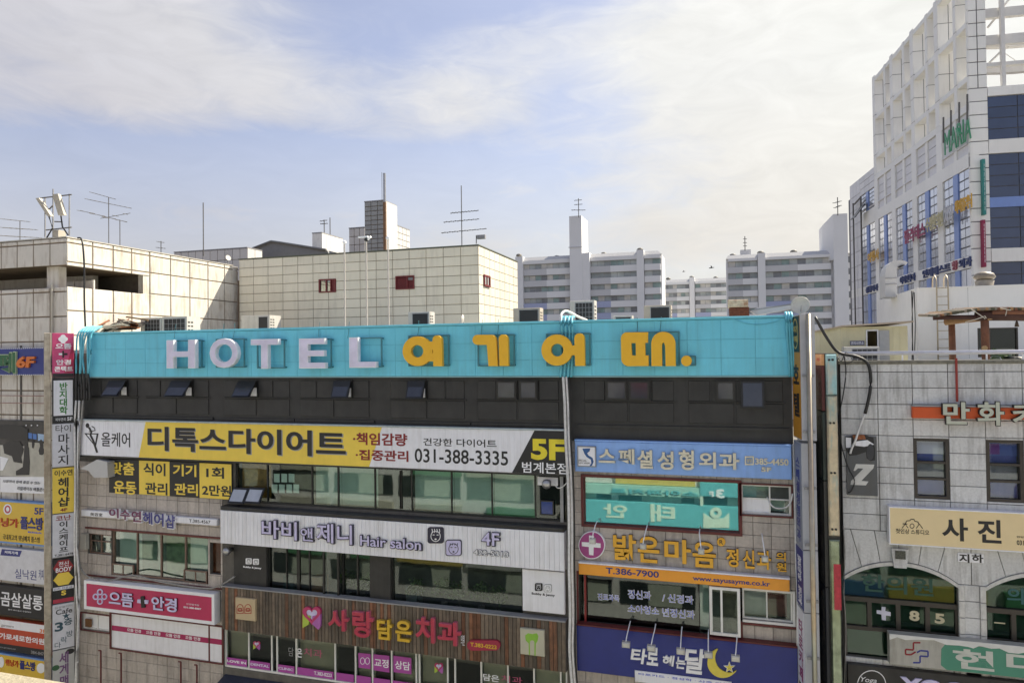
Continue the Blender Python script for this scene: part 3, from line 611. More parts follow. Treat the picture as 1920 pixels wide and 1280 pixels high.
face(H, t, 800, 823, 56, 'n', .421, True, obl, whiteb, True); face(H, t, 924, 910, 56, 'n', .421, False, obl, lvf, False)
# small salon plates
t = sign('small white print of two faces on the black wall of the salon', H, Q('s', 362, 200, 490, 330), .062, .066, black, c=.001, name='wall_print')
face(H, t, 394, 235, 26, 's', .03, True, whiteb, ink, True); face(H, t, 456, 240, 26, 's', .03, True, whiteb, ink, False)
T(H, 'Bobby & Jenny', Q('s', 347, 274, 503, 308), whiteb, t, .068, .004, .04)
t = sign('square white panel with two faces at the end of the salon front', H, (979, 1066, 1059, 1152), .05, .20, white)
face(H, t, 1513, 222, 26, 'r', .201, True, ink, whiteb, True); face(H, t, 1576, 230, 26, 'r', .201, False, grey, whiteb, False)
T(H, 'Bobby & Jenny', Q('r', 1465, 256, 1626, 292), ink, t, .201, .004, .03)
# timber clad dental sign
u0, u1 = H.uv(416, 1130, .35)[0], H.uv(1061, 1210, .35)[0]; v1 = vz(H, 739, 1132, .35); v0 = vz(H, 500, 1189.5, .35)
t = thing('signboard', 'weathered brown timber slat sign of the dental clinic with red and yellow letters', 'sign', H.P((u0 + u1) / 2, v0, .1))
MB().box(H, u0, u1, v0, v1, .04, .31).obj('panel', joint, t)
wood = M('weathered_timber', (.17, .13, .095), .8, var=.3, amp=.3, nz=5, streak=.75, dirt=(.06, .055, .045), sz=.2, st=.46, bump=.3, bs=30)
woodr = M('reddish_timber', (.21, .095, .05), .8, var=.35, amp=.35, nz=5, streak=.8, dirt=(.075, .06, .045), sz=.25, st=.48, bump=.3, bs=30)
for i in range(96):
    a = u0 + (u1 - u0) * i / 96; piece('slat', H, a + .008, a + (u1 - u0) / 96 - .008, v0, v1 - .02, .31, .35, woodr if RD.random() < .2 else wood, t, .008)
MB().box(H, u0, u1, v1 - .018, v1 + .03, .02, .37).obj('top_trim', grey, t)
redl = M('crimson_letter', (.46, .02, .06), .3); pinks = M('pink_side', (.62, .14, .22), .4); yell = M('golden_letter', (.68, .42, .02), .35)
for ch, bx, m_ in (('사', (52, 372, 194, 532), 0), ('랑', (222, 380, 366, 580), 0), ('담', (392, 440, 500, 592), 1), ('은', (520, 448, 632, 606), 1), ('치', (658, 424, 792, 612), 0), ('과', (812, 454, 972, 634), 0)):
    T(H, ch, Q('r', *bx), pinks if m_ == 0 else M('ochre_side', (.5, .33, .05), .4), t, .36, .14, .05, name='letter'); T(H, ch, Q('r', bx[0] + 1, bx[1] + 3, bx[2] - 2, bx[3]), redl if m_ == 0 else yell, t, .501, .006, .05, name='letter')
T(H, '의원', Q('r', 974, 552, 1000, 628), whiteb, t, .352, .02, .0, name='letter')
shape(H, [rr(1018, 590, 1246, 660, 33)], M('red_pill', (.34, .015, .05), .4), t, .352, .10, 'phone_plate', cr='r'); T(H, 'T.383-0223', Q('r', 1040, 603, 1222, 652), yell, t, .453, .006, .025)
# ribbon heart
hx = lambda cx, cy, w, h, n=28: [(cx + w * (math.sin(math.radians(a)) ** 3), cy - h * (13 * math.cos(math.radians(a)) - 5 * math.cos(math.radians(2 * a)) - 2 * math.cos(math.radians(3 * a)) - math.cos(math.radians(4 * a))) / 16) for a in [360 * i / n for i in range(n)]]
def heart(fr, t, cx, cy, s, cr, d, dep=.10):
    shape(fr, [[(cx - s * .98, cy), (cx - s * .99, cy + 1.5 * s), (cx - s * .35, cy + 1.15 * s), (cx - s * .1, cy + .2 * s)]], M('lime_ribbon', (.42, .55, .06), .35), t, d, dep * .9, 'ribbon', cr=cr)
    shape(fr, [[(cx + s * .1, cy + .2 * s), (cx + s * .98, cy), (cx + s * .98, cy + 1.3 * s), (cx + s * .75, cy + 1.7 * s), (cx - s * .02, cy + 1.0 * s)]], M('violet_ribbon', (.42, .12, .42), .35), t, d, dep * .95, 'ribbon', cr=cr)
    shape(fr, [hx(cx, cy, s, s * 1.1), hx(cx, cy, s * .62, s * .68)], M('rose_ribbon', (.48, .03, .13), .35), t, d, dep, 'heart', cr=cr)
    shape(fr, [hx(cx, cy, s * .62, s * .68)], lvf, t, d, dep * .6, 'heart', cr=cr)
heart(H, t, 933, 690, 78, 's', .36)
def plate(label, bx, cr, m_):
    q = sign(label, H, Q(cr, *bx), .36, .48, m_); return q
beige = M('beige_plate', (.55, .43, .26), .5, amp=.05)
t2 = plate('square beige plate with two red braced teeth on the timber sign', (278, 545, 450, 752), 's', beige); rl = M('red_line', (.38, .05, .03), .5)
for cx in (320, 387):
    shape(H, [[(cx - 30, 685)] + circ(cx, 640, 30, 38, 12, 180, 360) + [(cx + 30, 685)], [(cx - 24, 679)] + circ(cx, 640, 24, 32, 12, 180, 360) + [(cx + 24, 679)]], rl, t2, .481, .005, 'tooth_outline', cr='s')
    shape(H, [rr(cx - 16, 635, cx + 16, 667, 4), rr(cx - 9, 643, cx + 9, 659, 3)], rl, t2, .487, .004, 'brace', cr='s'); shape(H, [stroke([(cx - 30, 651), (cx + 30, 655)], 5)], rl, t2, .492, .003, 'brace_wire', cr='s')
t2 = plate('square beige plate with a green tooth at the right of the timber sign', (1384, 505, 1554, 705), 'r', M('pale_plate', (.52, .50, .38), .5, amp=.05)); gl_ = M('lime_line', (.25, .50, .05), .5)
shape(H, [[(1446, 690), (1444, 610), (1424, 590), (1420, 556), (1440, 540), (1470, 546), (1500, 540), (1512, 560), (1506, 594), (1494, 612), (1492, 696), (1484, 696), (1484, 600), (1476, 590), (1460, 590), (1452, 602), (1454, 690)]], gl_, t2, .481, .006, 'tooth', cr='r')
# stickers on the clinic windows
t = thing('window_stickers', 'magenta stickers and lettering along the dental clinic windows', 'stickers', H.P(OP['dental'][0] + 1, OP['dental'][2], -.13)); mg = M('magenta_film', (.42, .07, .36), .4, amp=.05); SD = -.125
r = OP['dental']; vq = r[2] + .08
for a, b in ((421, 463), (468, 506), (520, 552), (556, 625), (630, 663), (667, 695), (699, 731), (735, 777), (788, 836)):
    q = us(H, (a, b), 1240, SD); MB().box(H, q[0], q[1], vq, vq + .29, SD, SD + .004).obj('magenta_strip', mg, t)
q = us(H, (426, 463), 1245, SD); T(H, 'LOVE IN', (q[0], q[1] - .04, vq + .1, vq + .2), whiteb, t, SD + .005, .003, .04, px=False)
q = us(H, (470, 505), 1245, SD); T(H, 'DENTAL', (q[0], q[1], vq + .1, vq + .2), lav, t, SD + .005, .003, .03, px=False)
q = us(H, (522, 550), 1245, SD); T(H, 'CLINIC', (q[0], q[1], vq + .1, vq + .2), lav, t, SD + .005, .003, .03, px=False)
q = us(H, (589, 622), 1265, SD); T(H, 'T.383-0223', (q[0], q[1], vq + .08, vq + .22), whiteb, t, SD + .005, .003, .02, px=False)
T(H, '은', Q('s', 806, 978, 852, 1062), whiteb, t, SD, .004, .03); T(H, '치과', Q('s', 866, 975, 1025, 1065), M('pink_film', (.5, .1, .2), .5), t, SD, .004, .0)
T(H, '담', Q('s', 735, 970, 778, 1050), grey, t, SD, .004, .0)
heart(H, t, 462, 945, 30, 's', SD, .01); heart(H, t, 822, 770, 30, 'r', SD, .01)
shape(H, [[(265, 676), (350, 684), (350, 788), (268, 778)]], mg, t, SD, .004, 'magenta_sticker', cr='r'); shape(H, [[(370, 685), (480, 697), (480, 812), (370, 795)]], mg, t, SD, .004, 'magenta_sticker', cr='r'); shape(H, [[(508, 695), (632, 712), (632, 824), (508, 808)]], mg, t, SD, .004, 'magenta_sticker', cr='r')
T(H, '교정', Q('r', 376, 712, 474, 782), whiteb, t, SD + .005, .003, .02); T(H, '상담', Q('r', 518, 728, 624, 800), whiteb, t, SD + .005, .003, .02)
for cx in (294, 328): shape(H, [circ(cx, 732, 17, 25, 14), circ(cx, 732, 13, 21, 14)], whiteb, t, SD + .005, .003, 'sticker_line', cr='r')
T(H, '담은', Q('r', 1128, 818, 1240, 880), whiteb, t, SD, .004, .02); T(H, '치과', Q('r', 1255, 828, 1400, 892), M('pink_film', (.5, .1, .2)), t, SD, .004, .0)
# crimson optician sign
t = sign('crimson optician sign in a thick white frame on the stone wall', H, (157.3, 1087, 402, 1171), .08, .42, magenta, whiteb, .13)
T(H, '으뜸', Q('q', 284, 184, 460, 304), M('dark_edge', (.03, .01, .02), .5), t, .41, .05, .08, name='letter'); T(H, '으뜸', Q('q', 284, 184, 458, 302), lvf, t, .461, .006, .06, name='letter')
T(H, '안경', Q('q', 590, 216, 775, 340), M('dark_edge', (.03, .01, .02), .5), t, .41, .05, .08, name='letter'); T(H, '안경', Q('q', 590, 216, 773, 338), lvf, t, .461, .006, .06, name='letter')
def flower(fr, t, cx, cy, s, cr, d, m_):
    for i, (a, b) in enumerate(((0, -1), (0, 1), (-1, 0), (1, 0))): shape(fr, [circ(cx + a * s * .62, cy + b * s * .68, s * .42, s * .46, 16), circ(cx + a * s * .62, cy + b * s * .68, s * .26, s * .29, 12)], m_, t, d, .03 + .002 * i, 'flower_petal', cr=cr)
flower(H, t, 219, 223, 50, 'q', .41, lvf)
for i, (dx, dy) in enumerate(((1, 1), (1, -1))): shape(H, [stroke([(527 - 38 * dx * (1 if i == 0 else .1), 258 - 38 * (1 if i else .1)), (527 + 38 * dx * (1 if i == 0 else .1), 258 + 44 * (1 if i else .1))], 26)], (lvf, ink)[i], t, .41, .05 + .003 * i, 'plus_sign', cr='q')
T(H, '031-388-8887', Q('q', 822, 290, 950, 318), whiteb, t, .41, .004, .03); T(H, '안양범계점', Q('q', 843, 268, 932, 290), whiteb, t, .41, .004, .0)
# sky blue plastic surgery sign
t = sign('sky blue clinic sign with raised cream letters below the black floor', H, (1077.5, 826, 1485, 899), .05, .32, skyb)
u0, u1, v0, v1 = H.rc(1077.5, 826, 1485, 899, .32); MB().box(H, u0, u1, v1 + .003, v1 + .05, .03, .35).obj('top_trim', skyb, t)
shd = M('letter_side', (.16, .15, .12), .6)
for ch, bx in zip('스페셜성형외과', ((304, 152, 418, 250), (440, 150, 552, 260), (570, 158, 680, 290), (710, 166, 824, 298), (858, 158, 966, 300), (998, 172, 1118, 290), (1136, 178, 1280, 298))):
    T(H, ch, Q('o', *bx), shd, t, .33, .07, .045, name='letter'); T(H, ch, Q('o', *bx), greycream, t, .401, .012, .03, name='letter')
T(H, '385-4450', Q('o', 1388, 216, 1620, 268), greycream, t, .33, .05, .03, name='letter'); T(H, '5F', Q('o', 1430, 278, 1500, 312), greycream, t, .33, .05, .04, name='letter')
shape(H, [rr(1316, 202, 1380, 264, 4), rr(1326, 212, 1370, 254, 3)], greycream, t, .33, .03, 'emblem', cr='o'); T(H, '상담', Q('o', 1330, 218, 1366, 248), greycream, t, .33, .03, .02)
t2 = sign('square white plate with a blue curved S at the left of the sky blue sign', H, Q('o', 156, 132, 286, 278), .33, .40, white, grey, .03)
shape(H, [[(192, 150), (246, 148), (242, 168), (225, 180), (232, 196), (262, 214), (270, 240), (258, 268), (238, 274), (254, 250), (250, 226), (222, 208), (206, 186)]], M('blue_swoosh', (.03, .10, .28), .5), t2, .386, .006, 'emblem', cr='o'); T(H, 'SPECIAL', Q('o', 162, 224, 222, 240), ink, t2, .386, .006, .0); T(H, 'PLASTIC SURGERY', Q('o', 162, 243, 246, 256), ink, t2, .386, .006, .0)
# amber clinic letters on the stone
t = thing('wall_lettering', 'amber raised letters of the clinic name on the stone wall above the orange bar', 'sign', H.P(H.uv(1300, 1060)[0], vz(H, 1300, 1060), .05))
amb = M('amber_face', (.80, .42, .03), .45, amp=.1); ams = M('letter_dark_side', (.05, .03, .03), .6)
for ch, bx in (('밝', (402, 738, 566, 930)), ('은', (572, 752, 728, 946)), ('마', (756, 772, 946, 952)), ('음', (952, 790, 1118, 980)), ('정', (1186, 838, 1276, 974)), ('신', (1300, 848, 1386, 984)), ('과', (1398, 852, 1500, 992)), ('의', (1532, 864, 1602, 930)), ('원', (1534, 936, 1606, 1004))):
    T(H, ch, Q('o', *bx), ams, t, .02, .10, .05, name='letter'); T(H, ch, Q('o', bx[0] + 1, bx[1] + 1, bx[2] - 1, bx[3] - 1), amb, t, .121, .008, .025, name='letter')
shape(H, [circ(1153, 796, 29, n=20)], amb, t, .02, .08, 'registered_mark', cr='o'); T(H, 'R', Q('o', 1140, 780, 1166, 812), ink, t, .101, .004, .02)
t = thing('round_sign', 'round magenta sign with a white cross left of the amber letters', 'sign', H.P(H.uv(1108, 1045)[0], vz(H, 1108, 1045), .05))
shape(H, [circ(257, 818, 92, 96, 36)], whiteb, t, .02, .14, 'disc', cr='o'); shape(H, [circ(256, 818, 86, 90, 36)], M('magenta_disc', (.36, .05, .22), .4), t, .161, .006, 'disc_face', cr='o')
shape(H, [[(238, 750), (272, 754), (272, 800), (318, 806), (318, 836), (270, 832), (268, 888), (238, 884), (236, 830), (188, 824), (188, 796), (238, 798)]], whiteb, t, .168, .01, 'cross', cr='o')
t = sign('long orange bar sign with a telephone number and web address', H, (1084.7, 1055, 1481, 1109), .05, .24, orange)
u0, u1, v0, v1 = H.rc(1084.7, 1055, 1481, 1109, .24)
MB().box(H, u0, u1, v1 + .003, v1 + .05, .03, .27).obj('top_trim', white, t)
T(H, 'T.386-7900', Q('p', 354, 84, 722, 158), navy, t, .241, .006, .02); T(H, 'www.sayusayme.co.kr', Q('p', 956, 142, 1492, 228), navy, t, .241, .006, .02)
t = thing('window_lettering', 'white and blue clinic lettering on the dark window under the orange bar', 'sign', H.P(H.uv(1200, 1150)[0], vz(H, 1200, 1150), -.12)); blu = M('blue_ink', (.08, .12, .62), .5)
for s_, bx in (('진료과목', (296, 262, 448, 324)), ('정신과', (505, 236, 668, 314)), ('/ 신경과', (742, 262, 962, 344)), ('소아청소', (505, 338, 724, 418)), ('년정신과', (744, 362, 970, 446))):
    T(H, s_, Q('p', *bx), whiteb, t, -.128, .004, .034, cap=.034); T(H, s_, Q('p', bx[0] + 3, bx[1] + 3, bx[2] - 3, bx[3] - 3), blu, t, -.123, .004, -.008)
# navy tarot sign
t = sign('navy blue tarot sign with white brush letters and a yellow crescent', H, (1081, 1171, 1497, 1308), .05, .30, navy)
u0, u1, v0, v1 = H.rc(1081, 1171, 1497, 1308, .3); MB().box(H, u0, u1, v1 + .003, v1 + .05, .03, .33).obj('top_trim', maroon, t)
for ch, bx in (('타', (524, 640, 642, 758)), ('로', (634, 636, 716, 768)), ('헤', (748, 690, 832, 772)), ('는', (838, 704, 906, 790)), ('달', (900, 640, 1050, 832))): T(H, ch, Q('p', *bx), whiteb, t, .31, .06, .055, shear=.12, name='letter')
ym = M('moon_yellow', (.72, .60, .08), .4)
shape(H, [circ(1165, 745, 108, 104, 30, 30, 246) + circ(1215, 712, 104, 102, 26, 222, 80)[1:]], ym, t, .31, .06, 'crescent', cr='p')
shape(H, [[(1209 + (42 if i % 2 == 0 else 17) * math.sin(math.radians(36 * i)), 778 - (42 if i % 2 == 0 else 17) * math.cos(math.radians(36 * i))) for i in range(10)]], whiteb, t, .31, .055, 'star', cr='p')
shape(H, [[(1209 + (34 if i % 2 == 0 else 13) * math.sin(math.radians(36 * i)), 778 - (34 if i % 2 == 0 else 13) * math.cos(math.radians(36 * i))) for i in range(10)]], ym, t, .366, .006, 'star', cr='p')
t = sign('white strip sign with blue writing under the brush letters', H, (1190, 1256, 1372, 1300), .32, .36, white)
T(H, '타로카드 · 점성학 · 사주 카드', Q('p', 580, 812, 1206, 905), blu, t, .361, .004, .01)
# spotlights
def spot(fr, x0, y0, x1, y1, label, grp, d=.9, s=.13):
    p0 = fr.P(*fr.uv(x0, y0, .35), .35); p1 = fr.P(*fr.uv(x1, y1, d), d); t = thing('spotlight', label, 'spotlight', p0, grp)
    MB().tube([p0 + V((0, .35, .1)), p0 + V((0, 0, .06)), p0.lerp(p1, .6) + V((0, -.08, .1)), p1 + V((0, 0, .1))], .018, 6).obj('arm', whiteb, t)
    g = F(p1.x, p1.y, (1, 0, 0), (0, -1, 0)); z = p1.z
    MB().cham(g, -s, s, z - .09, z + .09, -.12, .06, .03).obj('lamp_housing', M('lamp_housing', (.55, .54, .5), .4, .3), t); MB().box(g, -s * .7, s * .7, z - .06, z + .06, -.13, -.121).obj('lamp_glass', steel, t)
for i, (a, b, c, e) in enumerate(((515, 505, 493, 620), (693, 525, 668, 645), (878, 545, 872, 667), (1064, 565, 1064, 692), (1262, 590, 1252, 716))):
    spot(H, *Q('p', a, b, c, e), 'white spotlight over the navy sign, ' + ('leftmost of five', 'above the second brush letter', 'above the small brush letters', 'at the tip of the crescent', 'right of the crescent and star')[i], 'spotlights over the navy tarot sign')
for i, (a, b, c, e) in enumerate(((282, 690, 262, 790), (634, 718, 612, 828), (1002, 748, 1014, 862), (1438, 778, 1456, 915))):
    spot(H, *Q('o', a, b, c, e), 'white spotlight with a bent arm in front of the ' + ('round magenta sign', 'second amber letter', 'fourth amber letter', 'small amber letters')[i], 'spotlights over the amber letters', .7, .10)
# ---------------------------------------------------------------- left tiled building
tilew = M('white_glazed_panel', (.64, .60, .53), .5, var=.05, amp=.06, nz=2, streak=.55, dirt=(.24, .16, .09), sz=.5, st=.53)
jt = M('sealant_joint', (.17, .125, .08), .9, amp=.2)
LX = -28.30; LS = F(LX, 0, (0, 1, 0), (1, 0, 0))
lb = thing('tiled_building', 'off-white panelled building with an open corner recess, at the left edge', 'building', (-33, 1, 0))
zt1 = vz(H, 126, 445); zc = vz(H, 126, 455); z1 = vz(H, 126, 497); z2 = vz(H, 126, 537); z2c = vz(H, 126, 548)
us_ = [LS.uv(x_, 520)[0] for x_ in (126, 174, 212.5, 247, 281, 320, 356, 390, 421, 447)]; us_[0] = 0
YE = 11.1
MB().box(H, -60, LX - .03, 0, z2 - .03, -YE, -.03).obj('wall', jt, lb)
MB().box(H, -60, LX - .03, z1 + .03, zt1 - .02, -YE, -.03).obj('upper_wall', jt, lb)
uo = us_[4]
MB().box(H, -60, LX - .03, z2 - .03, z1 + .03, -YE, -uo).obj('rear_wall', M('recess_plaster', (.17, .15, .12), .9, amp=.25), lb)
MB().box(H, -29.9, -29.2, z2 - .03, z1 + .03, -.75, -.35).obj('pillar', tilew, lb)
MB().box(H, LX - .35, LX - .04, z2 - .03, z1 + .03, -uo + .001, -uo + .4).obj('reveal', tilew, lb)
mb = MB().box(H, -60, -30.9, z2 - .03, z1 + .03, -4, -3.7); mb.obj('inner_wall', tilew, lb)
dz = (z1 - z2)
side_rows = [zt1, zt1 - .24] + [vz(H, 126, y) for y in (497,)]
base_rows = [z2 - 1.08 * i for i in range(1, 20)]
rows_side = [zt1, vk(LS, 'a', 1205, (690,))[0], vk(LS, 'a', 1205, (815,))[0], vk(LS, 'a', 1205, (958,))[0]]
print('rows', [round(q, 2) for q in rows_side], 'z1', round(z1, 2), 'z2', round(z2, 2), round(zt1, 2))
tiles('wall_panel', LS, us_, sorted([zt1, zt1 - .22, rows_side[2] + (rows_side[0] - rows_side[2]) * .0, rows_side[3]] + [rows_side[3] - 1.12 * i for i in range(1, 6)]), tilew, lb, -.03, 0, .055, [(-1, uo, z2, z1)], (), .03)
tiles('wall_panel', H, [LX - 1.0 * i for i in range(14)][::-1], sorted([zt1, zt1 - .22, z1, z2, z2 - .22] + [z2 - .22 - 1.12 * i for i in range(1, 14)]), tilew, lb, -.03, 0, .055, [(-60, LX, z2, z1)], (), .03)
MB().box(H, -60, LX + .02, zt1 + .001, zt1 + .05, -YE, .02).obj('roof_coping', M('coping_metal', (.45, .42, .36), .5, amp=.2), lb)
tw = F(0, 1.6, (1, 0, 0), (0, -1, 0))
for i in range(2): piece('inner_panel', tw, LX - 2.6 + i * 1.2, LX - 1.45 + i * 1.2, z2 + .02, z1 - .5, -.1, 0, tilew, lb, .03)
pp = H.uv(98, 540, .06)[0]; MB().tube([H.P(pp, z2 + .1, .08), H.P(pp, z2 - 2.9, .08)], .05, 8).obj('drain_pipe', M('pale_pipe', (.5, .46, .38), .5), lb)
# ---------------------------------------------------------------- beige rooftop block behind the hotel
tileb = M('beige_panel', (.72, .675, .555), .55, var=.035, amp=.07, nz=.4, streak=.22, dirt=(.28, .25, .2), sz=.4)
PY = 11.2; PF = F(0, PY, (1, 0, 0), (0, -1, 0)); pl_, pr_ = PF.uv(448, 500)[0], PF.uv(897, 500)[0]; PS = F(pr_, PY, (0, 1, 0), (1, 0, 0)); pt = vz(PF, 700, 472); pe = PS.uv(970, 500)[0]
pb = thing('rooftop_block', 'beige panelled rooftop block with small dark red windows, behind the turquoise fascia', 'building', PF.P((pl_ + pr_) / 2, 0, 0))
wl = [PF.rc(598, 524, 630, 547.5, 0), PF.rc(742, 518, 777, 541.5, 0)]; wsd = PS.rc(906, 514.5, 917.5, 539, 0)
MB().box(PF, pl_, pr_ - .03, 0, pt - .02, -pe, -.16).obj('wall', jt, pb)
mb = MB()
for h in sub(sub([(pl_, pr_ - .03, 19, pt - .03)], wl[0]), wl[1]): mb.box(PF, *h, -.159, -.03)
mb.obj('wall_face', jt, pb)
MB().box(PS, 0, pe, 0, pt - .03, -.03, -.02).obj('side_wall_face', jt, pb)
rh = (vz(PF, 472, 500) - vz(PF, 472, 598)) / 6; pv = sorted([pt, pt - rh * 1.0] + [pt - rh * (1 + i) for i in range(1, 12)])
tiles('wall_panel', PF, lin(pl_, pr_, 15), pv, tileb, pb, -.03, 0, .025, wl, (), .02)
tiles('wall_panel', PS, lin(0, pe, 8), pv, tileb, pb, -.02, .01, .025, [wsd], (), .02)
MB().box(PF, pl_ - .03, pr_ + .04, pt + .001, pt + .06, -pe, .04).obj('roof_coping', M('green_coping', (.10, .11, .08), .6), pb)
mrw = M('dark_red_window', (.16, .018, .02), .45)
w0 = window(pb, PF, wl[0], mrw, [G('grey_glass', (.5, .5, .48), .3, .7)] * 2 + [mrw], [wl[0][0] + .48, wl[0][0] + .78], (), .07, d0=-.14, d1=.05, back=[cream, cream, None], bd=.0)
r = wl[1]; w1 = MB().ring(PF, *r, -.14, .06, .06).obj('window', mrw, pb); um = r[0] + (r[1] - r[0]) * .63; MB().box(PF, um - .03, um + .03, r[2] + .061, r[3] - .061, -.14, .055).obj('mullion', mrw, w1)
for i in range(12):
    z = r[2] + .07 + i * (r[3] - r[2] - .16) / 12
    for a, b in ((r[0] + .06, um - .03), (um + .03, r[1] - .06)): piece('louvre_slat', PF, a, b, z, z + .035, -.10, .0, mrw if not (i > 8 and a > um) else grey, w1, .004)
MB().box(PF, r[0], r[1], r[2], r[3], -.158, -.142).obj('back_plate', blackf, w1)
window(pb, PS, wsd, mrw, G('grey_glass', (1, 1, 1)), [(wsd[0] + wsd[1]) / 2], (), .1, d0=-.01, d1=.09)
# thin poles with cameras in front of it
for i, (xt, yt, xb, yb) in enumerate(((643, 458, 647, 612), (686, 453, 688, 611), (727, 450, 729, 609))):
    g = F(0, 6, (1, 0, 0), (0, -1, 0)); u_, v_ = g.uv(xb, yb); _, vtp = g.uv(xt, yt); t = thing('camera_pole', 'thin pale pole topped by a small camera, ' + ('left', 'middle', 'right')[i] + ' of three before the beige block', 'pole', g.P(u_, 20.3, 0), 'camera poles on the hotel roof')
    MB().tube([g.P(u_, 20.35, 0), g.P(u_, vtp, 0)], .035, 6).obj('pole', M('pale_pole', (.5, .46, .42), .5), t)
    MB().lathe(g.P(u_, vtp, 0), ((.03, 0), (.1, .05), (.1, .13), (.05, .18)), 10).obj('camera_housing', whiteb if i != 1 else blackf, t)
    if i == 1: MB().box(g, u_ - .42, u_ + .1, vtp + .19, vtp + .27, -.06, .06).obj('camera_body', whiteb, t); MB().tube([g.P(u_ + .3, vtp + .2, .1), g.P(u_ + .1, vtp + .1, 0)], .05, 8).obj('second_camera', whiteb, t)
# ---------------------------------------------------------------- things on the hotel roof
ROOF = 20.35; grl = M('grille_black', (.02, .02, .022), .6); acm = M('ac_case', (.52, .50, .46), .5, amp=.08, streak=.3)
def ac(label, x0, y0, x1, Y, dep=.5, side=0.0, grid=True, base=ROOF, facem=None, h=None, case=None):
    g = F(0, Y, (1, 0, 0), (0, -1, 0)); a, v1_ = g.uv(x0, y0); b, _ = g.uv(x1, y0); h = h or (b - a) * .95; bt = v1_ - h; t = thing('air_conditioner', label, 'air conditioner', g.P((a + b) / 2, base, 0))
    MB().cham(g, a, b, bt, v1_, -dep, 0, .02).obj('case', case or acm, t)
    w = b - a; ga, gb = a + w * (.22 if side == 0 else side), b - w * .05
    fr_ = MB().ring(g, ga, gb, bt + h * .1, v1_ - h * .07, .001, .02, .025).obj('fan_guard', grey, t)
    MB().box(g, ga + .025, gb - .025, bt + h * .1 + .025, v1_ - h * .07 - .025, .001, .008).obj('grille', facem or grl, fr_)
    if grid:
        mb = MB(); k0 = 5; W_ = gb - ga - .05; H_ = h * .83 - .05
        for i in range(1, k0): mb.box(g, ga + .025 + W_ * i / k0 - .008, ga + .025 + W_ * i / k0 + .008, bt + h * .1 + .026, v1_ - h * .07 - .026, .009, .016)
        o = mb.obj('grille_wires', grey, fr_); o['kind'] = 'stuff'
        mb = MB()
        for i in range(1, k0): mb.box(g, ga + .026, gb - .026, bt + h * .1 + .025 + H_ * i / k0 - .008, bt + h * .1 + .025 + H_ * i / k0 + .008, .0165, .022)
        o = mb.obj('grille_wires', grey, fr_); o['kind'] = 'stuff'
    mb = MB()
    for i in range(6):
        for q in (0, 1): mb.box(F(b, Y, (0, 1, 0), (1, 0, 0)), .08 + q * .2, .22 + q * .2, bt + h * (.12 + i * .13), bt + h * (.17 + i * .13), .001, .006)
    o = mb.obj('side_vents', grl, t); o['kind'] = 'stuff'
    if bt > base + .03: MB().box(g, a + .05, b - .05, base, bt - .001, -dep + .03, -.03).obj('stand', grey, t)
    return t
ac('left of two grey air conditioners at the left end of the turquoise fascia', 263, 596, 302, 3.2)
ac('second grey air conditioner at the left end, with side vents', 303, 594, 350, 3.2, .9, .1)
ac('squat box with a dark opening left before the beige block', 452, 592, 505, 7.5, 1, .62, False, h=1.15)
ac('white-cased box with black face standing in the middle of the fascia top', 765, 585, 805, 5, .6, .2, False, h=1.0)
ac('black-faced box on the roof just right of the beige block', 962, 578, 1012, 5, .6, .22, False, h=1.0, case=M('ac_case_beige', (.45, .40, .33), .6))
ac('tall air conditioner with a wire grid, beside the white cable bundle', 1068, 564, 1114, 4, .6, .22, True, h=1.2)
ac('black-faced box on the roof in front of the far grey flats', 1207, 573, 1258, 5, .6, .24, False, h=1.0, case=M('ac_case_beige', (.45, .40, .33), .6))
ac('low black grille just visible over the fascia', 1150, 592, 1185, 4, .5, .1, False, h=.7)
g = F(0, 2.5, (1, 0, 0), (0, -1, 0)); a, v1_ = g.uv(1367, 562); b, vv_ = g.uv(1405, 590); t = thing('water_box', 'rusty box patched in white at the right end of the fascia top', 'box', g.P((a + b) / 2, ROOF, 0))
MB().cham(g, a, b, ROOF, v1_ - .28, -.7, 0, .03).obj('body', M('brown_rust', (.16, .045, .02), .8, amp=.6, nz=12), t); MB().cham(g, a - .05, b - .03, v1_ - .28, v1_, -.7, .04, .03).obj('lid', M('flaking_lid', (.62, .50, .36), .7, amp=.3, nz=9, streak=.8, dirt=(.30, .10, .03), sz=2.5, st=.5), t)
t = thing('roof_panel', 'tilted pale sheet metal panel lying at the right end of the roof', 'panel', g.P(g.uv(1450, 590)[0], ROOF, 0))
pp4 = [g.uv(*q) for q in ((1408, 582), (1422, 575), (1488, 570), (1485, 578), (1420, 590))]
shape(g, [pp4], M('pale_sheet', (.50, .51, .55), .5, amp=.1), t, -.8, .5, 'sheet', px=False); MB().tube([g.P(*pp4[0], 0), g.P(*pp4[2], .1)], .03, 6).obj('edge_bar', grey, t)
t = thing('satellite_dish', 'round white satellite dish at the right end of the roof', 'dish', g.P(g.uv(1497, 580)[0], ROOF, 0)); dc = g.P(*g.uv(1500, 574), .1)
MB().lathe(dc, ((.02, 0), (.16, .02), (.28, .07), (.32, .11), (.31, .115), (.27, .08), (.1, .03)), 22, V((-.1, -.9, .25))).obj('dish', M('dish_white', (.56, .53, .47), .5, amp=.1), t, True); MB().tube([dc, dc + V((0, .1, -.9))], .03, 6).obj('mast', grey, t); MB().tube([dc + V((0, 0, -.3)), dc + V((0, -.35, .0))], .015, 5).obj('arm', grey, t)
t = thing('satellite_dish', 'small dish seen edge-on below the corner of the beige block', 'dish', PF.P(*PF.uv(866, 605), 2)); g2 = F(0, 6.5, (1, 0, 0), (0, -1, 0)); dc = g2.P(*g2.uv(869, 604), 0)
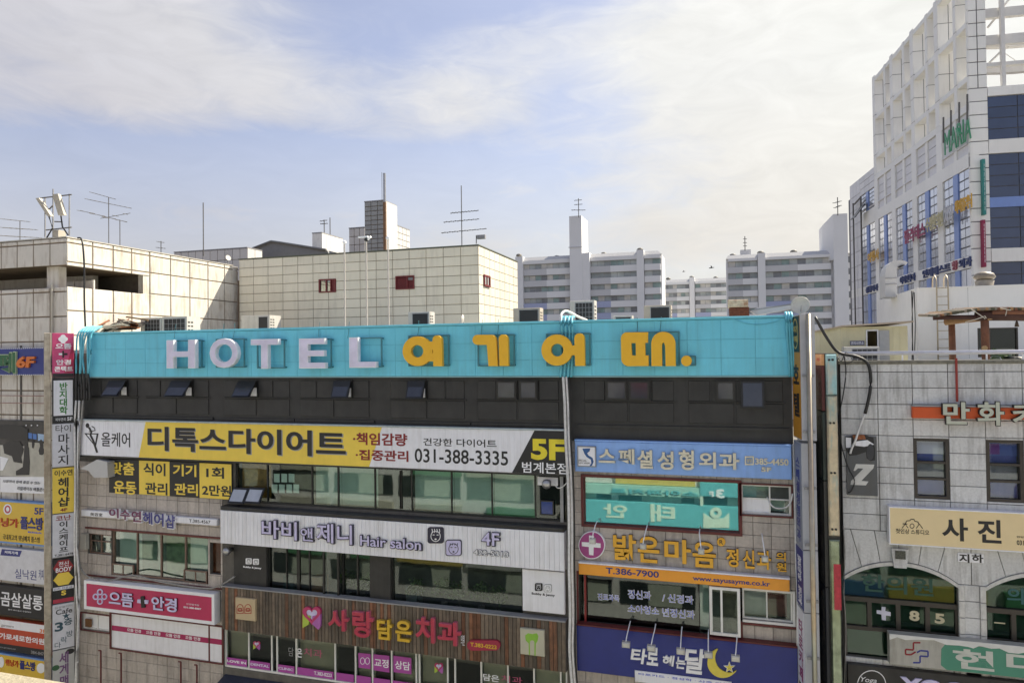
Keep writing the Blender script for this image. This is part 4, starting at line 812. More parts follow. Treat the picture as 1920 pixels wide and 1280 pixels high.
MB().lathe(dc, ((.02, 0), (.25, .05), (.36, .14), (.35, .15), (.2, .06)), 20, V((-.9, -.25, .3))).obj('dish', M('dish_white', (.6, .6, .6)), t, True); MB().tube([dc, V((dc.x, dc.y, ROOF))], .03, 6).obj('mast', grey, t)
t = thing('roof_scrap', 'heap of bent pale and rusty sheet scrap at the left end of the roof', 'scrap', H.P(-25.5, ROOF, -2.5))
g3 = F(0, 2.2, (1, 0, 0), (0, -1, 0)); sm = [M('scrap_white', (.6, .55, .48), .6, amp=.2, streak=.4), rust, M('scrap_dark', (.08, .07, .06), .7)]
for i in range(26):
    x_ = RD.uniform(160, 232); y_ = 618 - (x_ - 160) * .05 - RD.uniform(0, 5 + (x_ - 160) * .10); c0 = g3.P(*g3.uv(x_, y_), RD.uniform(-.6, .6)); dx = V((RD.uniform(.2, .6), RD.uniform(-.3, .3), RD.uniform(-.12, .22))); dy = V((RD.uniform(-.2, .2), RD.uniform(.1, .4), RD.uniform(-.1, .2)))
    MB().hexa([c0 - dx - dy, c0 + dx - dy, c0 + dx + dy, c0 - dx + dy], [p + V((0, 0, .02)) for p in (c0 - dx - dy, c0 + dx - dy, c0 + dx + dy, c0 - dx + dy)]).obj('sheet', sm[i % 3], t)
MB().tube([g3.P(*g3.uv(237, 594), 0), g3.P(*g3.uv(278, 600), 0)], .04, 6).obj('stick', M('brown_stick', (.2, .12, .06), .8), t)
# ---------------------------------------------------------------- antennas and masts
am = M('antenna_metal', (.12, .115, .11), .5, .4); 
def yagi(label, Y, xb, yb, yt, booms, base=None, grp='television aerials on the roofs', mast=None, th=1.0):
    g = F(0, Y, (1, 0, 0), (0, -1, 0)); u_, vb_ = g.uv(xb, yb); _, vt_ = g.uv(xb, yt); t = thing('antenna', label, 'antenna', g.P(u_, vb_, 0), grp); k = Y + 24; r_ = .00050 * k * th
    MB().tube([g.P(u_, vb_ if base is None else base, 0), g.P(u_, vt_, 0)], r_ * 1.5, 5).obj('mast', mast or am, t)
    for (xa, ya, xc, yc, n_, ln) in booms:
        p, q = g.P(*g.uv(xa, ya), .05), g.P(*g.uv(xc, yc), .05); bo = MB().tube([p, q], r_, 4).obj('boom', am, t); mb = MB()
        for i in range(n_):
            c = p.lerp(q, (i + .5) / n_); e = V((-.45, .86, .12)) * ln * 1.3 * (1 - .4 * i / n_); mb.tube([c - e, c + e], r_ * .9, 4)
        o = mb.obj('elements', am, t); o['kind'] = 'stuff'
    return t
yagi('low aerial at the far left edge above the panelled building', 3, 37.5, 452, 414, [(6, 411, 56, 416, 5, .5), (5, 427, 70, 431, 6, .6), (0, 442, 75, 446, 7, .7)], grp='television aerials on the left building')
yagi('tall many-armed aerial on the panelled building', 5, 204, 458, 370, [(172, 361, 218, 374, 7, .35), (165, 374, 248, 391, 9, .5), (152, 395, 240, 417, 4, .9), (190, 410, 246, 400, 3, .4)], grp='television aerials on the left building')
yagi('aerial with three tiers on the beige block', 14, 866, 462, 348, [(845, 400, 898, 395, 9, .5), (832, 417, 899, 411, 8, .6), (828, 437, 913, 429, 9, .7)], grp='television aerials on the beige block')
yagi('plain tall mast behind the end of the panelled wall', 14, 381.5, 480, 380, [], th=1.2)
yagi('thin whip mast on the panelled building beside the tall aerial', 8, 225, 470, 412, [])
yagi('tiny distant aerial behind the long panelled wall', 40, 302, 482, 452, [(296, 453, 308, 455, 3, .6), (294, 464, 311, 466, 3, .6)])
yagi('small distant aerial on the white stair hut', 45, 608, 442, 412, [(600, 415, 614, 413, 3, .6), (601, 420, 615, 419, 4, .7)])
yagi('thin whip on the white stair hut', 45, 619, 445, 408, [])
g = F(0, 14, (1, 0, 0), (0, -1, 0)); t = thing('floodlight', 'small floodlight on a short post at the corner of the beige block', 'floodlight', g.P(*g.uv(893, 456), 0)); a = g.rc(895, 441, 910, 447.5, 0)
MB().cham(g, *a, -.1, .1, .02).obj('lamp', grey, t); MB().tube([g.P(*g.uv(893, 457), 0), g.P(*g.uv(893, 441), 0)], .03, 5).obj('post', am, t); MB().tube([g.P(*g.uv(893, 445), 0), g.P(*g.uv(896, 445), 0)], .03, 5).obj('arm', am, t)
# mobile phone mast on the left building
g = F(0, 1.2, (1, 0, 0), (0, -1, 0)); PT = lambda x_, y_, d=0: g.P(*g.uv(*Q('a', x_, y_), d), d)
t = thing('phone_mast', 'steel frame with two long tilted white panel antennas on the left building', 'mast', PT(400, 545)); wa = M('antenna_shell', (.40, .37, .31), .5)
mb = MB()
for x_, y0, y1 in ((318, 545, 262), (374, 540, 205), (489, 535, 240)): mb.tube([PT(x_, y0), PT(x_ + 1, y1)], .035, 6)
mb.obj('posts', steel, t); mb = MB()
for a, b, c, e in ((280, 270, 505, 245), (325, 495, 505, 475), (318, 380, 374, 320), (385, 435, 440, 437)): mb.tube([PT(a, b, .05), PT(c, e, .05)], .03, 6)
mb.obj('crossbars', am, t)
for a, b, c, e, w in ((262, 268, 345, 395, 40), (388, 240, 430, 388, 66)):
    p, q = PT(a, b, .35), PT(c, e, .25); ax = (q - p).normalized(); sd_ = V((1, 0, 0)) * (w / 3.765 / FPX * 26); dp = V((0, .16, 0))
    MB().hexa([p - sd_ * .5, p + sd_ * .5, p + sd_ * .5 + dp, p - sd_ * .5 + dp], [q - sd_ * .5, q + sd_ * .5, q + sd_ * .5 + dp, q - sd_ * .5 + dp]).obj('panel_antenna', wa, t)
MB().box(g, *g.rc(*Q('a', 383, 498, 425, 545), 0), -.3, .1).obj('cabinet', wa, t)
for a in ((345, 400, 372, 480, 330, 550), (430, 395, 440, 470, 480, 530)): MB().tube([PT(a[0], a[1], .2), PT(a[2], a[3], .2), PT(a[4], a[5], .2)], .035, 5).obj('feeder_cable', cabk, t)
# ---------------------------------------------------------------- buildings behind
def slabb(label, Y, x0, ytop, x1, xs_, mat, cols=6, rowh=3.2, dep=None, side=8, name='building', zb_=0, jm=jt, nr=4):
    g = F(0, Y, (1, 0, 0), (0, -1, 0)); a, v = g.uv(x0, ytop); b, _ = g.uv(x1, ytop); s = F(b, Y, (0, 1, 0), (1, 0, 0)); e = s.uv(xs_, ytop + 10)[0] if xs_ else side
    t = thing(name, label, 'building', g.P((a + b) / 2, zb_, 0)); MB().box(g, a, b - .06, zb_, v - .06, -e, -.06).obj('wall', jm, t)
    rw = [v - rowh * i for i in range(nr + 1)][::-1]
    tiles('wall_panel', g, lin(a, b, cols), rw, mat, t, -.06, 0, .05, c=.01)
    if xs_: tiles('wall_panel', s, lin(0, e, max(2, int(e / .8))), rw, mat, t, -.06, 0, .05, c=.01)
    MB().box(g, a, b, v + .001, v + .1, -e, .03).obj('coping', grey, t)
    return t, g, (a, b, v)
whp = M('white_far_panel', (.62, .61, .59), .5, var=.06, amp=.05); gyp = M('grey_tower_panel', (.33, .345, .345), .5, var=.06, amp=.15, nz=1.2)
t, g, (a, b, v) = slabb('narrow grey panelled stair tower behind the beige block', 32, 683, 379.5, 720, None, gyp, 3, .42, side=2.5, nr=12)
s = F(b, 32, (0, 1, 0), (1, 0, 0)); MB().box(s, 0, 2.5, v - 9, v, .001, .05).obj('side_wall', whp, t)
g = F(0, 31, (1, 0, 0), (0, -1, 0)); p = g.uv(722, 470); q = g.uv(720.5, 325); t = thing('flue_pipe', 'tall brown flue pipe beside the narrow grey tower', 'pipe', g.P(*p, 0)); MB().tube([g.P(p[0], p[1], 0), g.P(p[0], vz(g, 722, 379), 0)], .15, 10).obj('lower_pipe', M('rust_pipe', (.22, .12, .06), .7, amp=.3), t); MB().tube([g.P(p[0], vz(g, 722, 379), 0), g.P(p[0], q[1], 0)], .12, 10).obj('upper_pipe', steel, t); MB().tube([g.P(p[0] - .25, vz(g, 722, 378), 0), g.P(p[0] - .25, q[1] + .1, 0)], .02, 5).obj('lightning_rod', am, t)
slabb('white tiled box building left of the narrow grey tower', 36, 654, 429, 684, None, whp, 3, .8, nr=4)
slabb('white tiled box with a sunlit side right of the narrow grey tower', 36, 724, 423, 740.5, 768.5, whp, 2, .6, nr=5)
slabb('bright white stair hut left of the narrow tower', 40, 585, 438, 603.5, 643.5, M('white_render', (.72, .70, .66), .7), 1, 6, nr=1, jm=whiteb)
slabb('low pale tiled parapet building behind the long panelled wall', 30, 326, 474, 464, 492, whp, 10, 1.0, nr=3)
g = F(0, 34, (1, 0, 0), (0, -1, 0)); t = thing('gabled_roof', 'dark grey gabled metal roof behind the beige block', 'roof', g.P(*g.uv(535, 475), 0)); pg = [g.uv(*q) for q in ((466, 470), (510, 453), (525, 455), (613, 469), (625, 490), (460, 490))]
shape(g, [pg], M('grey_cladding', (.20, .205, .21), .5, amp=.1), t, -12, 12, 'gable_wall', px=False)
for k in range(3): MB().tube([g.P(*pg[k], .15), g.P(*pg[k + 1], .15)], .12, 5).obj('roof_edge', M('roof_edge', (.14, .145, .15), .5), t)
g = F(0, 12, (1, 0, 0), (0, -1, 0)); t = thing('satellite_dish', 'tiny dish at the end of the long panelled wall', 'dish', g.P(*g.uv(427, 490), 0)); dc = g.P(*g.uv(427, 484), 0); MB().lathe(dc, ((.02, 0), (.13, .03), (.18, .08), (.16, .07)), 16, V((.9, -.3, .3))).obj('dish', M('dish_white', (.6, .6, .6)), t); MB().tube([dc, dc - ZUP * .7], .03, 5).obj('mast', grey, t)
# ---------------------------------------------------------------- apartment blocks
aw_ = M('apartment_white', (.78, .78, .78), .8, amp=.05, nz=.1); ag = M('apartment_grey', (.58, .58, .59), .8, amp=.05); ab_ = M('apartment_blue', (.40, .44, .62), .8); arf = M('apartment_roof', (.52, .52, .52), .7)
awin = [M('apt_glass_%d' % i, c, .2, amp=.3, nz=.4) for i, c in enumerate(((.30, .33, .33), (.44, .47, .45), (.25, .34, .32), (.56, .54, .49), (.20, .21, .22)))]; afr = M('apt_frame', (.30, .30, .295), .6)  # glass and frame colours lightened to stand in for distance haze
def apart(label, Y, wings, pil, rows, top, depth, x_ends, tower=None, grp=None, cols=(8, 8, 2)):
    g = F(0, Y, (1, 0, 0), (0, -1, 0)); a, b = g.uv(x_ends[0], top[1])[0], g.uv(x_ends[1], top[1])[0]; zt_ = vz(g, *top); t = thing('apartment_block', label, 'apartment block', g.P((a + b) / 2, 0, 0), grp)
    MB().box(g, a, b, 0, zt_ - 1.2, -depth, -1.2).obj('wall', aw_, t)
    MB().hexa([g.P(a, zt_ - 1.2, 0), g.P(b, zt_ - 1.2, 0), g.P(b, zt_ - 1.2, -depth), g.P(a, zt_ - 1.2, -depth)], [g.P(a + .6, zt_, -1.3), g.P(b - 1.2, zt_, -1.3), g.P(b - 1.2, zt_, -depth + 1), g.P(a + .6, zt_, -depth + 1)]).obj('roof', arf, t)
    x0, y0, y1, dy = rows; z0 = vz(g, x0, y0); hw = z0 - vz(g, x0, y1); dz_ = z0 - vz(g, x0, y0 + dy)
    nf = int((z0 - 5) / dz_)
    for wi, (xa, xb) in enumerate(wings):
        ua, ub = us(g, (xa, xb), y0); um_ = ua + (ub - ua) * .5
        MB().box(g, ua, ub, z0 + .002, zt_ - 1.2, -1.2, 0).obj('parapet_band', aw_, t)
        for f in range(nf):
            zz = z0 - f * dz_
            for (p_, q_, m_) in ((ua, um_, ag if f < 3 else ab_), (um_, ub, aw_)) if cols[wi] > 3 else ((ua, ub, aw_),):
                MB().box(g, p_, q_, zz - dz_, zz - hw, -1.2, 0).obj('spandrel', m_, t)
            if f > 6: MB().box(g, ua, ub, zz - hw, zz, -1.1, -1.0).obj('window_strip', awin[0], t); continue
            w = MB().box(g, ua, ub, zz - hw, zz, -1.199, -.8).obj('window_strip', afr, t); n_ = cols[wi]
            for c in range(n_):
                p_ = ua + (ub - ua) * c / n_ + .08; q_ = ua + (ub - ua) * (c + 1) / n_ - .08
                MB().box(g, p_, q_, zz - hw + .12, zz - .12, -.799, -.76).obj('pane', awin[RD.choice((0, 0, 1, 1, 2, 3, 4))], w)
    for xa, xb, yt_ in pil:
        ua, ub = us(g, (xa, xb), yt_); MB().box(g, ua, ub, 0, vz(g, xa, yt_), -3, .6).obj('pilaster', aw_, t)
    return t, g, (a, b, zt_)
def vent(par, g, x_, y_, d=-3): 
    u_, v_ = g.uv(x_, y_, d); MB().lathe(g.P(u_, v_ - 1.0, d), ((.55, 0), (.55, .5), (.9, .55), (1.0, .9), (.7, 1.25), (.2, 1.4)), 10).obj('roof_vent', M('vent_metal', (.16, .15, .13), .6), par, True)
t, g, (a, b, zt_) = apart('left grey and white apartment block with a tall slab chimney', 190, [(981, 1069), (1096, 1193.6), (1208, 1238)], [(967, 981, 482), (1193.6, 1207, 469)], (981, 496, 506, 21.2), (1096, 476), 13, (967, 1240))
for q in ((973, 478), (1014, 484), (1044, 481), (1132, 475), (1168, 476), (1200, 467), (1227, 473)): vent(t, g, *q)
ua, ub = us(g, (1067.5, 1090.5), 440, 1.5); MB().box(g, ua, ub, 0, vz(g, 1068, 405.5, 1.5), -9, 1.5).obj('stair_tower', aw_, t); MB().box(g, ua, ub + 2.3, 0, vz(g, 1068, 475, 1.5), -8, 1.2).obj('stair_tower_base', aw_, t); MB().box(g, ua - .3, ub + .1, vz(g, 1068, 464, 1.5) - .1, vz(g, 1068, 464, 1.5) + .15, 1.501, 1.7).obj('string_course', ag, t)
t, g, _ = apart('distant middle apartment block between the two larger ones', 265, [(1246, 1292), (1303, 1362)], [(1292.5, 1302, 520)], (1303, 532, 540, 15.4), (1303, 522), 13, (1238, 1372), cols=(6, 6))
for q in ((1253, 522), (1297, 519), (1342, 520)): vent(t, g, *q)
t, g, (a, b, zt_) = apart('right grey and white apartment block with a stair tower', 188, [(1365, 1420), (1435, 1558)], [(1420.5, 1434.5, 475)], (1365, 490.5, 501.5, 22), (1440, 474), 13, (1361, 1600), cols=(4, 8))
for q in ((1374, 478), (1426, 473), (1488, 471)): vent(t, g, *q)
ua, ub = us(g, (1563, 1589.5), 440, 1.5); uf = us(g, (1546,), 440, 1.5)[0]; z9 = vz(g, 1570, 401, 1.5); z8 = vz(g, 1546, 418, 1.5)
MB().box(g, ua, ub, 0, z9, -10, 1.5).obj('stair_tower', aw_, t); MB().hexa([g.P(uf, zt_ - 3, -3), g.P(ua - .001, zt_ - 3, 1.5), g.P(ua - .001, zt_ - 3, -10), g.P(uf, zt_ - 3, -10)], [g.P(uf, z8, -3), g.P(ua - .001, z9, 1.5), g.P(ua - .001, z9, -10), g.P(uf, z8, -10)]).obj('stair_tower_side', aw_, t)
uq = us(g, (1591,), 500, .2)
for i in range(7): MB().box(g, *us(g, (1590.5, 1595.5), 500, .3), vz(g, 1592, 491 + i * 22, .3), vz(g, 1592, 479.5 + i * 22, .3), -1.19, -1.1).obj('small_window', awin[4], t)
a = g.rc(1388, 468.5, 1408, 478, -5); MB().box(g, a[0], a[1], zt_ - .5, a[3], -9, -5).obj('roof_hut', ag, t)
yagi('aerial on the tall chimney of the left flats', 186, 1085, 408, 372, [(1077, 376, 1091, 375, 4, .9), (1077, 384, 1092, 383, 4, .9), (1071, 394, 1098, 394, 3, 1.2)], grp='aerials on the flats', th=.8); yagi('thin ladder-like aerial on the right flats', 184, 1397, 470, 443, [(1394, 448, 1400, 448, 2, .5), (1394, 455, 1400, 455, 2, .5), (1394, 461, 1400, 461, 2, .5)], grp='aerials on the flats', th=.8)
yagi('aerial on the stair tower of the right flats', 186, 1571, 404, 370, [(1563, 381, 1577, 377, 3, .8), (1565, 390, 1577, 385, 3, .8)], grp='aerials on the flats', th=.8)
for i, (x_, y_) in enumerate(((1334, 502.5), (1282, 509.5))):
    gg = F(0, 90, (1, 0, 0), (0, -1, 0)); c = gg.P(*gg.uv(x_, y_), 0); bd_ = thing('bird', ('dark bird with raised wings gliding above the middle flats', 'tiny second bird further left above the middle flats')[i], 'bird', c); s_ = (.42, .25)[i]
    MB().lathe(c - V((s_, 0, 0)), ((.02 * s_, 0), (.16 * s_, .3 * s_), (.2 * s_, s_), (.12 * s_, 1.6 * s_), (.13 * s_, 1.8 * s_), (.03 * s_, 2.1 * s_)), 8, V((1, 0, .1))).obj('body', M('bird_dark', (.05, .05, .055), .7), bd_, True)
    for q in (-1, 1): MB().hexa([c + V((-.2 * s_, 0, .05)), c + V((.3 * s_, 0, .05)), c + V((.2 * s_, q * .9 * s_, .5 * s_)), c + V((-.25 * s_, q * 1.2 * s_, .8 * s_))], [p + V((0, 0, .03)) for p in (c + V((-.2 * s_, 0, .05)), c + V((.3 * s_, 0, .05)), c + V((.2 * s_, q * .9 * s_, .5 * s_)), c + V((-.25 * s_, q * 1.2 * s_, .8 * s_)))]).obj('wing', M('bird_dark', (.05, .05, .055)), bd_)
# ---------------------------------------------------------------- tall office building at the right
ta = math.radians(5.9); dd_ = V((-math.sin(ta), math.cos(ta), 0)); rr_ = V((math.cos(ta), math.sin(ta), 0))
TX, TY = 18.2, 36.0
k_ = ray(1824, 500); tt = (TY + 24) / k_.y; TX = k_.x * tt
TLf = F(TX, TY, -dd_, -rr_); TRf = F(TX, TY, rr_, -dd_)
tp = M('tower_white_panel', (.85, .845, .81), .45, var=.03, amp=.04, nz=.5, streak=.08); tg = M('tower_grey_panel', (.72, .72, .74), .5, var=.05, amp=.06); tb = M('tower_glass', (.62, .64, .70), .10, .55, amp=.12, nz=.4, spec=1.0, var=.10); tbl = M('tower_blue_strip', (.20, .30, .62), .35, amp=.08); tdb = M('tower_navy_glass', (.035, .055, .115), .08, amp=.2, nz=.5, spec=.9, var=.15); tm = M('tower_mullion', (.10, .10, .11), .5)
off = thing('office_building', 'tall white panelled office building with an open white frame crown at the right edge', 'building', (TX + 4, TY + 12, 0))
TB = lambda x_, y_, d=0: TLf.uv(x_, y_, d)
uL = TB(1596, 500)[0]; uG = TB(1642, 500)[0]
zF0 = TB(1736, 255)[1]; zP1 = TB(1717, 281)[1]; zP0 = TB(1717, 348.5)[1]; zW1 = TB(1718, 370)[1]; zS1 = TB(1718, 509)[1]; zS0 = TB(1718, 528)[1]; zExt = TB(1600, 344)[1]
zTop = TB(1641, 141)[1]; l1 = TB(1648, 218)[1]; l2 = TB(1648, 283)[1]
print('tower', [round(q, 1) for q in (uL, uG, zF0, zP1, zP0, zW1, zS1, zS0, zExt, zTop, l1, l2)])
MB().box(TRf, .7, 14, 0, zF0 - .06, -34.8 if uL > -35 else uL, -.6).obj('core', tm, off)
# left face: columns and bays
cols_ = [TB(x_, 450)[0] for x_ in (1644, 1676.5, 1716, 1764)] + [-.35]; cols_ = [c for c in cols_]
bays = [(TB(1615, 500)[0], cols_[0])] + [(cols_[i], cols_[i + 1]) for i in range(4)]
mb = MB()
rowh_ = (zW1 - zS1) / 9
MB().box(TLf, uL, 0, 0, 6, -.05, 0).obj('plinth', tp, off)
MB().box(TLf, uG, 0, zP0 + .0, zP0 + .001, -.05, 0) 
MB().box(TLf, uG, -.02, zW1, zP0, -.6, 0).obj('white_band', tp, off); MB().box(TLf, uG, -.02, zP1, zF0, -.6, 0).obj('white_band', tp, off)
MB().box(TLf, uL, -.02, zS0, zS1, -.6, .02).obj('white_band', tp, off)
hc = .55
for c in cols_[:-1]: MB().box(TLf, c - hc, c + hc, 6, zS0 - .001, -.6, 0).obj('column', tp, off); MB().box(TLf, c - hc, c + hc, zS1 + .001, zW1 - .001, -.6, 0).obj('column', tp, off); MB().box(TLf, c - hc, c + hc, zP0 + .001, zP1 - .001, -.6, 0).obj('column', tp, off)
for bi, (a, b) in enumerate(bays):
    a2 = a + (hc if bi else 0); b2 = b - (hc if bi < 4 else 0); m_ = (a2 + b2) / 2; top_ = zW1 if bi else TB(1640, 348)[1]
    for z0_, z1_, nr in ((zS1, zW1, 9), (7, zS0, 10)) + (((zW1 + 1.6, TB(1636, 352)[1], 5),) if bi == 0 else ()):
        MB().box(TLf, m_ - .42, m_ + .42, z0_ + .002, z1_ - .002, -.5, -.02).obj('blue_strip', tbl, off)
        for s0, s1 in ((a2, m_ - .42), (m_ + .42, b2)):
            w = MB().box(TLf, s0, s1, z0_ + .002, z1_ - .002, -.59, -.16).obj('window_grid', tm, off)
            for j in range(nr):
                for i in range(2):
                    pz = (z1_ - z0_) / nr; pw = (s1 - s0) / 2; piece('pane', TLf, s0 + pw * i + .05, s0 + pw * (i + 1) - .05, z0_ + pz * j + .05, z0_ + pz * (j + 1) - .05, -.159, -.10, tb, w, .005)
    if bi:
        MB().box(TLf, m_ - .25, m_ + .25, zP0 + .002, zP1 - .002, -.5, -.05).obj('white_strip', tp, off)
        for s0, s1 in ((a2, m_ - .25), (m_ + .25, b2)): tiles('grey_panel', TLf, [s0, s1], lin(zP0, zP1, 4), tg, off, -.3, -.15, .05, c=.01)
e0 = bays[0][0]
zx = TB(1642, 300)[1]
tiles('grey_panel', TLf, lin(uL, e0, 3), lin(0, zExt, 24), tg, off, -.3, 0, .05, c=.01)
tiles('grey_panel', TLf, lin(e0, uG, 3), lin(TB(1636, 352)[1], zExt, 3), tg, off, -.3, 0, .05, c=.01)
MB().box(TLf, e0, cols_[0] - hc, zW1 - .0, zW1 + 1.59, -.6, .0).obj('white_band', tp, off)
MB().box(TRf, .02, 13, zExt - 4, zExt - 3.9, uL, -.61).obj('rear_roof', tg, off)
MB().box(TLf, uL, uG, 0, zExt, -12, -.61).obj('rear_block', tg, off)
# corner pier, clad in stacked panels
zPier = 75
pw_ = TRf.uv(1855, 300)[0]; pl2 = TLf.uv(1815.5, 300)[0]
MB().box(TRf, .06, pw_ - .02, 0, zPier, pl2 + .05, -.06).obj('corner_pier', tm, off)
ph = (TRf.uv(1840, 165)[1] - TRf.uv(1840, 265)[1]) / 4
tiles('pier_panel', TRf, [0, pw_ / 2, pw_], step(TRf.uv(1840, 165)[1], zPier, ph * .98), tp, off, -.06, 0, .07, c=.01)
tiles('pier_panel', TRf, [0, pw_], [TRf.uv(1840, 165)[1] - ph * i for i in range(22)][::-1], tp, off, -.06, 0, .07, c=.01)
tiles('pier_panel', TLf, [pl2, 0], [TRf.uv(1840, 165)[1] + ph * i for i in range(-21, 14)], tp, off, -.06, 0, .07, c=.01)
# open frame crown: deep fins and beams
zl = [zF0, l2, l1, zTop]; dzl = (zTop - l2) / 2; lev = [zTop - dzl * i for i in range(1, 4) if zTop - dzl * i > zF0 + 1]
print('lev', lev, zTop, zF0)
fins = [TB(x_, 300)[0] for x_ in (1640, 1661, 1673.5, 1696.5, 1712.5, 1740.5, 1759, 1794)]
for i, u_ in enumerate(fins):
    big = i % 2 == 0; wd = .40 if big else .26; dep = 1.7 if big else 1.0; n_ = int((zTop - zF0) / 1.9); h_ = zTop - zF0
    MB().box(TLf, u_ - wd + .03, u_ + wd - .03, zF0 + .001, zTop + (.15 if big else 0) - .05, -dep + .03, -.03).obj('fin', tm, off)
    s_ = F(*(TLf.P(u_ + wd, 0, 0).xy), rr_, -dd_)
    tiles('fin_panel', s_, [0, dep / 2, dep] if big else [0, dep], lin(zF0, zTop + (.15 if big else 0), n_), tp, off, -.03, .0, .05, c=.006)
    tiles('fin_panel', TLf, [u_ - wd, u_ + wd], lin(zF0, zTop + (.15 if big else 0), n_), tp, off, -.03, .0, .05, c=.006)
fe = fins + [pl2]
for i in range(len(fe) - 1):
    a, b = fe[i] + (.40 if i % 2 == 0 else .26), fe[i + 1] - (.40 if i % 2 else .26)
    if i == len(fe) - 2: b = pl2
    for z in [zTop] + lev: MB().cham(TLf, a, b, z - .50, z - .05, -.8, -.04, .03).obj('beam', tp, off)
# right face
rf = lambda y_: TRf.uv(1857, y_)[1]
UE = 13.5
zr = [rf(180), rf(262), rf(288), rf(370), rf(389), rf(466), rf(491), rf(537)]
MB().box(TRf, pw_, UE, zr[0], rf(163), -.6, 0).obj('white_band', tp, off)
MB().box(TRf, pw_, UE, zr[2], zr[1], -.6, 0).obj('white_band', tp, off); MB().box(TRf, pw_, UE, zr[6], zr[5], -.6, 0).obj('white_band', tp, off); MB().box(TRf, pw_, UE, zr[4], zr[3], -.6, -.05).obj('blue_band', tbl, off); MB().box(TRf, pw_, UE, 0, zr[7] - 1, -.6, 0).obj('white_band', tp, off)
for z0_, z1_, nr in ((zr[1], zr[0], 4), (zr[3], zr[2], 4), (zr[5], zr[4], 4), (zr[7] - 1, zr[6], 3)):
    w = MB().box(TRf, pw_ + .02, UE, z0_ + .002, z1_ - .002, -.59, -.2).obj('window_grid', tm, off)
    for i in range(6):
        for j in range(nr):
            cw = (UE - pw_) / 6; chh = (z1_ - z0_) / nr; piece('pane', TRf, pw_ + cw * i + .03, pw_ + cw * (i + 1) - .03, z0_ + chh * j + .03, z0_ + chh * (j + 1) - .03, -.199, -.15, tdb, w, .004)
# steel frame above the right face
tsf = M('white_steel', (.68, .67, .65), .45, amp=.05)
zb9 = rf(163)
for x_ in (1883, 1943): u_ = TRf.uv(x_, 100)[0]; MB().box(TRf, u_ - .13, u_ + .13, zb9, zPier, -.4, -.1).obj('steel_post', tsf, off)
for ya, h_, d_ in ((80, .75, -.5), (122, .28, -.3), (28, .7, -.5)): z = rf(ya) ; MB().box(TRf, pw_, UE, z, z + h_, d_ - .4, d_).obj('steel_beam', tsf, off)
for ya, dq in ((90, 2.5), (132, 5), (38, 2.5)):
    z = rf(ya) - .3; pts = [TRf.P(pw_ + (UE - pw_) * i / 12, z, -dq - 2.2 * math.sin(math.pi * (i + 3) / 15)) for i in range(13)]
    mb = MB()
    for p, q in zip(pts, pts[1:]): mb.hexa([p, q, q + dd_ * .5, p + dd_ * .5], [p + ZUP * .65, q + ZUP * .65, q + dd_ * .5 + ZUP * .65, p + dd_ * .5 + ZUP * .65])
    mb.obj('curved_beam', tsf, off)
for x0, y0, x1, y1 in ((1852, 52, 1868, 32), (1855, 118, 1882, 92), (1882, 12, 1895, -5), (1852, 120, 1925, 60), (1884, 100, 1925, 128)):
    a, b = TRf.uv(x0, y0, -1), TRf.uv(x1, y1, -1); MB().tube([TRf.P(*a, -1), TRf.P(*b, -1)], .09 if x1 - x0 < 40 else .03, 6).obj('brace', tsf, off)
for x_ in (1870, 1902, 1912): u_ = TRf.uv(x_, 150)[0]; MB().box(TRf, u_ - .12, u_ + .12, zb9, rf(143), -6, -5.8).obj('short_post', tsf, off)
# tower signs
def tsign(label, s_, px0, yb0, px1, h_, mat, d=.5, cat='sign', grp=None, split=0, bold=.03, shear=0):
    u0_, v0_ = TLf.uv(px0, yb0, d); u1_, _ = TLf.uv(px1, yb0, d); t = thing('wall_lettering', label, cat, TLf.P((u0_ + u1_) / 2, v0_, d - .3), grp)
    T(TLf, s_, (u0_, u1_, v0_, v0_ + h_ * .66), mat, t, d - .2, .06, bold, shear=shear, px=False, split=split, name='lettering'); return t
gm = M('green_letter', (.05, .30, .14), .4)
t = tsign('green letters spelling a clinic name high on the office building', 'MARIA', 1767, 292, 1817, 2.75, gm, .35, split=5, bold=.0)
for x_, yt_, yb_ in ((1769, 220, 268), (1783, 207, 255), (1798.5, 192, 230), (1813.5, 177, 225)): MB().tube([TLf.P(*TB(x_, yt_, .8), .8), TLf.P(*TB(x_, yb_, .8), .8)], .07, 5).obj('hanger', am, t)
shape(TLf, [stroke([(1793, 240), (1794, 247), (1798, 252)], 4), ], gm, t, .6, .2, 'emblem')
p3 = [M('tower_letter_%d' % i, c, .5) for i, c in enumerate(((.30, .03, .10), (.45, .10, .03), (.55, .50, .30), (.55, .55, .57), (.62, .35, .03), (.03, .05, .16), (.35, .09, .12)))]
for lab, s_, a, yb_, b, h_, m_, sp in (('magenta and orange lettering low on the glass bays of the office building', '필라테스', 1692, 459, 1731, 2.0, p3[0], 4), ('pale green and cream lettering in the middle of the slanted row of signs', '수정한의원', 1732, 437, 1764, 1.9, p3[2], 5), ('white boxy lettering beside the cream lettering', '치과', 1767, 424, 1783, 2.3, p3[3], 2), ('orange lettering at the upper end of the slanted row', '헤어클리닉', 1786, 403, 1818, 1.6, p3[4], 5), ('small yellow lettering near the far end of the office building', '여행사', 1624, 494, 1645, 1.7, p3[4], 3)): tsign(lab, s_, a, yb_, b, h_, m_, .6, split=sp)
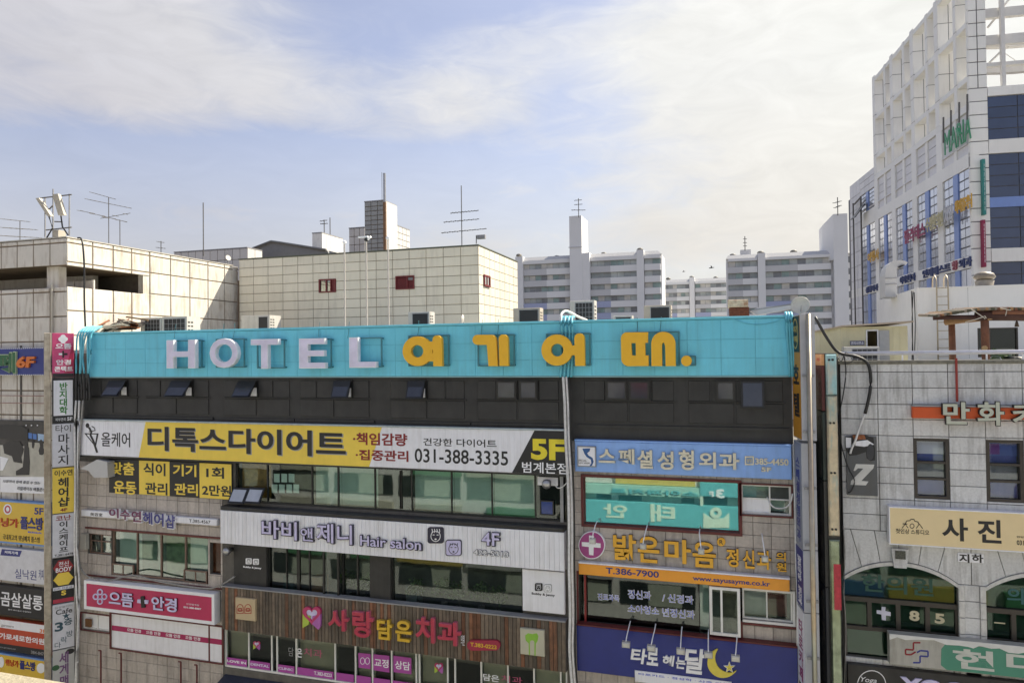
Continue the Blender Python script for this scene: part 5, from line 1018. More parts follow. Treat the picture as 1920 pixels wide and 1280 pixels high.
for lab, s_, a, b, m_ in (('dark blue lettering on the white band next to the column', '연세베스트', 1725, 1776, p3[5]), ('dark red letter on the white band', '항', 1780, 1790, p3[6]), ('two dark blue letters at the near end of the white band', '외과', 1793, 1816, p3[5]), ('blue lettering on the white band left of the bay with the duct', '이비인후과', 1683, 1711, p3[5]), ('blue lettering at the far end of the white band', '성형외과', 1619, 1641, p3[5])):
    d = .3; u0_, u1_ = TB(a, 510, d)[0], TB(b, 510, d)[0]; t = thing('wall_lettering', lab, 'sign', TLf.P((u0_ + u1_) / 2, zS0, 0)); T(TLf, s_, (u0_, u1_, zS0 + .1, zS1 - .08), m_, t, .021, .12, .03, px=False, name='lettering')
for lab, s_, y0, y1, m_ in (('teal vertical sign on the corner pier of the office building', '소아청소년과치과의원', 298, 402, M('teal_sign', (.03, .24, .22), .5)), ('maroon vertical sign on the corner pier below the teal one', '이비인후과의원이연세', 412, 500, M('maroon_sign', (.28, .02, .07), .5))):
    a = TRf.rc(1842, y0, 1850, y1, .4); t = thing('vertical_sign', lab, 'sign', TRf.P(a[0], a[2], 0)); MB().cham(TRf, *a, .02, .4, .03).obj('panel', m_, t); T(TRf, '\n'.join(s_), (a[0] + .08, a[1] - .08, a[2] + .3, a[3] - .3), whiteb, t, .401, .02, .01, px=False)
# service pipes at the far corner of the office building
t = thing('service_pipes', 'dark service pipes and a small propped window at the far corner of the office building', 'pipes', TLf.P(uL + 1, 0, .3))
for x_ in (1602, 1616.5): u_ = TB(x_, 500, .3)[0]; MB().tube([TLf.P(u_, 8, .3), TLf.P(u_, TB(x_, 383 if x_ < 1610 else 370)[1], .3)], .09, 5).obj('pipe', am, t)
a = TB(1602, 383, .3); b = TB(1613, 371, .3); MB().tube([TLf.P(*a, .3), TLf.P(*b, .3)], .1, 5).obj('pipe', am, t)
a = TB(1615, 412, .2); b = TB(1624, 400, .2); MB().hexa([TLf.P(a[0], a[1], 1.3), TLf.P(b[0], a[1], 1.3), TLf.P(b[0], a[1] + 1.6, .1), TLf.P(a[0], a[1] + 1.6, .1)], [TLf.P(a[0], a[1], 1.4), TLf.P(b[0], a[1], 1.4), TLf.P(b[0], a[1] + 1.6, .2), TLf.P(a[0], a[1] + 1.6, .2)]).obj('propped_sash', blackf, t)
# ---------------------------------------------------------------- grey stone building at the right
g = H; GL_ = H.uv(1577, 800)[0]; GT = vz(H, 1700, 681); GR = 16.0
gb = thing('stone_building', 'grey stone building with arched windows at the lower right', 'building', H.P(8, 0, 0)); gst = M('grey_granite', (.63, .63, .62), .75, var=.07, amp=.14, nz=14, streak=.5, dirt=(.10, .088, .07), bump=.25, bs=80, st=.52)
wx = [H.rc(1713, 821, 1782, 937, 0), H.rc(1849, 823, 1921, 945, 0)]; W2 = wx[0][1] - wx[0][0]; wx[1] = (wx[1][0], wx[1][0] + W2, wx[0][2], wx[0][3]); wx.append((wx[1][0] + W2 * 2.0, wx[1][0] + W2 * 3.0, wx[0][2], wx[0][3]))
arch = []
a1 = H.rc(*Q('g', 355, 535, 1070, 990), 0); xa0, xa1 = H.uv(1582, 1110)[0], H.uv(1797, 1110)[0]; xb0 = H.uv(1848, 1110)[0]; zsp = vz(H, 1797, 1102); zpk = vz(H, 1690, 1060); zlo = vz(H, 1690, 1240); arch = [(xa0, xa1), (xb0, xb0 + (xa1 - xa0)), (xb0 + (xa1 - xa0) + 1.0, xb0 + 2 * (xa1 - xa0) + .9)]
sl = [(GL_, GR, 0, GT - .02)]
for o in wx + [(a, b, zlo, zpk + .02) for a, b in arch]: sl = sub(sl, o)
mb = MB()
for s_ in sl: mb.box(H, *s_, -.4, -.05)
mb.obj('wall', joint, gb); mb = MB(); mb.box(H, GL_, GR, 0, GT - .3, -14, -2.2); mb.box(H, GL_, GL_ + .3, 0, GT - .3, -2.199, -.401)
for z in (GT - .3, zlo - .1, wx[0][2] - 1.2): mb.box(H, GL_ + .301, GR, z - .3, z, -2.199, -.401)
mb.obj('interior_walls', inner, gb); MB().box(H, GL_, GR, GT - .29, GT - .25, -14, -.401).obj('roof', M('roof_screed', (.3, .33, .3)), gb)
MB().cham(H, GL_ - .05, GR, GT - .02, GT + .09, -.45, .06, .02).obj('parapet_coping', M('mossy_coping', (.20, .19, .15), .85, amp=.35, nz=6, streak=.4), gb)
gu = [H.uv(x_, 760)[0] for x_ in (1577, 1646, 1712, 1781, 1847)]; sp_ = (gu[4] - gu[1]) / 3; gu = [GL_] + [gu[1] + sp_ * i for i in range(9)]
gz = [vz(H, 1700, y_) for y_ in (681, 697, 727, 758, 786, 817)]; dg = (gz[1] - gz[5]) / 4; gz = sorted(gz + [gz[5] - dg * i for i in range(1, 8)])
def archz(u_, a, b):  # height of the arch soffit
    c = (a + b) / 2; hh = zpk - zsp; w = (b - a) / 2; Rr = (w * w + hh * hh) / (2 * hh); x_ = abs(u_ - c); return zpk - Rr + math.sqrt(max(0, Rr * Rr - min(x_, w) ** 2))
tiles('stone_block', H, gu, [z for z in gz if z > zpk + .62], gst, gb, -.05, 0, .02, wx, (), .008)
zA = min(z for z in gz if z > zpk + .62)
# voussoirs around each arch, cut to the curve, then the piers
for k, (a, b) in enumerate(arch):
    c = (a + b) / 2; nV = 6; L0 = a - (.0 if k == 0 else .45); R0 = b + .45
    if k == 0: L0 = GL_
    if k: L0 = (arch[k - 1][1] + a) / 2
    if k < 2: R0 = (b + arch[k + 1][0]) / 2
    for i in range(nV):
        ua = a + (b - a) * i / nV; ub = a + (b - a) * (i + 1) / nV; sk = .22
        ta_ = c + (ua - c) * (1 + .28) ; tb_ = c + (ub - c) * (1 + .28); ta_ = max(L0, min(R0, ta_)); tb_ = max(L0, min(R0, tb_))
        if i == 0: ta_ = L0
        if i == nV - 1: tb_ = R0
        n3 = 4; lo = [(ua + (ub - ua) * j / n3, archz(ua + (ub - ua) * j / n3, a, b) + .13) for j in range(n3 + 1)]
        shape(H, [[(p[0] + (.01 if j == 0 else 0) - (.01 if j == n3 else 0), p[1]) for j, p in enumerate(lo)] + ([(R0 - .012, zsp + .13)] if i == nV - 1 else []) + [(tb_ - .012, zA - .012), (ta_ + .012, zA - .012)] + ([(L0 + .012, zsp + .13)] if i == 0 else [])], gst, gb, -.05, .05, 'stone_block', px=False)
        lo2 = [(u_, archz(u_, a, b)) for u_, _ in lo]
        shape(H, [lo2 + [(u_, z_ + .11) for (u_, z_) in lo2[::-1]]], M('pale_arch_trim', (.62, .61, .58), .7, amp=.15, nz=10, streak=.3, bump=.2), gb, -.05, .11 if 1 else 0, 'arch_trim', px=False)
    shape(H, [[(c - .17, zpk - .03), (c + .17, zpk - .03), (c + .24, zpk + .55), (c - .24, zpk + .55)]], gst, gb, .061, .10, 'keystone', px=False); MB().box(H, c - .14, c + .14, zpk + .25, zpk + .5, .162, .19).obj('keystone_carving', M('dark_lichen', (.10, .10, .08), .9, amp=.5, nz=20), gb)
    # piers
for k in range(3):
    p0 = arch[k][1]; p1 = arch[k + 1][0] if k < 2 else GR
    zz = zsp + .12
    for q in range(9):
        z0_, z1_ = zz - dg * (q + 1), zz - dg * q
        piece('stone_block', H, p0 + .16, p1 - .16, z0_ + .01, z1_ - .01, -.05, 0, gst, gb, .008)
        for e0_, e1_ in ((p0, p0 + .15), (p1 - .15, p1)): piece('pier_edge', H, e0_, e1_, z0_ + .01, z1_ - .01, -.05, .05, MT['pale_arch_trim'], gb, .008)
tiles('stone_block', H, gu, sorted([zlo] + [zlo - dg * i for i in range(1, 8)]), gst, gb, -.05, 0, .02, (), (), .008)
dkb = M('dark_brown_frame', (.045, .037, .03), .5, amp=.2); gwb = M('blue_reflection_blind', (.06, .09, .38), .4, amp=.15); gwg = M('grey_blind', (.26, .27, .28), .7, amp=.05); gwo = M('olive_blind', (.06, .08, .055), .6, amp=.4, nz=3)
for k, r in enumerate(wx):
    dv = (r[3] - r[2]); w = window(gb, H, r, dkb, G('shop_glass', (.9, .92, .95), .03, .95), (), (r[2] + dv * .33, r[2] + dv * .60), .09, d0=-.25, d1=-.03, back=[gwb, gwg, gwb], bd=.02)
    if k == 0: MB().box(H, r[0] + .09, r[1] - .09, r[3] - .5, r[3] - .09, -.262, -.252).obj('roller_blind', white, w)
    if k == 1:
        MB().box(H, r[0] + .09, r[1] - .09, r[3] - .5, r[3] - .09, -.262, -.252).obj('roller_blind', M('blue_print', (.10, .16, .45), .5), w); MB().box(H, r[0] + .16, r[0] + .42, r[3] - .46, r[3] - .14, -.251, -.249).obj('purple_sticker', M('purple', (.2, .05, .3), .5), w)
for k, (a, b) in enumerate(arch):
    n_ = 16; pts = [(a + (b - a) * i / n_, archz(a + (b - a) * i / n_, a, b) - .0) for i in range(n_ + 1)]
    w = thing('arched_window', ('complete arched window with + 85 in its lower panes', 'second arched window, cut by the right edge', 'third arched window beyond the right edge')[k], 'window', H.P((a + b) / 2, zlo, -.3)) if False else None
    zm1, zm2 = vz(H, 1690, 1132), vz(H, 1690, 1184)
    fm = MB().box(H, a, b, zm1 - .06, zm1 + .08, -.3, -.1); fm.box(H, a, b, zm2 - .09, zm2 + .02, -.3, -.1); fm.box(H, a, a + .09, zlo, zm2 - .091, -.3, -.1); fm.box(H, b - .09, b, zlo, zm2 - .091, -.3, -.1)
    cut = [a + (b - a) * q for q in (0, .235, .49, .745, 1)]
    for q in cut: fm.box(H, max(a, q - .06), min(b, q + .06), zm2 + .021, zm1 - .061, -.3, -.1)
    wo_ = fm.obj('arched_window', dkb, gb)
    gl2 = G('arch_glass', (.55, .75, .65), .02, .9)
    shape(H, [[(p[0], p[1]) for p in pts] + [(b, zm1 + .081), (a, zm1 + .081)]], gl2, wo_, -.2, .01, 'pane', px=False)
    for i in range(4): MB().box(H, cut[i] + .06, cut[i + 1] - .06, zm2 + .021, zm1 - .061, -.2, -.19).obj('pane', gl2, wo_)
    MB().box(H, a + .09, b - .09, zlo, zm2 - .091, -.2, -.19).obj('pane', gl2, wo_)
    shape(H, [[(p[0], p[1] - .01) for p in pts] + [(b, zm1 + .081), (a, zm1 + .081)]], gwo, wo_, -.36, .02, 'blind', px=False)
    MB().box(H, a, b, zlo, zm1 - .0, -.36, -.34).obj('blind', M('deep_green_blind', (.045, .085, .07), .7, amp=.15), wo_)
t = thing('window_lettering', 'green clinic letters and pale + 85 figures on the first arched window', 'sign', H.P(arch[0][0] + 1.5, zlo, -.1))
T(H, '한의원', Q('g', 455, 590, 910, 735), M('green_film', (.01, .07, .05), .5), t, -.18, .006, .02)
figm = M('pale_figure', (.55, .50, .34), .5)
for ch, bx in (('8', (757, 820, 823, 890)), ('5', (918, 838, 982, 908))): T(H, ch, Q('g', *bx), figm, t, -.18, .01, .06)
cr_ = [(583, 798), (608, 800), (606, 824), (640, 832), (640, 856), (610, 852), (610, 884), (584, 880), (582, 846), (552, 840), (552, 818), (582, 822)]
shape(H, [cr_], M('cross_white', (.6, .6, .72), .5), t, -.18, .01, 'cross', cr='g'); T(H, '의', Q('aa', 590, 560, 720, 690), M('teal_film', (.02, .10, .11), .5), t, -.18, .006, .02)
MB().box(H, *H.rc(*Q('aa', 496, 820, 578, 836), -.18), -.18, -.17).obj('dash', figm, t)
# signs on it
t = thing('signboard', 'orange-red bar with large cream raised letters on the grey stone', 'sign', H.P(8, vz(H, 1800, 783, .2), .1)); a = H.uv(1711, 770, .2)[0]; v1_, v0_ = vz(H, 1711, 762, .2), vz(H, 1711, 783.5, .2); MB().cham(H, a, GR - 3, v0_, v1_, .03, .2, .02).obj('panel', M('vermilion', (.62, .085, .01), .45, amp=.06), t)
MB().box(H, a, GR - 3, v1_ + .001, v1_ + .05, .02, .22).obj('top_trim', grey, t)
for ch, bx in (('만', (1018, 682, 1210, 842)), ('화', (1246, 682, 1440, 850)), ('카', (1480, 690, 1690, 850)), ('페', (1730, 690, 1900, 860))): T(H, ch, Q('f', *bx), ink, t, .21, .13, .06, name='letter'); T(H, ch, Q('f', bx[0] + 6, bx[1] + 5, bx[2] - 6, bx[3] - 5), M('sage_cream_letter', (.50, .52, .42), .45, amp=.05), t, .341, .01, .025, name='letter')
tan = M('tan_panel', (.80, .64, .36), .45, amp=.03)
t = thing('signboard', 'tan photo studio sign on the grey stone above the arches', 'sign', H.P(8, vz(H, 1667, 1018, .3), .1)); a = H.uv(1667, 985, .3)[0]; v1_, v0_ = vz(H, 1667, 950.5, .3), vz(H, 1668, 1018.5, .3); MB().cham(H, a + .02, GR - 3, v0_, v1_, .03, .29, .01).obj('panel', tan, t); MB().ring(H, a, GR - 2.95, v0_ - .02, v1_ + .02, .02, .31, .03).obj('frame', white, t)
T(H, '사', Q('aa', 103, 38, 302, 220), ink, t, .292, .006, .06); T(H, '진', Q('aa', 370, 50, 552, 235), ink, t, .292, .006, .06); T(H, '첫인상 스튜디오', Q('g', 672, 303, 884, 346), ink, t, .292, .006, .01); T(H, '031-385-2212', Q('aa', 666, 208, 900, 258), ink, t, .292, .006, .02); T(H, '안양범계점', Q('aa', 666, 176, 800, 198), ink, t, .292, .006, .0)
shape(H, [circ(775, 288, 15, 16, 18), circ(775, 288, 11, 12, 18)], ink, t, .292, .005, 'emblem', cr='g')
for ln in ([(712, 302), (732, 276), (750, 300)], [(802, 302), (822, 276), (842, 304)], [(716, 274), (745, 276)], [(732, 274), (742, 256), (762, 254), (768, 246), (788, 246), (792, 258), (812, 262), (820, 280)]): shape(H, [stroke(ln, 5)], ink, t, .2975, .004, 'emblem', cr='g')
t = sign('tiny white plaque of two dark characters between the arches', H, Q('g', 1064, 456, 1230, 524), .002, .04, white, c=.01, name='plaque'); T(H, '지', Q('g', 1072, 462, 1138, 522), ink, t, .041, .01, .07); T(H, '하', Q('g', 1152, 464, 1226, 522), ink, t, .041, .01, .07)
t = thing('signboard', 'weathered white and green clinic sign with a peeling top edge, low on the grey building', 'sign', H.P(8, vz(H, 1670, 1245, .35), .1)); a = H.uv(1668, 1215, .35)[0]; v1_, v0_ = vz(H, 1668, 1187.5, .35), vz(H, 1670, 1245, .35)
MB().cham(H, a, GR - 3, v0_, v1_, .03, .34, .015).obj('panel', M('pale_weathered', (.42, .41, .37), .5, amp=.1, streak=.35), t); pe_ = []
xx = a
while xx < GR - 3: pe_.append((xx, v1_ - .04 - RD.uniform(0, .17))); xx += RD.uniform(.12, .4)
gx0 = H.uv(1764, 1230, .35)[0]
shape(H, [[(gx0, v0_ + .14)] + circ(0, 0, 0, 0, 2)[:0] + [(gx0 + .02, v1_ - .3), (gx0 + .15, v1_ - .12)] + [(GR - 3.02, v1_ - .12), (GR - 3.02, v0_ + .02), (gx0 + .15, v0_ + .02)]], M('clinic_green', (.06, .25, .17), .45, amp=.08, nz=2), t, .341, .006, 'green_field', px=False)
shape(H, [[(a, v1_ + .01)] + pe_ + [(GR - 3, v1_ + .01)]], M('peeling_white', (.66, .66, .64), .6, amp=.1), t, .349, .03, 'peeling_film', px=False)
for ch, bx in (('현', (186, 1015, 498, 1195)), ('대', (586, 1040, 900, 1225))): T(H, ch, Q('aa', *bx), M('sign_cream', (.55, .57, .52), .5), t, .348, .008, .045)
for ln, m_ in (([(828, 1024), (784, 1024), (784, 1068), (784, 1070), (734, 1066), (734, 1098), (768, 1100), (798, 1082)], M('dark_red_line', (.25, .01, .02), .5)), ([(806, 1086), (828, 1074), (876, 1078), (876, 1112), (826, 1108), (826, 1150), (782, 1150)], M('dark_blue_line', (.03, .04, .25), .5))): 
    for p_, q_ in zip(ln, ln[1:]):
        if p_ != q_ and math.hypot(p_[0] - q_[0], p_[1] - q_[1]) > 4: shape(H, [stroke([p_, q_], 10)], m_, t, .341 + RD.uniform(0, .004), .006, 'emblem', cr='g')
t = thing('signboard', 'black yoga studio sign at the bottom of the grey building', 'sign', H.P(8, 5, .1)); MB().cham(H, GL_ + .02, GR - 3, vz(H, 1690, 1300, .2), vz(H, 1600, 1244, .2), .03, .2, .02).obj('panel', black, t)
shape(H, [circ(520, 1290, 92, 92, 32), circ(520, 1290, 87, 87, 32)], whiteb, t, .201, .008, 'ring', cr='g'); T(H, 'Yoga', Q('g', 452, 1238, 552, 1290), whiteb, t, .201, .008, .0, shear=.3); T(H, 'YOGA', Q('g', 700, 1238, 1250, 1400), lvf, t, .201, .05, .06)
t = sign('dark grey panel with a large white Z and a print of a wheel', H, (1586, 817, 1646, 930), .01, .06, M('slate_panel', (.10, .105, .11), .5, amp=.1, streak=.3), c=.005)
shape(H, [[(444, 1100), (566, 1104), (560, 1128), (480, 1212), (528, 1216), (510, 1242), (408, 1238), (412, 1212), (494, 1130), (458, 1128), (438, 1146), (428, 1144)]], M('worn_white', (.62, .61, .58), .6, amp=.15), t, .061, .008, 'letter_z', cr='f')
shape(H, [[(374, 920), (420, 910), (500, 905), (560, 925), (572, 1000), (572, 1075), (540, 1080), (514, 1060), (510, 1020), (450, 1040), (400, 1045), (374, 1000)]], ink, t, .061, .004, 'print', cr='f'); shape(H, [[(376, 922), (412, 926), (412, 990), (378, 992)]], white, t, .066, .003, 'print', cr='f'); shape(H, [[(440, 950), (520, 940), (566, 970), (500, 985), (440, 978)]], white, t, .066, .003, 'print', cr='f'); shape(H, [circ(540, 1020, 24, 55, 20)], M('tyre_grey', (.06, .06, .065), .8), t, .066, .004, 'print', cr='f'); shape(H, [[(420, 908), (500, 906), (510, 935), (430, 940)]], rust, t, .0655, .002, 'print', cr='f')
# handrail, red pipe, cable on the stone building
RL = F(0, .12, (1, 0, 0), (0, -1, 0)); t = thing('handrail', 'long white painted pipe rail along the roof edge of the grey building', 'rail', RL.P(8, GT, 0)); zr_ = vz(RL, 1700, 661.5); MB().tube([RL.P(RL.uv(1572, 661)[0], zr_, 0), RL.P(GR, zr_, 0)], .065, 10).obj('rail', M('white_pipe', (.60, .60, .66), .4, amp=.1, nz=4), t, True)
for x_ in (1576, 1692, 1850, 1918): u_ = RL.uv(x_, 670)[0]; MB().tube([RL.P(u_, GT + .05, 0), RL.P(u_, zr_, 0)], .025, 6).obj('post', white, t)
u_ = H.uv(1793, 700, .06)[0]; tag(MB().tube([H.P(u_, GT + .15, .08), H.P(u_, vz(H, 1793, 753, .1), .08)], .035, 6).obj('red_conduit', M('red_conduit', (.30, .03, .02), .5)), 'thin dark red conduit hanging from the roof edge to the orange bar', 'pipe')
def cable(label, pts, r, mat, fr=H, d=.15, name='cable', grp=None, n=6):
    w = [fr.P(*fr.uv(x_, y_, (dd if dd is not None else d)), (dd if dd is not None else d)) for (x_, y_, dd) in [(p + (None,))[:3] for p in pts]]
    out = []
    for i in range(len(w) - 1):
        p0 = w[max(i - 1, 0)]; p1 = w[i]; p2 = w[i + 1]; p3 = w[min(i + 2, len(w) - 1)]
        for k in range(4):
            s_ = k / 4; out.append(.5 * ((2 * p1) + (p2 - p0) * s_ + (2 * p0 - 5 * p1 + 4 * p2 - p3) * s_ ** 2 + (3 * p1 - p0 - 3 * p2 + p3) * s_ ** 3))
    out.append(w[-1]); o = MB().tube(out, r, n).obj(name, mat, None, True); return tag(o, label, 'cable', grp)
cable('thick black cable looping down the grey stone wall', [(1480 + 170 / 3.55, 560 + 120 / 3.55), (1552, 636), (1573, 661), (1605, 668), (1625, 679), (1632, 700), (1631, 735), (1622, 775)], .05, cabk)
cable('white end of the thick cable above the slate Z panel', [(1622, 775), (1612, 800), (1604, 825), (1597, 840), (1594, 850)], .035, cabw)
cable('thin black cable down the left edge of the grey building', [(1583, 668), (1586, 700), (1580, 745), (1572, 790), (1578, 835), (1590, 875), (1602, 900), (1596, 920), (1590, 923)], .018, cabk)
cable('thin tangled cable over the corner of the grey roof', [(1570, 672), (1580, 662), (1590, 675), (1600, 664), (1612, 672), (1622, 678)], .012, cabw)
cable('second tangled cable at the corner of the grey roof', [(1568, 668), (1578, 676), (1586, 660), (1598, 676), (1585, 682)], .012, cabk)
cable('old grey cable down the stone beside the arch', [(1581, 985), (1584, 1040), (1582, 1110), (1586, 1180), (1583, 1290)], .02, cabg, d=.08)
t = sign('weathered cable trunking in the gap beside the grey building', H, (1571, 668, 1582, 1300), -.4, -.08, M('dark_trunking', (.09, .09, .085), .7, amp=.4, nz=4), c=.01, name='trunking', cat='trunking')
# ---------------------------------------------------------------- on the roof of the stone building
ren = M('white_render_wall', (.78, .775, .76), .8, amp=.04, nz=1.0, streak=.08); WY = 9.5; WF = F(0, WY, (1, 0, 0), (0, -1, 0)); wu = WF.uv(1720, 600)[0]; wz = vz(WF, 1820, 538.5)
t = thing('penthouse', 'plain white rendered rooftop building with a wall ladder', 'building', WF.P(wu + 4, GT, 0)); dw = WF.rc(1832.5, 615, 1910, 669, 0)
mb = MB()
for s_ in sub([(wu, wu + 13, GT - .3, wz)], dw): mb.box(WF, *s_, -.25, 0)
mb.box(WF, wu, wu + 13, GT - .3, wz, -8, -.5); mb.box(WF, wu, wu + .2, GT - .3, wz, -.499, -.251)
mb.obj('wall', ren, t); MB().box(WF, wu, wu + 13, wz + .001, wz + .05, -8, .03).obj('coping', ren, t)
for q in range(1, 7): MB().box(WF, wu + q * 1.9, wu + q * 1.9 + .012, GT, wz, .0005, .003).obj('render_joint', grey, t) if q not in (2, 3, 4) else None
window(t, WF, dw, dkb, glassd, [dw[0] + (dw[1] - dw[0]) * .32], (), .05, d0=-.2, d1=-.02, back=[darkblind, M('dark_mottled', (.03, .035, .03), .4, amp=.7, nz=2)], bd=.05)
lt = thing('ladder', 'steel wall ladder with hooped handrails on the white rooftop building', 'ladder', WF.P(WF.uv(1769, 680)[0], GT, .2)); lm = M('ladder_steel', (.45, .38, .28), .5, .3, amp=.2); ua, ub = us(WF, (1757.5, 1779), 600, .3); zt_ = vz(WF, 1765, 515, .3)
for u_ in (ua, ub): MB().tube([WF.P(u_, GT - .2, .3), WF.P(u_, zt_ - .35, .3), WF.P(u_, zt_ - .1, .2), WF.P(u_, zt_, .0), WF.P(u_, zt_ - .1, -.25), WF.P(u_, zt_ - .4, -.3), WF.P(u_, wz, -.3)], .03, 6).obj('rail', lm, lt, True)
for i in range(12): z = GT + .1 + i * .36; z < wz + .1 and MB().tube([WF.P(ua, z, .3), WF.P(ub, z, .3)], .018, 5).obj('rung', lm, lt)
# bent ventilation duct behind the white building
dk = F(0, 13, (1, 0, 0), (0, -1, 0)); do = [(330, 1075), (330, 880), (342, 815), (365, 780), (400, 757), (450, 746), (505, 752), (532, 768), (520, 785), (478, 790), (450, 800), (434, 830), (432, 880), (432, 1075)]
t = thing('ventilation_duct', 'large grey bent ventilation duct rising behind the white rooftop building', 'duct', dk.P(*dk.uv(1670, 560), 0)); shape(dk, [[dk.uv(*Q('z', *p)) for p in do]], M('duct_sheet', (.50, .50, .50), .5, .2, amp=.06), t, -1.2, 1.2, 'duct', px=False)
shape(dk, [[dk.uv(*Q('z', *p)) for p in ((440, 815), (455, 802), (482, 792), (505, 790), (486, 803), (455, 820))]], blackf, t, -.9, 1.0, 'mouth', px=False)
for y_ in (905, 958): a_ = dk.rc(*Q('z', 328, y_, 434, y_ + 4), .0); MB().box(dk, *a_, .001, .03).obj('duct_flange', grey, t)
# round roof ventilator at the corner
rv = F(0, 10.2, (1, 0, 0), (0, -1, 0)); c = rv.P(*rv.uv(1846, 538), 0); t = thing('roof_ventilator', 'dark mushroom-shaped ventilator on top of the white rooftop building', 'ventilator', c); MB().lathe(c - ZUP * .1, ((.30, 0), (.36, .35), (.28, .42)), 14).obj('base', M('old_vent', (.30, .27, .22), .6, amp=.3), t, True); MB().lathe(c + ZUP * .33, ((.36, 0), (.42, .08), (.34, .24), (.12, .32), (.02, .33)), 14).obj('cap', M('vent_cap', (.2, .17, .13), .5, amp=.4), t, True)
# office shed
shm = M('pale_yellow_sheet', (.70, .64, .42), .6, amp=.05, streak=.12); SF = F(0, 5.0, (1, 0, 0), (0, -1, 0)); a, b = SF.uv(1577, 640)[0], SF.uv(1702, 640)[0]; v1_ = vz(SF, 1640, 612); t = thing('shed', 'pale yellow sheet metal office shed with a slightly sloping roof', 'shed', SF.P((a + b) / 2, GT - .25, 0)); a0 = SF.uv(1547, 640)[0]
dr = SF.rc(1625, 620, 1668, 690, 0); mb = MB()
for s_ in sub([(a, b, GT - .3, v1_)], (dr[0], dr[0] + (dr[1] - dr[0]) * .5, GT - .2, dr[3])): mb.box(SF, *s_, -.08, 0)
mb.box(SF, a + .001, b, GT - .3, v1_, -4, -3); mb.box(SF, b - .1, b, GT - .3, v1_, -2.99, -.081); mb.obj('wall', shm, t)
MB().hexa([SF.P(a - .002, GT - .3, 0), SF.P(a - .002, GT - .3, -3.9), SF.P(a0, GT - .3, -3.9), SF.P(a0, GT - .3, -1.6)], [SF.P(a - .002, v1_, 0), SF.P(a - .002, v1_, -3.9), SF.P(a0, v1_ - .1, -3.9), SF.P(a0, v1_ - .1, -1.6)]).obj('side_wall', shm, t)
MB().hexa([SF.P(a, v1_ + .002, .25), SF.P(b + .15, v1_ + .12, .25), SF.P(b + .15, v1_ + .12, -4), SF.P(a, v1_ + .002, -4)], [SF.P(a, v1_ + .06, .25), SF.P(b + .15, v1_ + .18, .25), SF.P(b + .15, v1_ + .18, -4), SF.P(a, v1_ + .06, -4)]).obj('roof', M('shed_roof', (.45, .36, .27), .6, amp=.2), t)
MB().hexa([SF.P(a, v1_ + .001, .25), SF.P(a, v1_ + .001, -4), SF.P(a0 - .1, v1_ - .12, -4), SF.P(a0 - .1, v1_ - .12, -1.5)], [SF.P(a, v1_ + .06, .25), SF.P(a, v1_ + .06, -4), SF.P(a0 - .1, v1_ - .06, -4), SF.P(a0 - .1, v1_ - .06, -1.5)]).obj('roof', MT['shed_roof'], t)
um_ = dr[0] + (dr[1] - dr[0]) * .52; MB().ring(SF, dr[0] - .03, um_, GT - .25, dr[3] + .03, .001, .05, .04).obj('door_frame', white, t); MB().box(SF, um_ + .02, dr[1], GT - .2, dr[3], .02, .07).obj('door_leaf', M('grey_door', (.42, .42, .42), .5), t)
for x_ in (1602, 1613, 1675, 1688): u_ = SF.uv(x_, 640)[0]; MB().box(SF, u_ - .01, u_ + .01, GT, v1_, .0005, .012).obj('wall_seam', shm, t)
t2 = sign('small grey office nameplate on the pale yellow shed', SF, (1594, 639, 1621, 647), .001, .03, M('plate_grey_blue', (.17, .17, .24), .5), c=.002, name='nameplate'); T(SF, '관리사무소', (1595.5, 640.5, 1619.5, 645.8), whiteb, t2, .031, .004, .02)
g = F(0, 3.8, (1, 0, 0), (0, -1, 0)); ac('air conditioner with a wide dark grille before the shed', 1582, 650, 1649, 3.8, .5, .22, True, GT - .25)
# log shelter
lg = M('brown_log', (.21, .085, .045), .8, amp=.3, nz=6, bump=.4, bs=25, streak=.3); lgl = M('light_log', (.34, .19, .085), .75, amp=.2, nz=6); lge = M('log_end', (.55, .36, .17), .7, amp=.3, nz=20)
P4 = F(0, 3.0, (1, 0, 0), (0, -1, 0)); LP_ = lambda x_, y_, d=0: P4.P(*P4.uv(*Q('ac', x_, y_, )[:2], d), d)
t = thing('log_shelter', 'rustic shelter of brown log posts with a bundled pole roof at the right edge', 'shelter', P4.P(P4.uv(1840, 680)[0], GT - .25, 0))
def logo_(p, q, r_, m_=lg, nm='log_beam', r2=None):
    o = MB().tube([p, p.lerp(q, .35) + V((0, 0, .01)), p.lerp(q, .7), q], r_, 12, r2).obj(nm, m_, t, True); return o
for x_, y_, w_, d in ((406, 430, 44, -1.0), (970, 350, 52, 0)):
    p = LP_(x_, y_, d); logo_(p, V((p.x + .02, p.y, GT - .25)), w_ / 9.144 / FPX * 28.5, nm='post')
logo_(LP_(300, 400, -.9), LP_(1060, 310, .12), .115, lgl); e_ = LP_(1080, 308, .14); MB().lathe(e_, ((.10, 0), (.10, .02)), 14, V((.25, -.95, .1))).obj('log_end', lge, t)
pc = LP_(968, 845, .17); MB().lathe(pc, ((.085, 0), (.085, .05)), 14, V((0, -1, 0))).obj('log_end', lge, t)
logo_(LP_(90, 330, .1), LP_(900, 312, .1), .075, M('dark_log', (.07, .03, .022), .8, amp=.3)); logo_(LP_(820, 290, .05), LP_(1646 + 900, 300, .05), .17, M('dark_log', (.07, .03, .022)), r2=.18)
logo_(LP_(1100, 232, .2), LP_(2500, 246, .2), .075, lg)
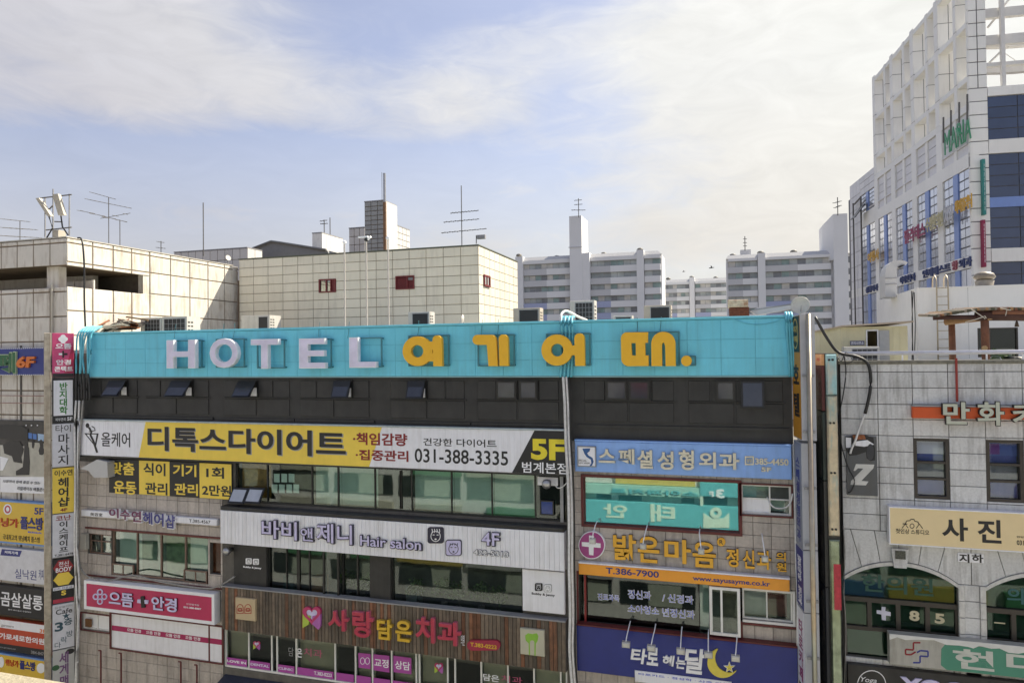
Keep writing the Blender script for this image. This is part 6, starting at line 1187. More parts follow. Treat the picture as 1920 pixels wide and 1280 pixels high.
for i in range(44):
    x_ = 150 + i * 36; p = LP_(x_, (290 - (x_ - 150) * .155) if x_ < 900 else 170 + RD.uniform(-6, 6), .28); q = p + V((RD.uniform(-.1, .1), 2.3, .12)); MB().tube([p, q], RD.uniform(.04, .06), 7).obj('roof_pole', RD.choice((lg, lgl, M('mossy_log', (.09, .085, .055), .9, amp=.3), M('grey_log', (.25, .21, .17), .9, amp=.3))), t)
for a in ([(740, 178), (850, 250), (950, 320)], [(640, 400), (800, 360), (950, 310)], [(940, 300), (975, 345), (1000, 330), (970, 290)], [(1240, 160), (1340, 180), (1350, 210), (1330, 290)], [(1350, 190), (1420, 195)]):
    MB().tube([LP_(*p, .35) for p in a], .014, 5).obj('rope', M('pale_rope', (.6, .55, .45), .8), t)
c = LP_(1523, 480, .1); wn = thing('wind_bell', 'small dark bell hanging under the log shelter roof', 'bell', c); MB().lathe(c, ((.07, 0), (.05, .1), (.03, .18), (.01, .2)), 10).obj('bell', M('bell_bronze', (.08, .05, .03), .5, .5), wn, True); MB().tube([c + ZUP * .2, LP_(1525, 345, .1)], .01, 4).obj('cord', cabk, wn)
for i, (x_, lab) in enumerate(((1165, 'squat potted plant with arching leaves under the log shelter'), (1385, 'tall green pot under the log shelter'))):
    c = LP_(x_, 1085, .5); pt_ = thing('potted_plant', lab, 'plant', c); MB().lathe(c, ((.10, -.02), (.14, .08), (.10, .16), (.13, .22)) if i == 0 else ((.12, 0), (.14, .1), (.08, .2), (.12, .32)), 12).obj('pot', M('green_pot', (.16, .2, .13), .5), pt_, True); rnd_leaves(c + ZUP * .2, .2, 30 if i == 0 else 12, .22).obj('foliage', leafm, pt_)
c = LP_(1490, 1080, .5); tag(MB().lathe(c, ((.3, 0), (.33, .1), (.25, .17), (.05, .18)), 16).obj('covered_basin', blackf), 'low round black covered basin under the log shelter', 'basin')
# cables on the white building
for i, (x_, y0, y1) in enumerate(((1709, 545, 680), (1712, 545, 680), (1714, 548, 660))): cable(f'black cable down the corner of the white rooftop building, ' + ('left', 'middle', 'right')[i] + ' of three', [(x_, y0, .05), (x_ + (-1) ** i * 2, (y0 + y1) / 2, .06), (x_ + 1, y1, .05)], .02, cabk, WF, grp='cables at the corner of the white rooftop building')
# ---------------------------------------------------------------- projecting sign stacks between the buildings
chrome = M('polished_steel', (.46, .37, .26), .38, .8, amp=.2, nz=3, streak=.5, dirt=(.30, .42, .42), sz=.3, st=.50)
chrome2 = M('sign_reflection_steel', (.50, .47, .40), .22, .8, amp=.45, nz=2.2, streak=.75, dirt=(.20, .42, .46), sz=.5, st=.47)  # reflections of coloured signs put into the steel's patchy colour
FR = H
def angled(xa, da, xb, db, xc):
    p, q = FR.P(FR.uv(xa, 800, da)[0], 0, da), FR.P(FR.uv(xb, 800, db)[0], 0, db); u = (q - p).normalized(); n = V((u.y, -u.x, 0)); fr = F(p.x, p.y, u, n); ln = (q - p).length
    g = F(q.x, q.y, -n, u); return fr, ln, g, g.uv(xc, 800)[0]
XF, XL, XG, XW = angled(1487.5, .12, 1503.5, 1.25, 1531)
def stack(label, y0, y1, mat, side, e=0.0):
    z1_, z0_ = vz(XG, 1505, y0), vz(XG, 1505, y1); t = thing('vertical_sign', label, 'sign', XF.P(XL / 2, z0_, -XW / 2))
    MB().box(XF, .02, XL - e, z0_, z1_, -XW, 0).obj('box', side, t); MB().box(XF, .05, XL - .04 - e, z0_ + .03, z1_ - .03, .001, .01).obj('face', mat, t); return t, z0_, z1_
gry = M('light_box_white', (.46, .47, .50), .45, amp=.05)
t, z0_, z1_ = stack('black and amber hotel light box projecting at the right end of the facade', 589, 826, M('amber_face_sign', (.52, .235, .02), .5, amp=.05), gry)
zz = z1_ - (z1_ - z0_) * .30; MB().box(XF, .07, XL - .06, zz, z1_ - .04, .0105, .013).obj('black_field', M('dark_green_black', (.012, .03, .028), .5), t)
cz = (zz + z1_) / 2 - .0; shape(XF, [[(XL / 2 + .36 * math.cos(math.radians(12 * i)), cz + .48 * math.sin(math.radians(12 * i))) for i in range(30)], [(XL / 2 + .31 * math.cos(math.radians(12 * i)), cz + .43 * math.sin(math.radians(12 * i))) for i in range(30)]], M('gold_line', (.5, .4, .12), .5), t, .0135, .006, 'ring', px=False); T(XF, '여기', (XL / 2 - .22, XL / 2 + .22, cz + .02, cz + .25), MT['gold_line'], t, .0135, .006, .03, px=False); T(XF, '어때', (XL / 2 - .22, XL / 2 + .22, cz - .28, cz - .06), MT['gold_line'], t, .0135, .006, .03, px=False)
hgt = z1_ - z0_; T(XF, '호', (.22, XL - .2, z0_ + hgt * .44, z0_ + hgt * .60), ink, t, .0105, .01, .06, px=False); T(XF, '텔', (.22, XL - .2, z0_ + hgt * .18, z0_ + hgt * .37), ink, t, .0105, .01, .06, px=False)
for a, b, lab, m_, s_, tm_ in ((832, 1032, 'pale blue-grey clinic light box below the hotel one', M('grey_blue_face', (.26, .28, .34), .5), '스페셜성형외과', navy), (1034, 1150, 'navy blue light box with white writing', navy, '밝은마음·정신과', whiteb), (1152, 1300, 'white and plum light box at the bottom of the right stack', white, '타로카페', M('plum_print', (.25, .03, .12), .5))):
    t, z0_, z1_ = stack(lab, a, b, m_, gry, .12); hh = z1_ - z0_; T(XF, '\n'.join(s_), (.3, XL - .35, z0_ + hh * .05, z1_ - hh * .15), tm_, t, .0105, .006, .02, px=False)
t = thing('sign_pole', 'polished steel pipe running down the front of the right stack of light boxes', 'pole', XG.P(XW / 2, 0, .15)); up_ = XG.uv(1517, 700, .15)[0]
MB().tube([XG.P(up_, 0, .15), XG.P(up_, vz(XG, 1515, 588, .15), .15)], .075, 16).obj('pipe', chrome, t, True)
for i in range(9): z = 19.2 - i * 1.7; MB().box(XG, up_ - .17, up_ + .17, z - .04, z + .04, .002, .07).obj('clamp', grey, t)
# neighbour stack: maroon boxes with a mirrored steel front
X2, XL2, G2, W2_ = angled(1536.5, .1, 1548.5, .9, 1571)
t = thing('sign_pillar', 'steel-fronted pillar with painted-on reflections of coloured signs between the two buildings', 'pillar', G2.P(W2_ / 2, 0, -.3))
zt2 = vz(G2, 1560, 662)
MB().box(G2, 0, W2_, 0, zt2, -1.3, 0).obj('body', M('pillar_dark', (.035, .033, .03), .6, amp=.3), t)
zq = [0, 3.3, vz(G2, 1560, 1008), vz(G2, 1560, 1003), vz(G2, 1560, 740), zt2]
mats_ = [chrome2, M('green_reflection', (.20, .24, .18), .2, .9, amp=.6, nz=2), None, M('pale_reflection', (.55, .47, .33), .4, .3, amp=.3, nz=3, streak=.8, dirt=(.16, .36, .42), sz=.8, st=.5), M('teal_reflection', (.30, .50, .52), .4, .2, amp=.2, nz=4, streak=.7, dirt=(.60, .48, .36), sz=.8, st=.52)]  # colour patches on the front stand in for signs mirrored in the steel
for i in range(5):
    if mats_[i]: MB().cham(G2, .02, W2_ - .02, zq[i], zq[i + 1] - .03, .001, .1, .04).obj('steel_front', mats_[i], t)
MB().box(G2, .12, .32, vz(G2, 1560, 1140), vz(G2, 1560, 1055), .101, .106).obj('red_patch', M('red_patch', (.45, .03, .05), .5, amp=.3, nz=8), t)
for z in (zt2 - .2, vz(G2, 1560, 792), vz(G2, 1560, 885), vz(G2, 1560, 990)):
    for e in (.1, W2_ - .14): MB().lathe(G2.P(e, z, .1), ((.035, 0), (.035, .03)), 8, G2.n).obj('bolt', blackf, t)
zz = zt2 - .02
for a, b, lab, m_, s_, c_ in ((664, 685, 'small orange and cream cap box at the top of the maroon stack', M('orange_cream', (.55, .28, .12), .5), '주', M('red_print', (.45, .03, .02), .5)), (686, 770, 'dark maroon light box below the small orange one', M('dark_maroon', (.10, .015, .015), .5, amp=.3), '노래방', maroon), (772, 900, 'dark weathered light box in the gap', M('dark_green_box', (.02, .035, .03), .5, amp=.4), '당구클럽', M('dim_print', (.08, .075, .07), .6)), (902, 1100, 'lower dark light box in the gap with faint writing', M('dark_grey_box', (.03, .03, .03), .5, amp=.4), '치과의원', M('dim_print', (.08, .075, .07))), (1102, 1290, 'lowest dark light box in the gap', M('dark_blue_box', (.02, .024, .035), .5, amp=.4), '태권도', MT['dim_print'])):
    z1_, z0_ = vz(G2, 1548, a), vz(G2, 1548, b); q = thing('vertical_sign', lab, 'sign', X2.P(XL2 / 2, z0_, .05)); MB().box(X2, .0, XL2 - .02, z0_, z1_, .005, .09).obj('box', m_, q); T(X2, '\n'.join(s_), (XL2 * .25, XL2 * .75, z0_ + .12, z1_ - .12), c_, q, .091, .006, .02, px=False)
# cables at the right end of the hotel
for i, (x_, w_, m_) in enumerate(((1489, .03, cabw), (1493, .025, cabk), (1497, .022, cabg))): cable('cable down the right edge of the facade below the light box, ' + ('pale', 'black', 'grey')[i], [(x_ - 2, 832, .2), (x_, 900, .2), (x_ + 2 - i, 960, .22), (x_ + 3, 1040, .2), (x_ + 6 + i, 1120, .2), (x_ + 6, 1200, .2), (x_ + 8, 1290, .2)], w_, m_, grp='cables at the right edge of the facade')
for i in range(3): x_ = 1476 + i * 5; cable('turquoise painted conduit at the right end of the fascia, ' + ('left', 'middle', 'right')[i] + ' of three', [(x_ - 3, 586, .1), (x_ - 2, 592, .42), (x_, 625, .42), (x_ + 3, 665, .42), (x_ + 5, 706, .4)], .045, tealw, grp='turquoise conduits at the right end')
# white cable bundle in the middle
for i, (x_, m_, w_) in enumerate(((1062, cabw, .05), (1068, cabw, .04), (1072, cabk, .03))):
    nm_ = ('left white', 'right white', 'black')[i]
    cable(f'{nm_} cable of the bundle running down the middle of the facade', [(x_ - 6, 706, .45), (x_ - 3, 760, .48), (x_ - 1, 830, .5), (x_ + 3, 900, .5), (x_ + 5, 980, .52), (x_ + 5, 1060, .52), (x_ + 7, 1150, .52), (x_ + 6, 1220, .52), (x_ + 12, 1300, .52)], w_, m_, grp='cable bundle in the middle of the facade')
for i, x_ in enumerate((1054, 1061, 1068, 1074)): cable('turquoise painted conduit over the middle of the fascia, ' + ('leftmost', 'second', 'third', 'rightmost')[i] + ' of four', [(x_ + 2, 594, -.4), (x_ - 2, 598, .40), (x_, 630, .42), (x_ - 1, 670, .42), (x_ - 3, 707, .44)], .045, tealw, grp='turquoise conduits over the middle')
cable('white cable arching over the fascia edge beside the tall air conditioner', [(1052, 604, .45), (1052, 590, .3), (1060, 583, -.2), (1070, 586, -.6), (1085, 594, -1.5), (1100, 600, -2.5)], .045, cabw)
# left end cable bundle
for i in range(6):
    x_ = 143 + i * 5.0; cable('turquoise painted cable at the left end of the fascia, number from the corner ' + ('first', 'second', 'third', 'fourth', 'fifth', 'sixth')[i], [(x_ + 22, 612, -.5), (x_ + 10, 618, .3), (x_ + 2, 630, .5), (x_ + 3 * math.sin(i * 1.7), 665, .5), (x_ + 3 * math.sin(i * 2.1), 700, .48)], .036 + .008 * (i % 3), tealw, grp='turquoise cables at the left end')
    cable(('black', 'black', 'black', 'black', 'black', 'black')[i] + ' stretch of the left cable bundle beside the black floor, ' + ('first', 'second', 'third', 'fourth', 'fifth', 'sixth')[i] + ' from the corner', [(x_ + 3 * math.sin(i * 2.1), 700, .46), (x_, 725, .46), (x_ + i % 2, 750, .46)], .045, black, grp='black stretches of the left bundle')
for i, (xs, m_) in enumerate((((143, 140, 141, 141, 140, 143, 147, 143), cabw), ((149, 147, 146, 146, 144, 149, 146, 141), cabw), ((156, 152, 148, 146, 146, 141, 143, 147), cabg))):
    cable(('outer', 'middle', 'inner')[i] + ' pale cable down the left edge of the stone front', [(x_, y_, .45) for x_, y_ in zip(xs, (750, 800, 860, 940, 1020, 1100, 1180, 1290))], .045, m_, grp='pale cables at the left edge')
cable('grey cable sagging over the crimson optician sign', [(146, 1030), (150, 1060), (165, 1080), (200, 1088), (250, 1078), (300, 1090), (380, 1102), (410, 1098), (440, 1080)], .035, cabg, d=.3)
cable('thin loose cable hanging over the turquoise fascia near its right end', [(1375, 598, .36), (1400, 606, .33), (1425, 608, .33), (1450, 604, .33), (1465, 598, .36)], .012, tealw)
cable('white hook of cable beside the middle bundle', [(1040, 905, .3), (1045, 914, .35), (1055, 912, .4), (1067, 900, .45)], .02, cabw)
cable('white cable loop beside the small right window', [(1438, 932, .1), (1450, 950, .25), (1470, 952, .25), (1482, 942, .2), (1486, 925, .2)], .025, cabw)
cable('long black wire over the far edge of the panelled building', [(146, 446, .12), (154, 452, .2), (158, 500, .2), (158, 560, .2), (160, 612, .2)], .04, cabk)
for i in range(10):
    xs_ = (330, 420, 440, 600, 655, 785, 905, 935, 1195, 1240)[i]; cable(('thin wire running down the turquoise fascia above the ' + ('H', 'left half of the O', 'right half of the O', 'E', 'L', 'round yellow letter with square hole', 'left stroke of the hook letter', 'upright bar of the hook letter', 'block of the rightmost letter', 'arch of the rightmost letter')[i]), [(xs_, 608 - (xs_ - 330) * .016, .34), (xs_ - 2 + i % 3, 618, .33), (xs_ - 3, 634 - (i % 2) * 3, .5)], .010, fmt, grp='thin wires above the letters', n=4)
# vent duct and hood left of the banner
t = thing('exhaust_duct', 'bent grey sheet metal exhaust hood left of the yellow and black banner', 'duct', H.P(*H.uv(180, 893), .1))
a = [H.uv(*Q('m', *q), .45) for q in ((80, 415), (200, 350), (275, 365), (280, 480), (180, 480), (140, 430))]
shape(H, [a], M('duct_sheet', (.42, .42, .42)), t, .02, .45, 'hood', px=False)
for k, (xx, yy, lab) in enumerate(((1025, 907, 'round steel vent cap beside the small dark window of the fifth floor'), (425, 1033, 'round steel vent cap at the left corner of the salon'))):
    c = H.P(*H.uv(xx, yy, .3), .3); t = thing('vent_cap', lab, 'vent', c); MB().lathe(c + V((0, .3, 0)), ((.1, 0), (.1, .2), (.16, .24), (.17, .34), (.12, .42), (.03, .44)), 14, V((0, -1, 0))).obj('cap', steel, t, True)
# electric meters left
t = sign('small stack of meter boxes at the left edge beside the little window', H, (150, 1000, 161, 1030), .02, .18, M('meter_box', (.4, .38, .33), .5), c=.01, name='meter_box', cat='meter')
# ---------------------------------------------------------------- signs on the left building
LB = lambda k, *c: Q(k, *c)
def lsign(label, box, mat, frame=None, d1=.30, fw=.06):
    x0, y0, x1, y1 = box; u1_ = H.uv(x1, (y0 + y1) / 2, d1)[0]; v1_ = vz(H, x1, y0, d1); v0_ = vz(H, x1, y1, d1); u0_ = H.uv(x0, (y0 + y1) / 2, d1)[0] if x0 >= 0 else u1_ - 4.6
    t = thing('signboard', label, 'sign', H.P((u0_ + u1_) / 2, v0_, .05))
    if frame: MB().box(H, u0_ + fw, u1_ - fw, v0_ + fw, v1_ - fw, .03, d1 - .015).obj('panel', mat, t); MB().ring(H, u0_, u1_, v0_, v1_, .03, d1, fw).obj('frame', frame, t)
    else: MB().cham(H, u0_, u1_, v0_, v1_, .03, d1, .015).obj('panel', mat, t)
    return t
t = lsign('blue cafe sign with green and orange letters, topmost on the left building', (-1, 651.5, 86, 703), M('cobalt_panel', (.02, .035, .22), .4, amp=.12)); T(H, '카페', Q('h', -150, 225, 112, 380), M('pale_green_edge', (.45, .55, .35), .5), t, .3, .08, .09); T(H, '카페', Q('h', -146, 232, 106, 374), M('leaf_green', (.03, .13, .05), .5), t, .381, .01, .05); T(H, '6F', Q('h', 114, 256, 244, 336), M('orange_letter', (.70, .17, .02), .4), t, .3, .09, .05, shear=.1)
mb = MB()
for i in range(36):
    for v_ in (vz(H, 86, 651.5, .3) - .03, vz(H, 86, 703, .3) + .0): u_ = H.uv(86, 680, .3)[0] - .05 - i * .125; mb.box(H, u_ - .07, u_, v_, v_ + .03, .301, .312)
o = mb.obj('edge_bulbs', whiteb, t); o['kind'] = 'stuff'
t = lsign('poster of a dim room with seated players, under the blue cafe sign', (-1, 789, 88, 922), M('poster_dark', (.05, .045, .04), .5, amp=.5, nz=2.5), None, .12)
PZ = .122
for pts_, m_ in (([(0, 880), (200, 890), (335, 1100), (335, 1108), (0, 1100)], M('poster_floor', (.5, .48, .42), .5, amp=.15)), ([(0, 1104), (336, 1106), (336, 1226), (0, 1212)], whiteb), ([(200, 860), (330, 870), (332, 1100), (210, 1095)], M('poster_wall', (.45, .43, .36), .5, amp=.2)), ([(198, 794), (226, 798), (226, 838), (200, 834)], M('poster_screen', (.06, .18, .5), .4)), ([(230, 800), (258, 804), (258, 842), (232, 838)], MT['poster_screen']), ([(266, 800), (310, 806), (308, 855), (268, 850)], M('poster_screen_pale', (.35, .5, .7), .4)), ([(0, 960), (60, 975), (20, 1060), (0, 1060)], whiteb)):
    PZ += .0025; shape(H, [pts_], m_, t, PZ, .002, 'print', cr='h')
for pp_ in ([(172, 882), (188, 868), (204, 900), (210, 1000), (206, 1092), (112, 1094), (112, 1064), (160, 1036), (168, 950)], [(20, 880), (70, 850), (140, 856), (168, 910), (150, 968), (158, 1010), (96, 1000), (84, 960), (30, 940)], [(276, 852), (290, 840), (304, 856), (304, 900), (320, 930), (298, 952), (278, 948), (272, 920), (282, 890)], [(224, 846), (236, 846), (242, 870), (236, 905), (226, 900)], [(0, 740), (150, 745), (196, 770), (196, 850), (0, 835)]): PZ += .002; shape(H, [pp_], M('poster_figure', (.028, .026, .025), .5), t, PZ, .002, 'print', cr='h')
for cx in (184, 222, 264): shape(H, [circ(cx, 742, 5, 5, 8)], whiteb, t, PZ + .002, .002, 'print', cr='h')
T(H, '15명까지 함께 즐길 수 있는', Q('h', 20, 1124, 284, 1160), ink, t, PZ + .004, .003, .01, shear=.2); T(H, '리얼레이싱 배틀존!!', Q('h', 120, 1172, 312, 1210), ink, t, PZ + .004, .003, .01, shear=.2)
ylb = M('yellow_sign', (.72, .48, .05), .45, amp=.05); bluf = M('light_blue_frame', (.15, .30, .62), .45)
t = lsign('yellow games room sign in a light blue frame, upper one of two', (-1, 943, 90, 1025), ylb, bluf, fw=.07); T(H, '5F', Q('i', 228, 110, 288, 160), navy, t, .29, .01, .03); T(H, '플스방', Q('i', 134, 168, 284, 266), navy, t, .29, .03, .05); T(H, '위닝가', Q('i', -60, 172, 120, 246), M('orange_red_letter', (.50, .06, .01), .5), t, .29, .03, .05); T(H, '국내최고의 위닝패치 플스방', Q('i', 18, 286, 266, 346), ink, t, .29, .006, .01); T(H, 'RIGA', Q('i', 186, 268, 280, 286), blu, t, .29, .006, .04)
shape(H, [circ(50, 122, 28, 36, 20)], whiteb, t, .29, .01, 'ball', cr='i'); shape(H, [circ(50, 122, 20, 27, 14), circ(50, 122, 12, 16, 12)], redl, t, .301, .005, 'ball', cr='i')
t = lsign('white coffee shop sign with navy writing and a navy corner tab', (-1, 1034, 89, 1097), M('white_sign', (.66, .66, .70), .45)); T(H, '실낙원', Q('i', 98, 516, 242, 596), navy, t, .3, .006, .0); T(H, '커피', Q('i', 258, 520, 290, 592), navy, t, .3, .006, .0); shape(H, [[(12, 386), (146, 398), (130, 438), (2, 428)]], navy, t, .3, .005, 'tab', cr='i'); T(H, '커피가게', Q('i', 30, 396, 118, 424), whiteb, t, .306, .004, .04)
t = lsign('black shop sign with large thin white characters', (-1, 1106, 88, 1163), ink); T(H, '곰살살롱', Q('i', 4, 666, 284, 798), whiteb, t, .3, .006, .015); T(H, '몸이 부드럽고 친절하다', Q('i', 54, 784, 208, 812), whiteb, t, .3, .004, .0)
t = lsign('red and white oriental clinic sign at the lower left', (-1, 1172, 90, 1231), M('red_sign', (.50, .06, .02), .45)); u1_ = H.uv(90, 1190, .3)[0]; v1_ = vz(H, 90, 1172, .3); v0_ = vz(H, 90, 1231, .3); MB().box(H, u1_ - 4.55, u1_ - .02, v1_ - .38, v1_ - .01, .3005, .304).obj('white_field', white, t); MB().box(H, u1_ - 4.55, u1_ - .02, v0_ + .01, v0_ + .3, .3005, .304).obj('dark_field', ink, t)
T(H, '가로세로한의원', Q('i', -4, 942, 296, 1026), whiteb, t, .305, .006, .03); T(H, '3F', Q('i', 264, 918, 304, 948), M('orange_letter', (.7, .17, .02)), t, .305, .005, .02); T(H, 'garosero', Q('i', 8, 888, 92, 918), grey, t, .305, .005, .01); T(H, '384-8475', Q('i', 206, 1062, 304, 1098), grey, t, .305, .005, .02); T(H, 'www.garosero.net', Q('i', -10, 1032, 104, 1062), grey, t, .305, .005, .01)
t = lsign('lower yellow games room sign, half hidden by the parapet', (-1, 1237, 90, 1300), ylb, bluf, fw=.07); T(H, '플스방', Q('i', 130, 1126, 234, 1202), navy, t, .29, .02, .05); T(H, '위닝가', Q('i', 34, 1118, 122, 1176), M('orange_red_letter', (.5, .06, .01)), t, .29, .02, .05); shape(H, [circ(272, 1180, 28, 34, 18)], whiteb, t, .29, .01, 'badge', cr='i'); shape(H, [circ(8, 1140, 18, 36, 18)], whiteb, t, .29, .01, 'badge', cr='i')
mb = MB()
u1_ = H.uv(88, 740, .5)[0]
t = thing('steel_trellis', 'thin rusty steel bars fixed across the panelled wall between the signs', 'bars', H.P(u1_, 12, .3))
for xp in (28, 82):
    u_ = H.uv(xp, 740, .3)[0]; MB().box(H, u_ - .05, u_ + .05, 5, 20.6, .001, .03).obj('dark_strip', joint, t)
for yp in (742, 756): z = vz(H, 80, yp, .2); MB().tube([H.P(u1_ - 5, z, .2), H.P(u1_, z, .2)], .02, 5).obj('bar', M('rose_bar', (.35, .2, .17), .6), t)
# left stack of light boxes, set at an angle on the corner
LC = F(*(H.P(H.uv(98, 850, .9)[0], 0, .9).xy), (.627, .779), (.779, -.627)); lw_ = LC.uv(139, 850)[0]
t = thing('sign_pole', 'tall weathered steel box post at the left of the stack of light boxes', 'pole', LC.P(-.15, 0, 0)); zt3 = vz(H, 93, 624, .9); MB().cham(LC, -.30, -.03, 0, zt3, -.2, .03, .03).obj('post', M('weathered_post', (.42, .37, .30), .4, .4, amp=.3, nz=5, streak=.6, dirt=(.16, .10, .06)), t); MB().box(LC, 0, lw_, 0, zt3 - .1, -.45, -.16).obj('carrier', M('carrier_grey', (.25, .25, .25), .6), t)
pinkm = M('pink_sign', (.62, .07, .20), .45); 
def lc(label, k, ya, yb_, mat, x0=372, x1=522):
    z1_ = LC.uv(*Q(k, (x0 + x1) / 2, ya))[1]; z0_ = LC.uv(*Q(k, (x0 + x1) / 2, yb_))[1]; q = thing('light_box', label, 'sign', LC.P(lw_ / 2, z0_, 0), None); MB().cham(LC, .0, lw_, z0_ + .015, z1_ - .015, -.155, .0, .01).obj('box', mat, q); return q, z0_, z1_
CT = lambda s_, a, b, z0_, z1_, m_, q, bold=.02, d=.001: T(LC, s_, (lw_ * a, lw_ * b, z0_, z1_), m_, q, d, .008, bold, px=False)
q, a, b = lc('pink optician light box with a white flower, top of the left stack', 'h', 90, 404, pinkm); h_ = b - a; MB().box(LC, .01, lw_ - .01, a + .02, a + h_ * .09, .0005, .003).obj('black_strip', ink, q); shape(LC, [[(lw_ * .99, b - h_ * .18), (lw_ * .99, a + h_ * .1), (lw_ * .55, a + h_ * .1)]], M('deep_pink', (.42, .012, .07), .45), q, .0005, .003, 'field', px=False)
CT('으뜸', .15, .88, a + h_ * .64, a + h_ * .76, whiteb, q, .06, .004); CT('안경', .18, .86, a + h_ * .28, a + h_ * .40, whiteb, q, .05, .004); CT('콘택트', .1, .95, a + h_ * .13, a + h_ * .25, whiteb, q, .05, .004)
for dx, dy in ((0, .05), (0, -.05), (.1, 0), (-.1, 0)): shape(LC, [[(lw_ * (.5 + dx) + .1 * math.cos(math.radians(i * 30)), b - h_ * (.14 - dy) + .1 * math.sin(math.radians(i * 30))) for i in range(12)]], whiteb, q, .004, .003 + abs(dx) * .01 + (dy > 0) * .002, 'flower_petal', px=False)
MB().box(LC, lw_ * .46, lw_ * .54, a + h_ * .44, a + h_ * .60, .004, .01).obj('plus_sign', ink, q); MB().box(LC, lw_ * .3, lw_ * .455, a + h_ * .5, a + h_ * .545, .004, .01).obj('plus_sign', whiteb, q); MB().box(LC, lw_ * .545, lw_ * .7, a + h_ * .5, a + h_ * .545, .004, .01).obj('plus_sign', ink, q)
q, a, b = lc('white light box with green characters in a black surround', 'h', 412, 726, ink); h_ = b - a; MB().box(LC, lw_ * .06, lw_ * .94, a + h_ * .17, b - h_ * .04, .0005, .003).obj('white_field', white, q); CT('반\n지\n대\n학', .32, .70, a + h_ * .20, b - h_ * .09, M('green_print', (.04, .22, .04), .5), q, .04, .004); CT('5F', .68, .92, a + h_ * .05, a + h_ * .13, whiteb, q, .03); CT('피부관리', .15, .62, a + h_ * .05, a + h_ * .12, whiteb, q, 0)
q, a, b = lc('white massage light box with thin black brush characters', 'h', 728, 1036, M('white_sign', (.66, .66, .7))); h_ = b - a; CT('타이', .15, .85, a + h_ * .80, a + h_ * .97, ink, q, .0); CT('마\n사\n지', .25, .78, a + h_ * .05, a + h_ * .76, ink, q, .01)
q, a, b = lc('yellow hair shop light box with black characters', 'h', 1040, 1361, yellow); h_ = b - a; CT('이수연', .1, .92, a + h_ * .82, a + h_ * .95, ink, q, .02); CT('헤\n어\n샵', .25, .78, a + h_ * .15, a + h_ * .78, ink, q, .04); CT('4F', .35, .68, a + h_ * .04, a + h_ * .11, darkred, q, .03)
q, a, b = lc('white escape room light box with brown and black characters', 'i', 150, 440, M('white_sign', (.66, .66, .7)), 355, 485); h_ = b - a; CT('코난', .15, .85, a + h_ * .84, a + h_ * .96, darkred, q, .02); CT('이\n스\n케\n이\n프', .3, .72, a + h_ * .12, a + h_ * .82, ink, q, .02); CT('T.381-6478', .1, .95, a + h_ * .03, a + h_ * .08, ink, q, .02)
q, a, b = lc('black massage light box with a red and a yellow hexagon', 'i', 448, 745, ink, 355, 485); h_ = b - a
hexg = lambda cx, cz_, w_, hh: [(cx + w_ * math.cos(math.radians(60 * i)), cz_ + hh * math.sin(math.radians(60 * i))) for i in range(6)]
shape(LC, [hexg(lw_ * .5, a + h_ * .80, lw_ * .47, h_ * .19)], M('red_hex', (.30, .01, .02), .4), q, .0005, .004, 'hexagon', px=False); shape(LC, [hexg(lw_ * .5, a + h_ * .54, lw_ * .46, h_ * .16)], yellow, q, .005, .004, 'hexagon', px=False); CT('전신', .28, .74, a + h_ * .82, a + h_ * .93, whiteb, q, .01, .005); CT('BODY', .15, .88, a + h_ * .70, a + h_ * .80, whiteb, q, .02, .005); MB().box(LC, .02, lw_ - .02, a + h_ * .30, a + h_ * .37, .0005, .004).obj('white_strip', whiteb, q); CT('관리 전문샵', .05, .9, a + h_ * .31, a + h_ * .36, navy, q, .0, .0045); CT('S', .4, .62, a + h_ * .17, a + h_ * .28, yellow, q, .04); MB().box(LC, .02, lw_ - .02, a + .03, a + h_ * .1, .0005, .004).obj('red_strip', redl, q); 
q, a, b = lc('white cafe light box with a star and stair-like characters', 'i', 748, 1050, M('white_sign', (.66, .66, .7)), 352, 485); h_ = b - a; dkt = M('dark_teal_ink', (.03, .08, .11), .5); CT('김성늘이터', .1, .9, a + h_ * .90, a + h_ * .95, grey, q, 0); CT('Cafe', .15, .9, a + h_ * .77, a + h_ * .88, ink, q, .01); CT('3', .1, .48, a + h_ * .40, a + h_ * .60, dkt, q, .03); CT('층', .52, .9, a + h_ * .50, a + h_ * .66, dkt, q, .02); CT('다', .1, .38, a + h_ * .04, a + h_ * .16, dkt, q, 0); CT('락', .38, .66, a + h_ * .13, a + h_ * .26, dkt, q, 0); CT('방', .64, .92, a + h_ * .24, a + h_ * .37, dkt, q, 0)
shape(LC, [[(lw_ * .62 + (.16 if i % 2 == 0 else .06) * math.sin(math.radians(36 * i)), a + h_ * .71 + (.16 if i % 2 == 0 else .06) * math.cos(math.radians(36 * i))) for i in range(10)]], dkt, q, .001, .006, 'star', px=False)
q, a, b = lc('pale beer hall light box with purple characters, bottom of the left stack', 'i', 1053, 1400, M('pale_grey_sign', (.50, .50, .48), .5, amp=.08), 352, 485); h_ = b - a; CT('세\n계\n맥\n주', .3, .75, a + h_ * .05, b - h_ * .06, M('purple_print', (.18, .08, .20), .5), q, .03)
shape(LC, [[(lw_ * .8 + .16 * math.cos(math.radians(i * 30)), b - h_ * .07 + .12 * math.sin(math.radians(i * 30))) for i in range(12)]], ink, q, .001, .004, 'badge', px=False); shape(LC, [[(lw_ * .15 + .14 * math.cos(math.radians(i * 30)), b - h_ * .33 + .12 * math.sin(math.radians(i * 30))) for i in range(12)]], M('green_badge', (.04, .12, .05), .5), q, .001, .004, 'badge', px=False)
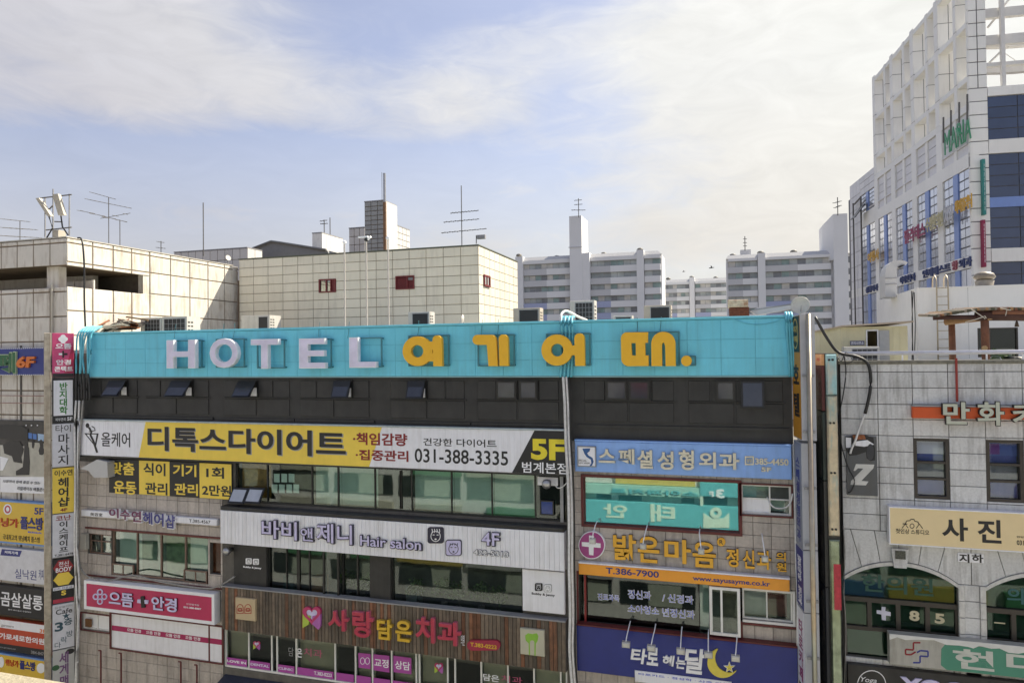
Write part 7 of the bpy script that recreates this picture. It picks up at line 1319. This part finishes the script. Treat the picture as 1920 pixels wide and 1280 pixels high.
# ---------------------------------------------------------------- the building across the street, with the parapet in the corner of the picture
ob = thing('opposite_building', 'near building with a cream roof parapet, only its parapet seen in the lower left corner', 'building', (-8, -24, 0)); ON = F(0, -22.3, (-1, 0, 0), (0, 1, 0))
omat = M('opposite_render', (.80, .80, .80), .8, amp=.1, streak=.2)
MB().box(ON, -60, 70, 0, 18.2, -12, -.05).obj('wall', omat, ob); MB().cham(ON, -60, 70, 18.2, 18.9, -.35, .14, .02).obj('parapet', M('cream_parapet', (.34, .30, .21), .85, amp=.1, nz=12, bump=.5, bs=60), ob)
ow = M('opposite_glass', (.05, .065, .07), .1, amp=.4, nz=.8, spec=.9); ocs = [M('opp_sign_%d' % i, c, .5) for i, c in enumerate(((.55, .55, .5), (.10, .30, .16), (.45, .06, .05), (.60, .58, .5), (.08, .16, .4), (.6, .45, .1), (.5, .5, .52)))]
for fl_ in range(5):
    z = 3.2 + fl_ * 3.2
    for i in range(20):
        u_ = -52 + i * 5.4
        w = MB().box(ON, u_, u_ + 4.9, z, z + 1.5, .0, .02).obj('window', ow, ob); 
        MB().box(ON, u_ + RD.uniform(.2, 1), u_ + RD.uniform(2, 3.5), z + .05, z + 1.45, .021, .025).obj('blind', M('opp_blind', (.5, .55, .48), .7), w)
        if RD.random() < .75: MB().cham(ON, u_ - .1, u_ + RD.uniform(3.2, 5.2), z + 1.62, z + 2.75, .02, .3, .02).obj('shop_sign', ocs[RD.randrange(7)], ob)
# teal eye-clinic sign there, mirrored in the large pane of the fifth floor
VM = F(0, 21.7, (1, 0, 0), (0, -1, 0))
a = VM.rc(1080, 938, 1420, 1010, 0); b2_ = VM.rc(1312, 906, 1420, 936, 0); c2_ = VM.rc(1060, 906, 1318, 936, 0); ocl = M('opp_teal', (.14, .46, .50), .5); occ = M('opp_cream', (.66, .78, .64), .5)
OS = F(0, -22.02, (-1, 0, 0), (0, 1, 0)); t = thing('signboard', 'teal eye clinic sign across the street, seen only mirrored in the large teal pane', 'sign', V((a[0], -22.1, a[2])))
MB().box(OS, -a[1], -a[0], a[2], a[3], -.2, .3).obj('panel', ocl, t); MB().box(OS, -b2_[1], -b2_[0], b2_[2], b2_[3], -.2, .3).obj('floor_panel', ocl, t); MB().box(OS, -c2_[1], -c2_[0], c2_[2], c2_[3], -.2, .25).obj('upper_panel', M('opp_pale_teal', (.35, .58, .50), .5), t); MB().box(OS, -c2_[1], -b2_[0], a[3] + .02, b2_[2] - .02, -.2, .28).obj('pale_strip', occ, t)
def mt(s_, x0, y0, x1, y1, m_, bold=.05):
    q = VM.rc(*Q('o', x0, y0, x1, y1), 0); T(OS, s_, (-q[1], -q[0], q[2], q[3]), m_, t, .301, .03, bold, px=False)
mt('안', 332, 535, 500, 640, occ); mt('태', 660, 540, 832, 672, occ); mt('3', 1115, 435, 1175, 500, whiteb); mt('F', 1068, 452, 1100, 490, whiteb); mt('소아과치료', 380, 425, 1000, 490, ocl, .03)
shape(OS, [[(-VM.uv(*Q('o', x_, y_))[0], VM.uv(*Q('o', x_, y_))[1]) for x_, y_ in ((1028, 600), (1090, 640), (1170, 638), (1208, 600), (1208, 705), (1028, 705))]], occ, t, .301, .03, 'emblem', px=False)
shape(OS, [[(-VM.uv(*Q('o', x_, y_))[0], VM.uv(*Q('o', x_, y_))[1]) for x_, y_ in circ(1115, 600, 40, 38, 20)], [(-VM.uv(*Q('o', x_, y_))[0], VM.uv(*Q('o', x_, y_))[1]) for x_, y_ in circ(1115, 600, 14, 14, 16)]], occ, t, .332, .03, 'emblem', px=False)
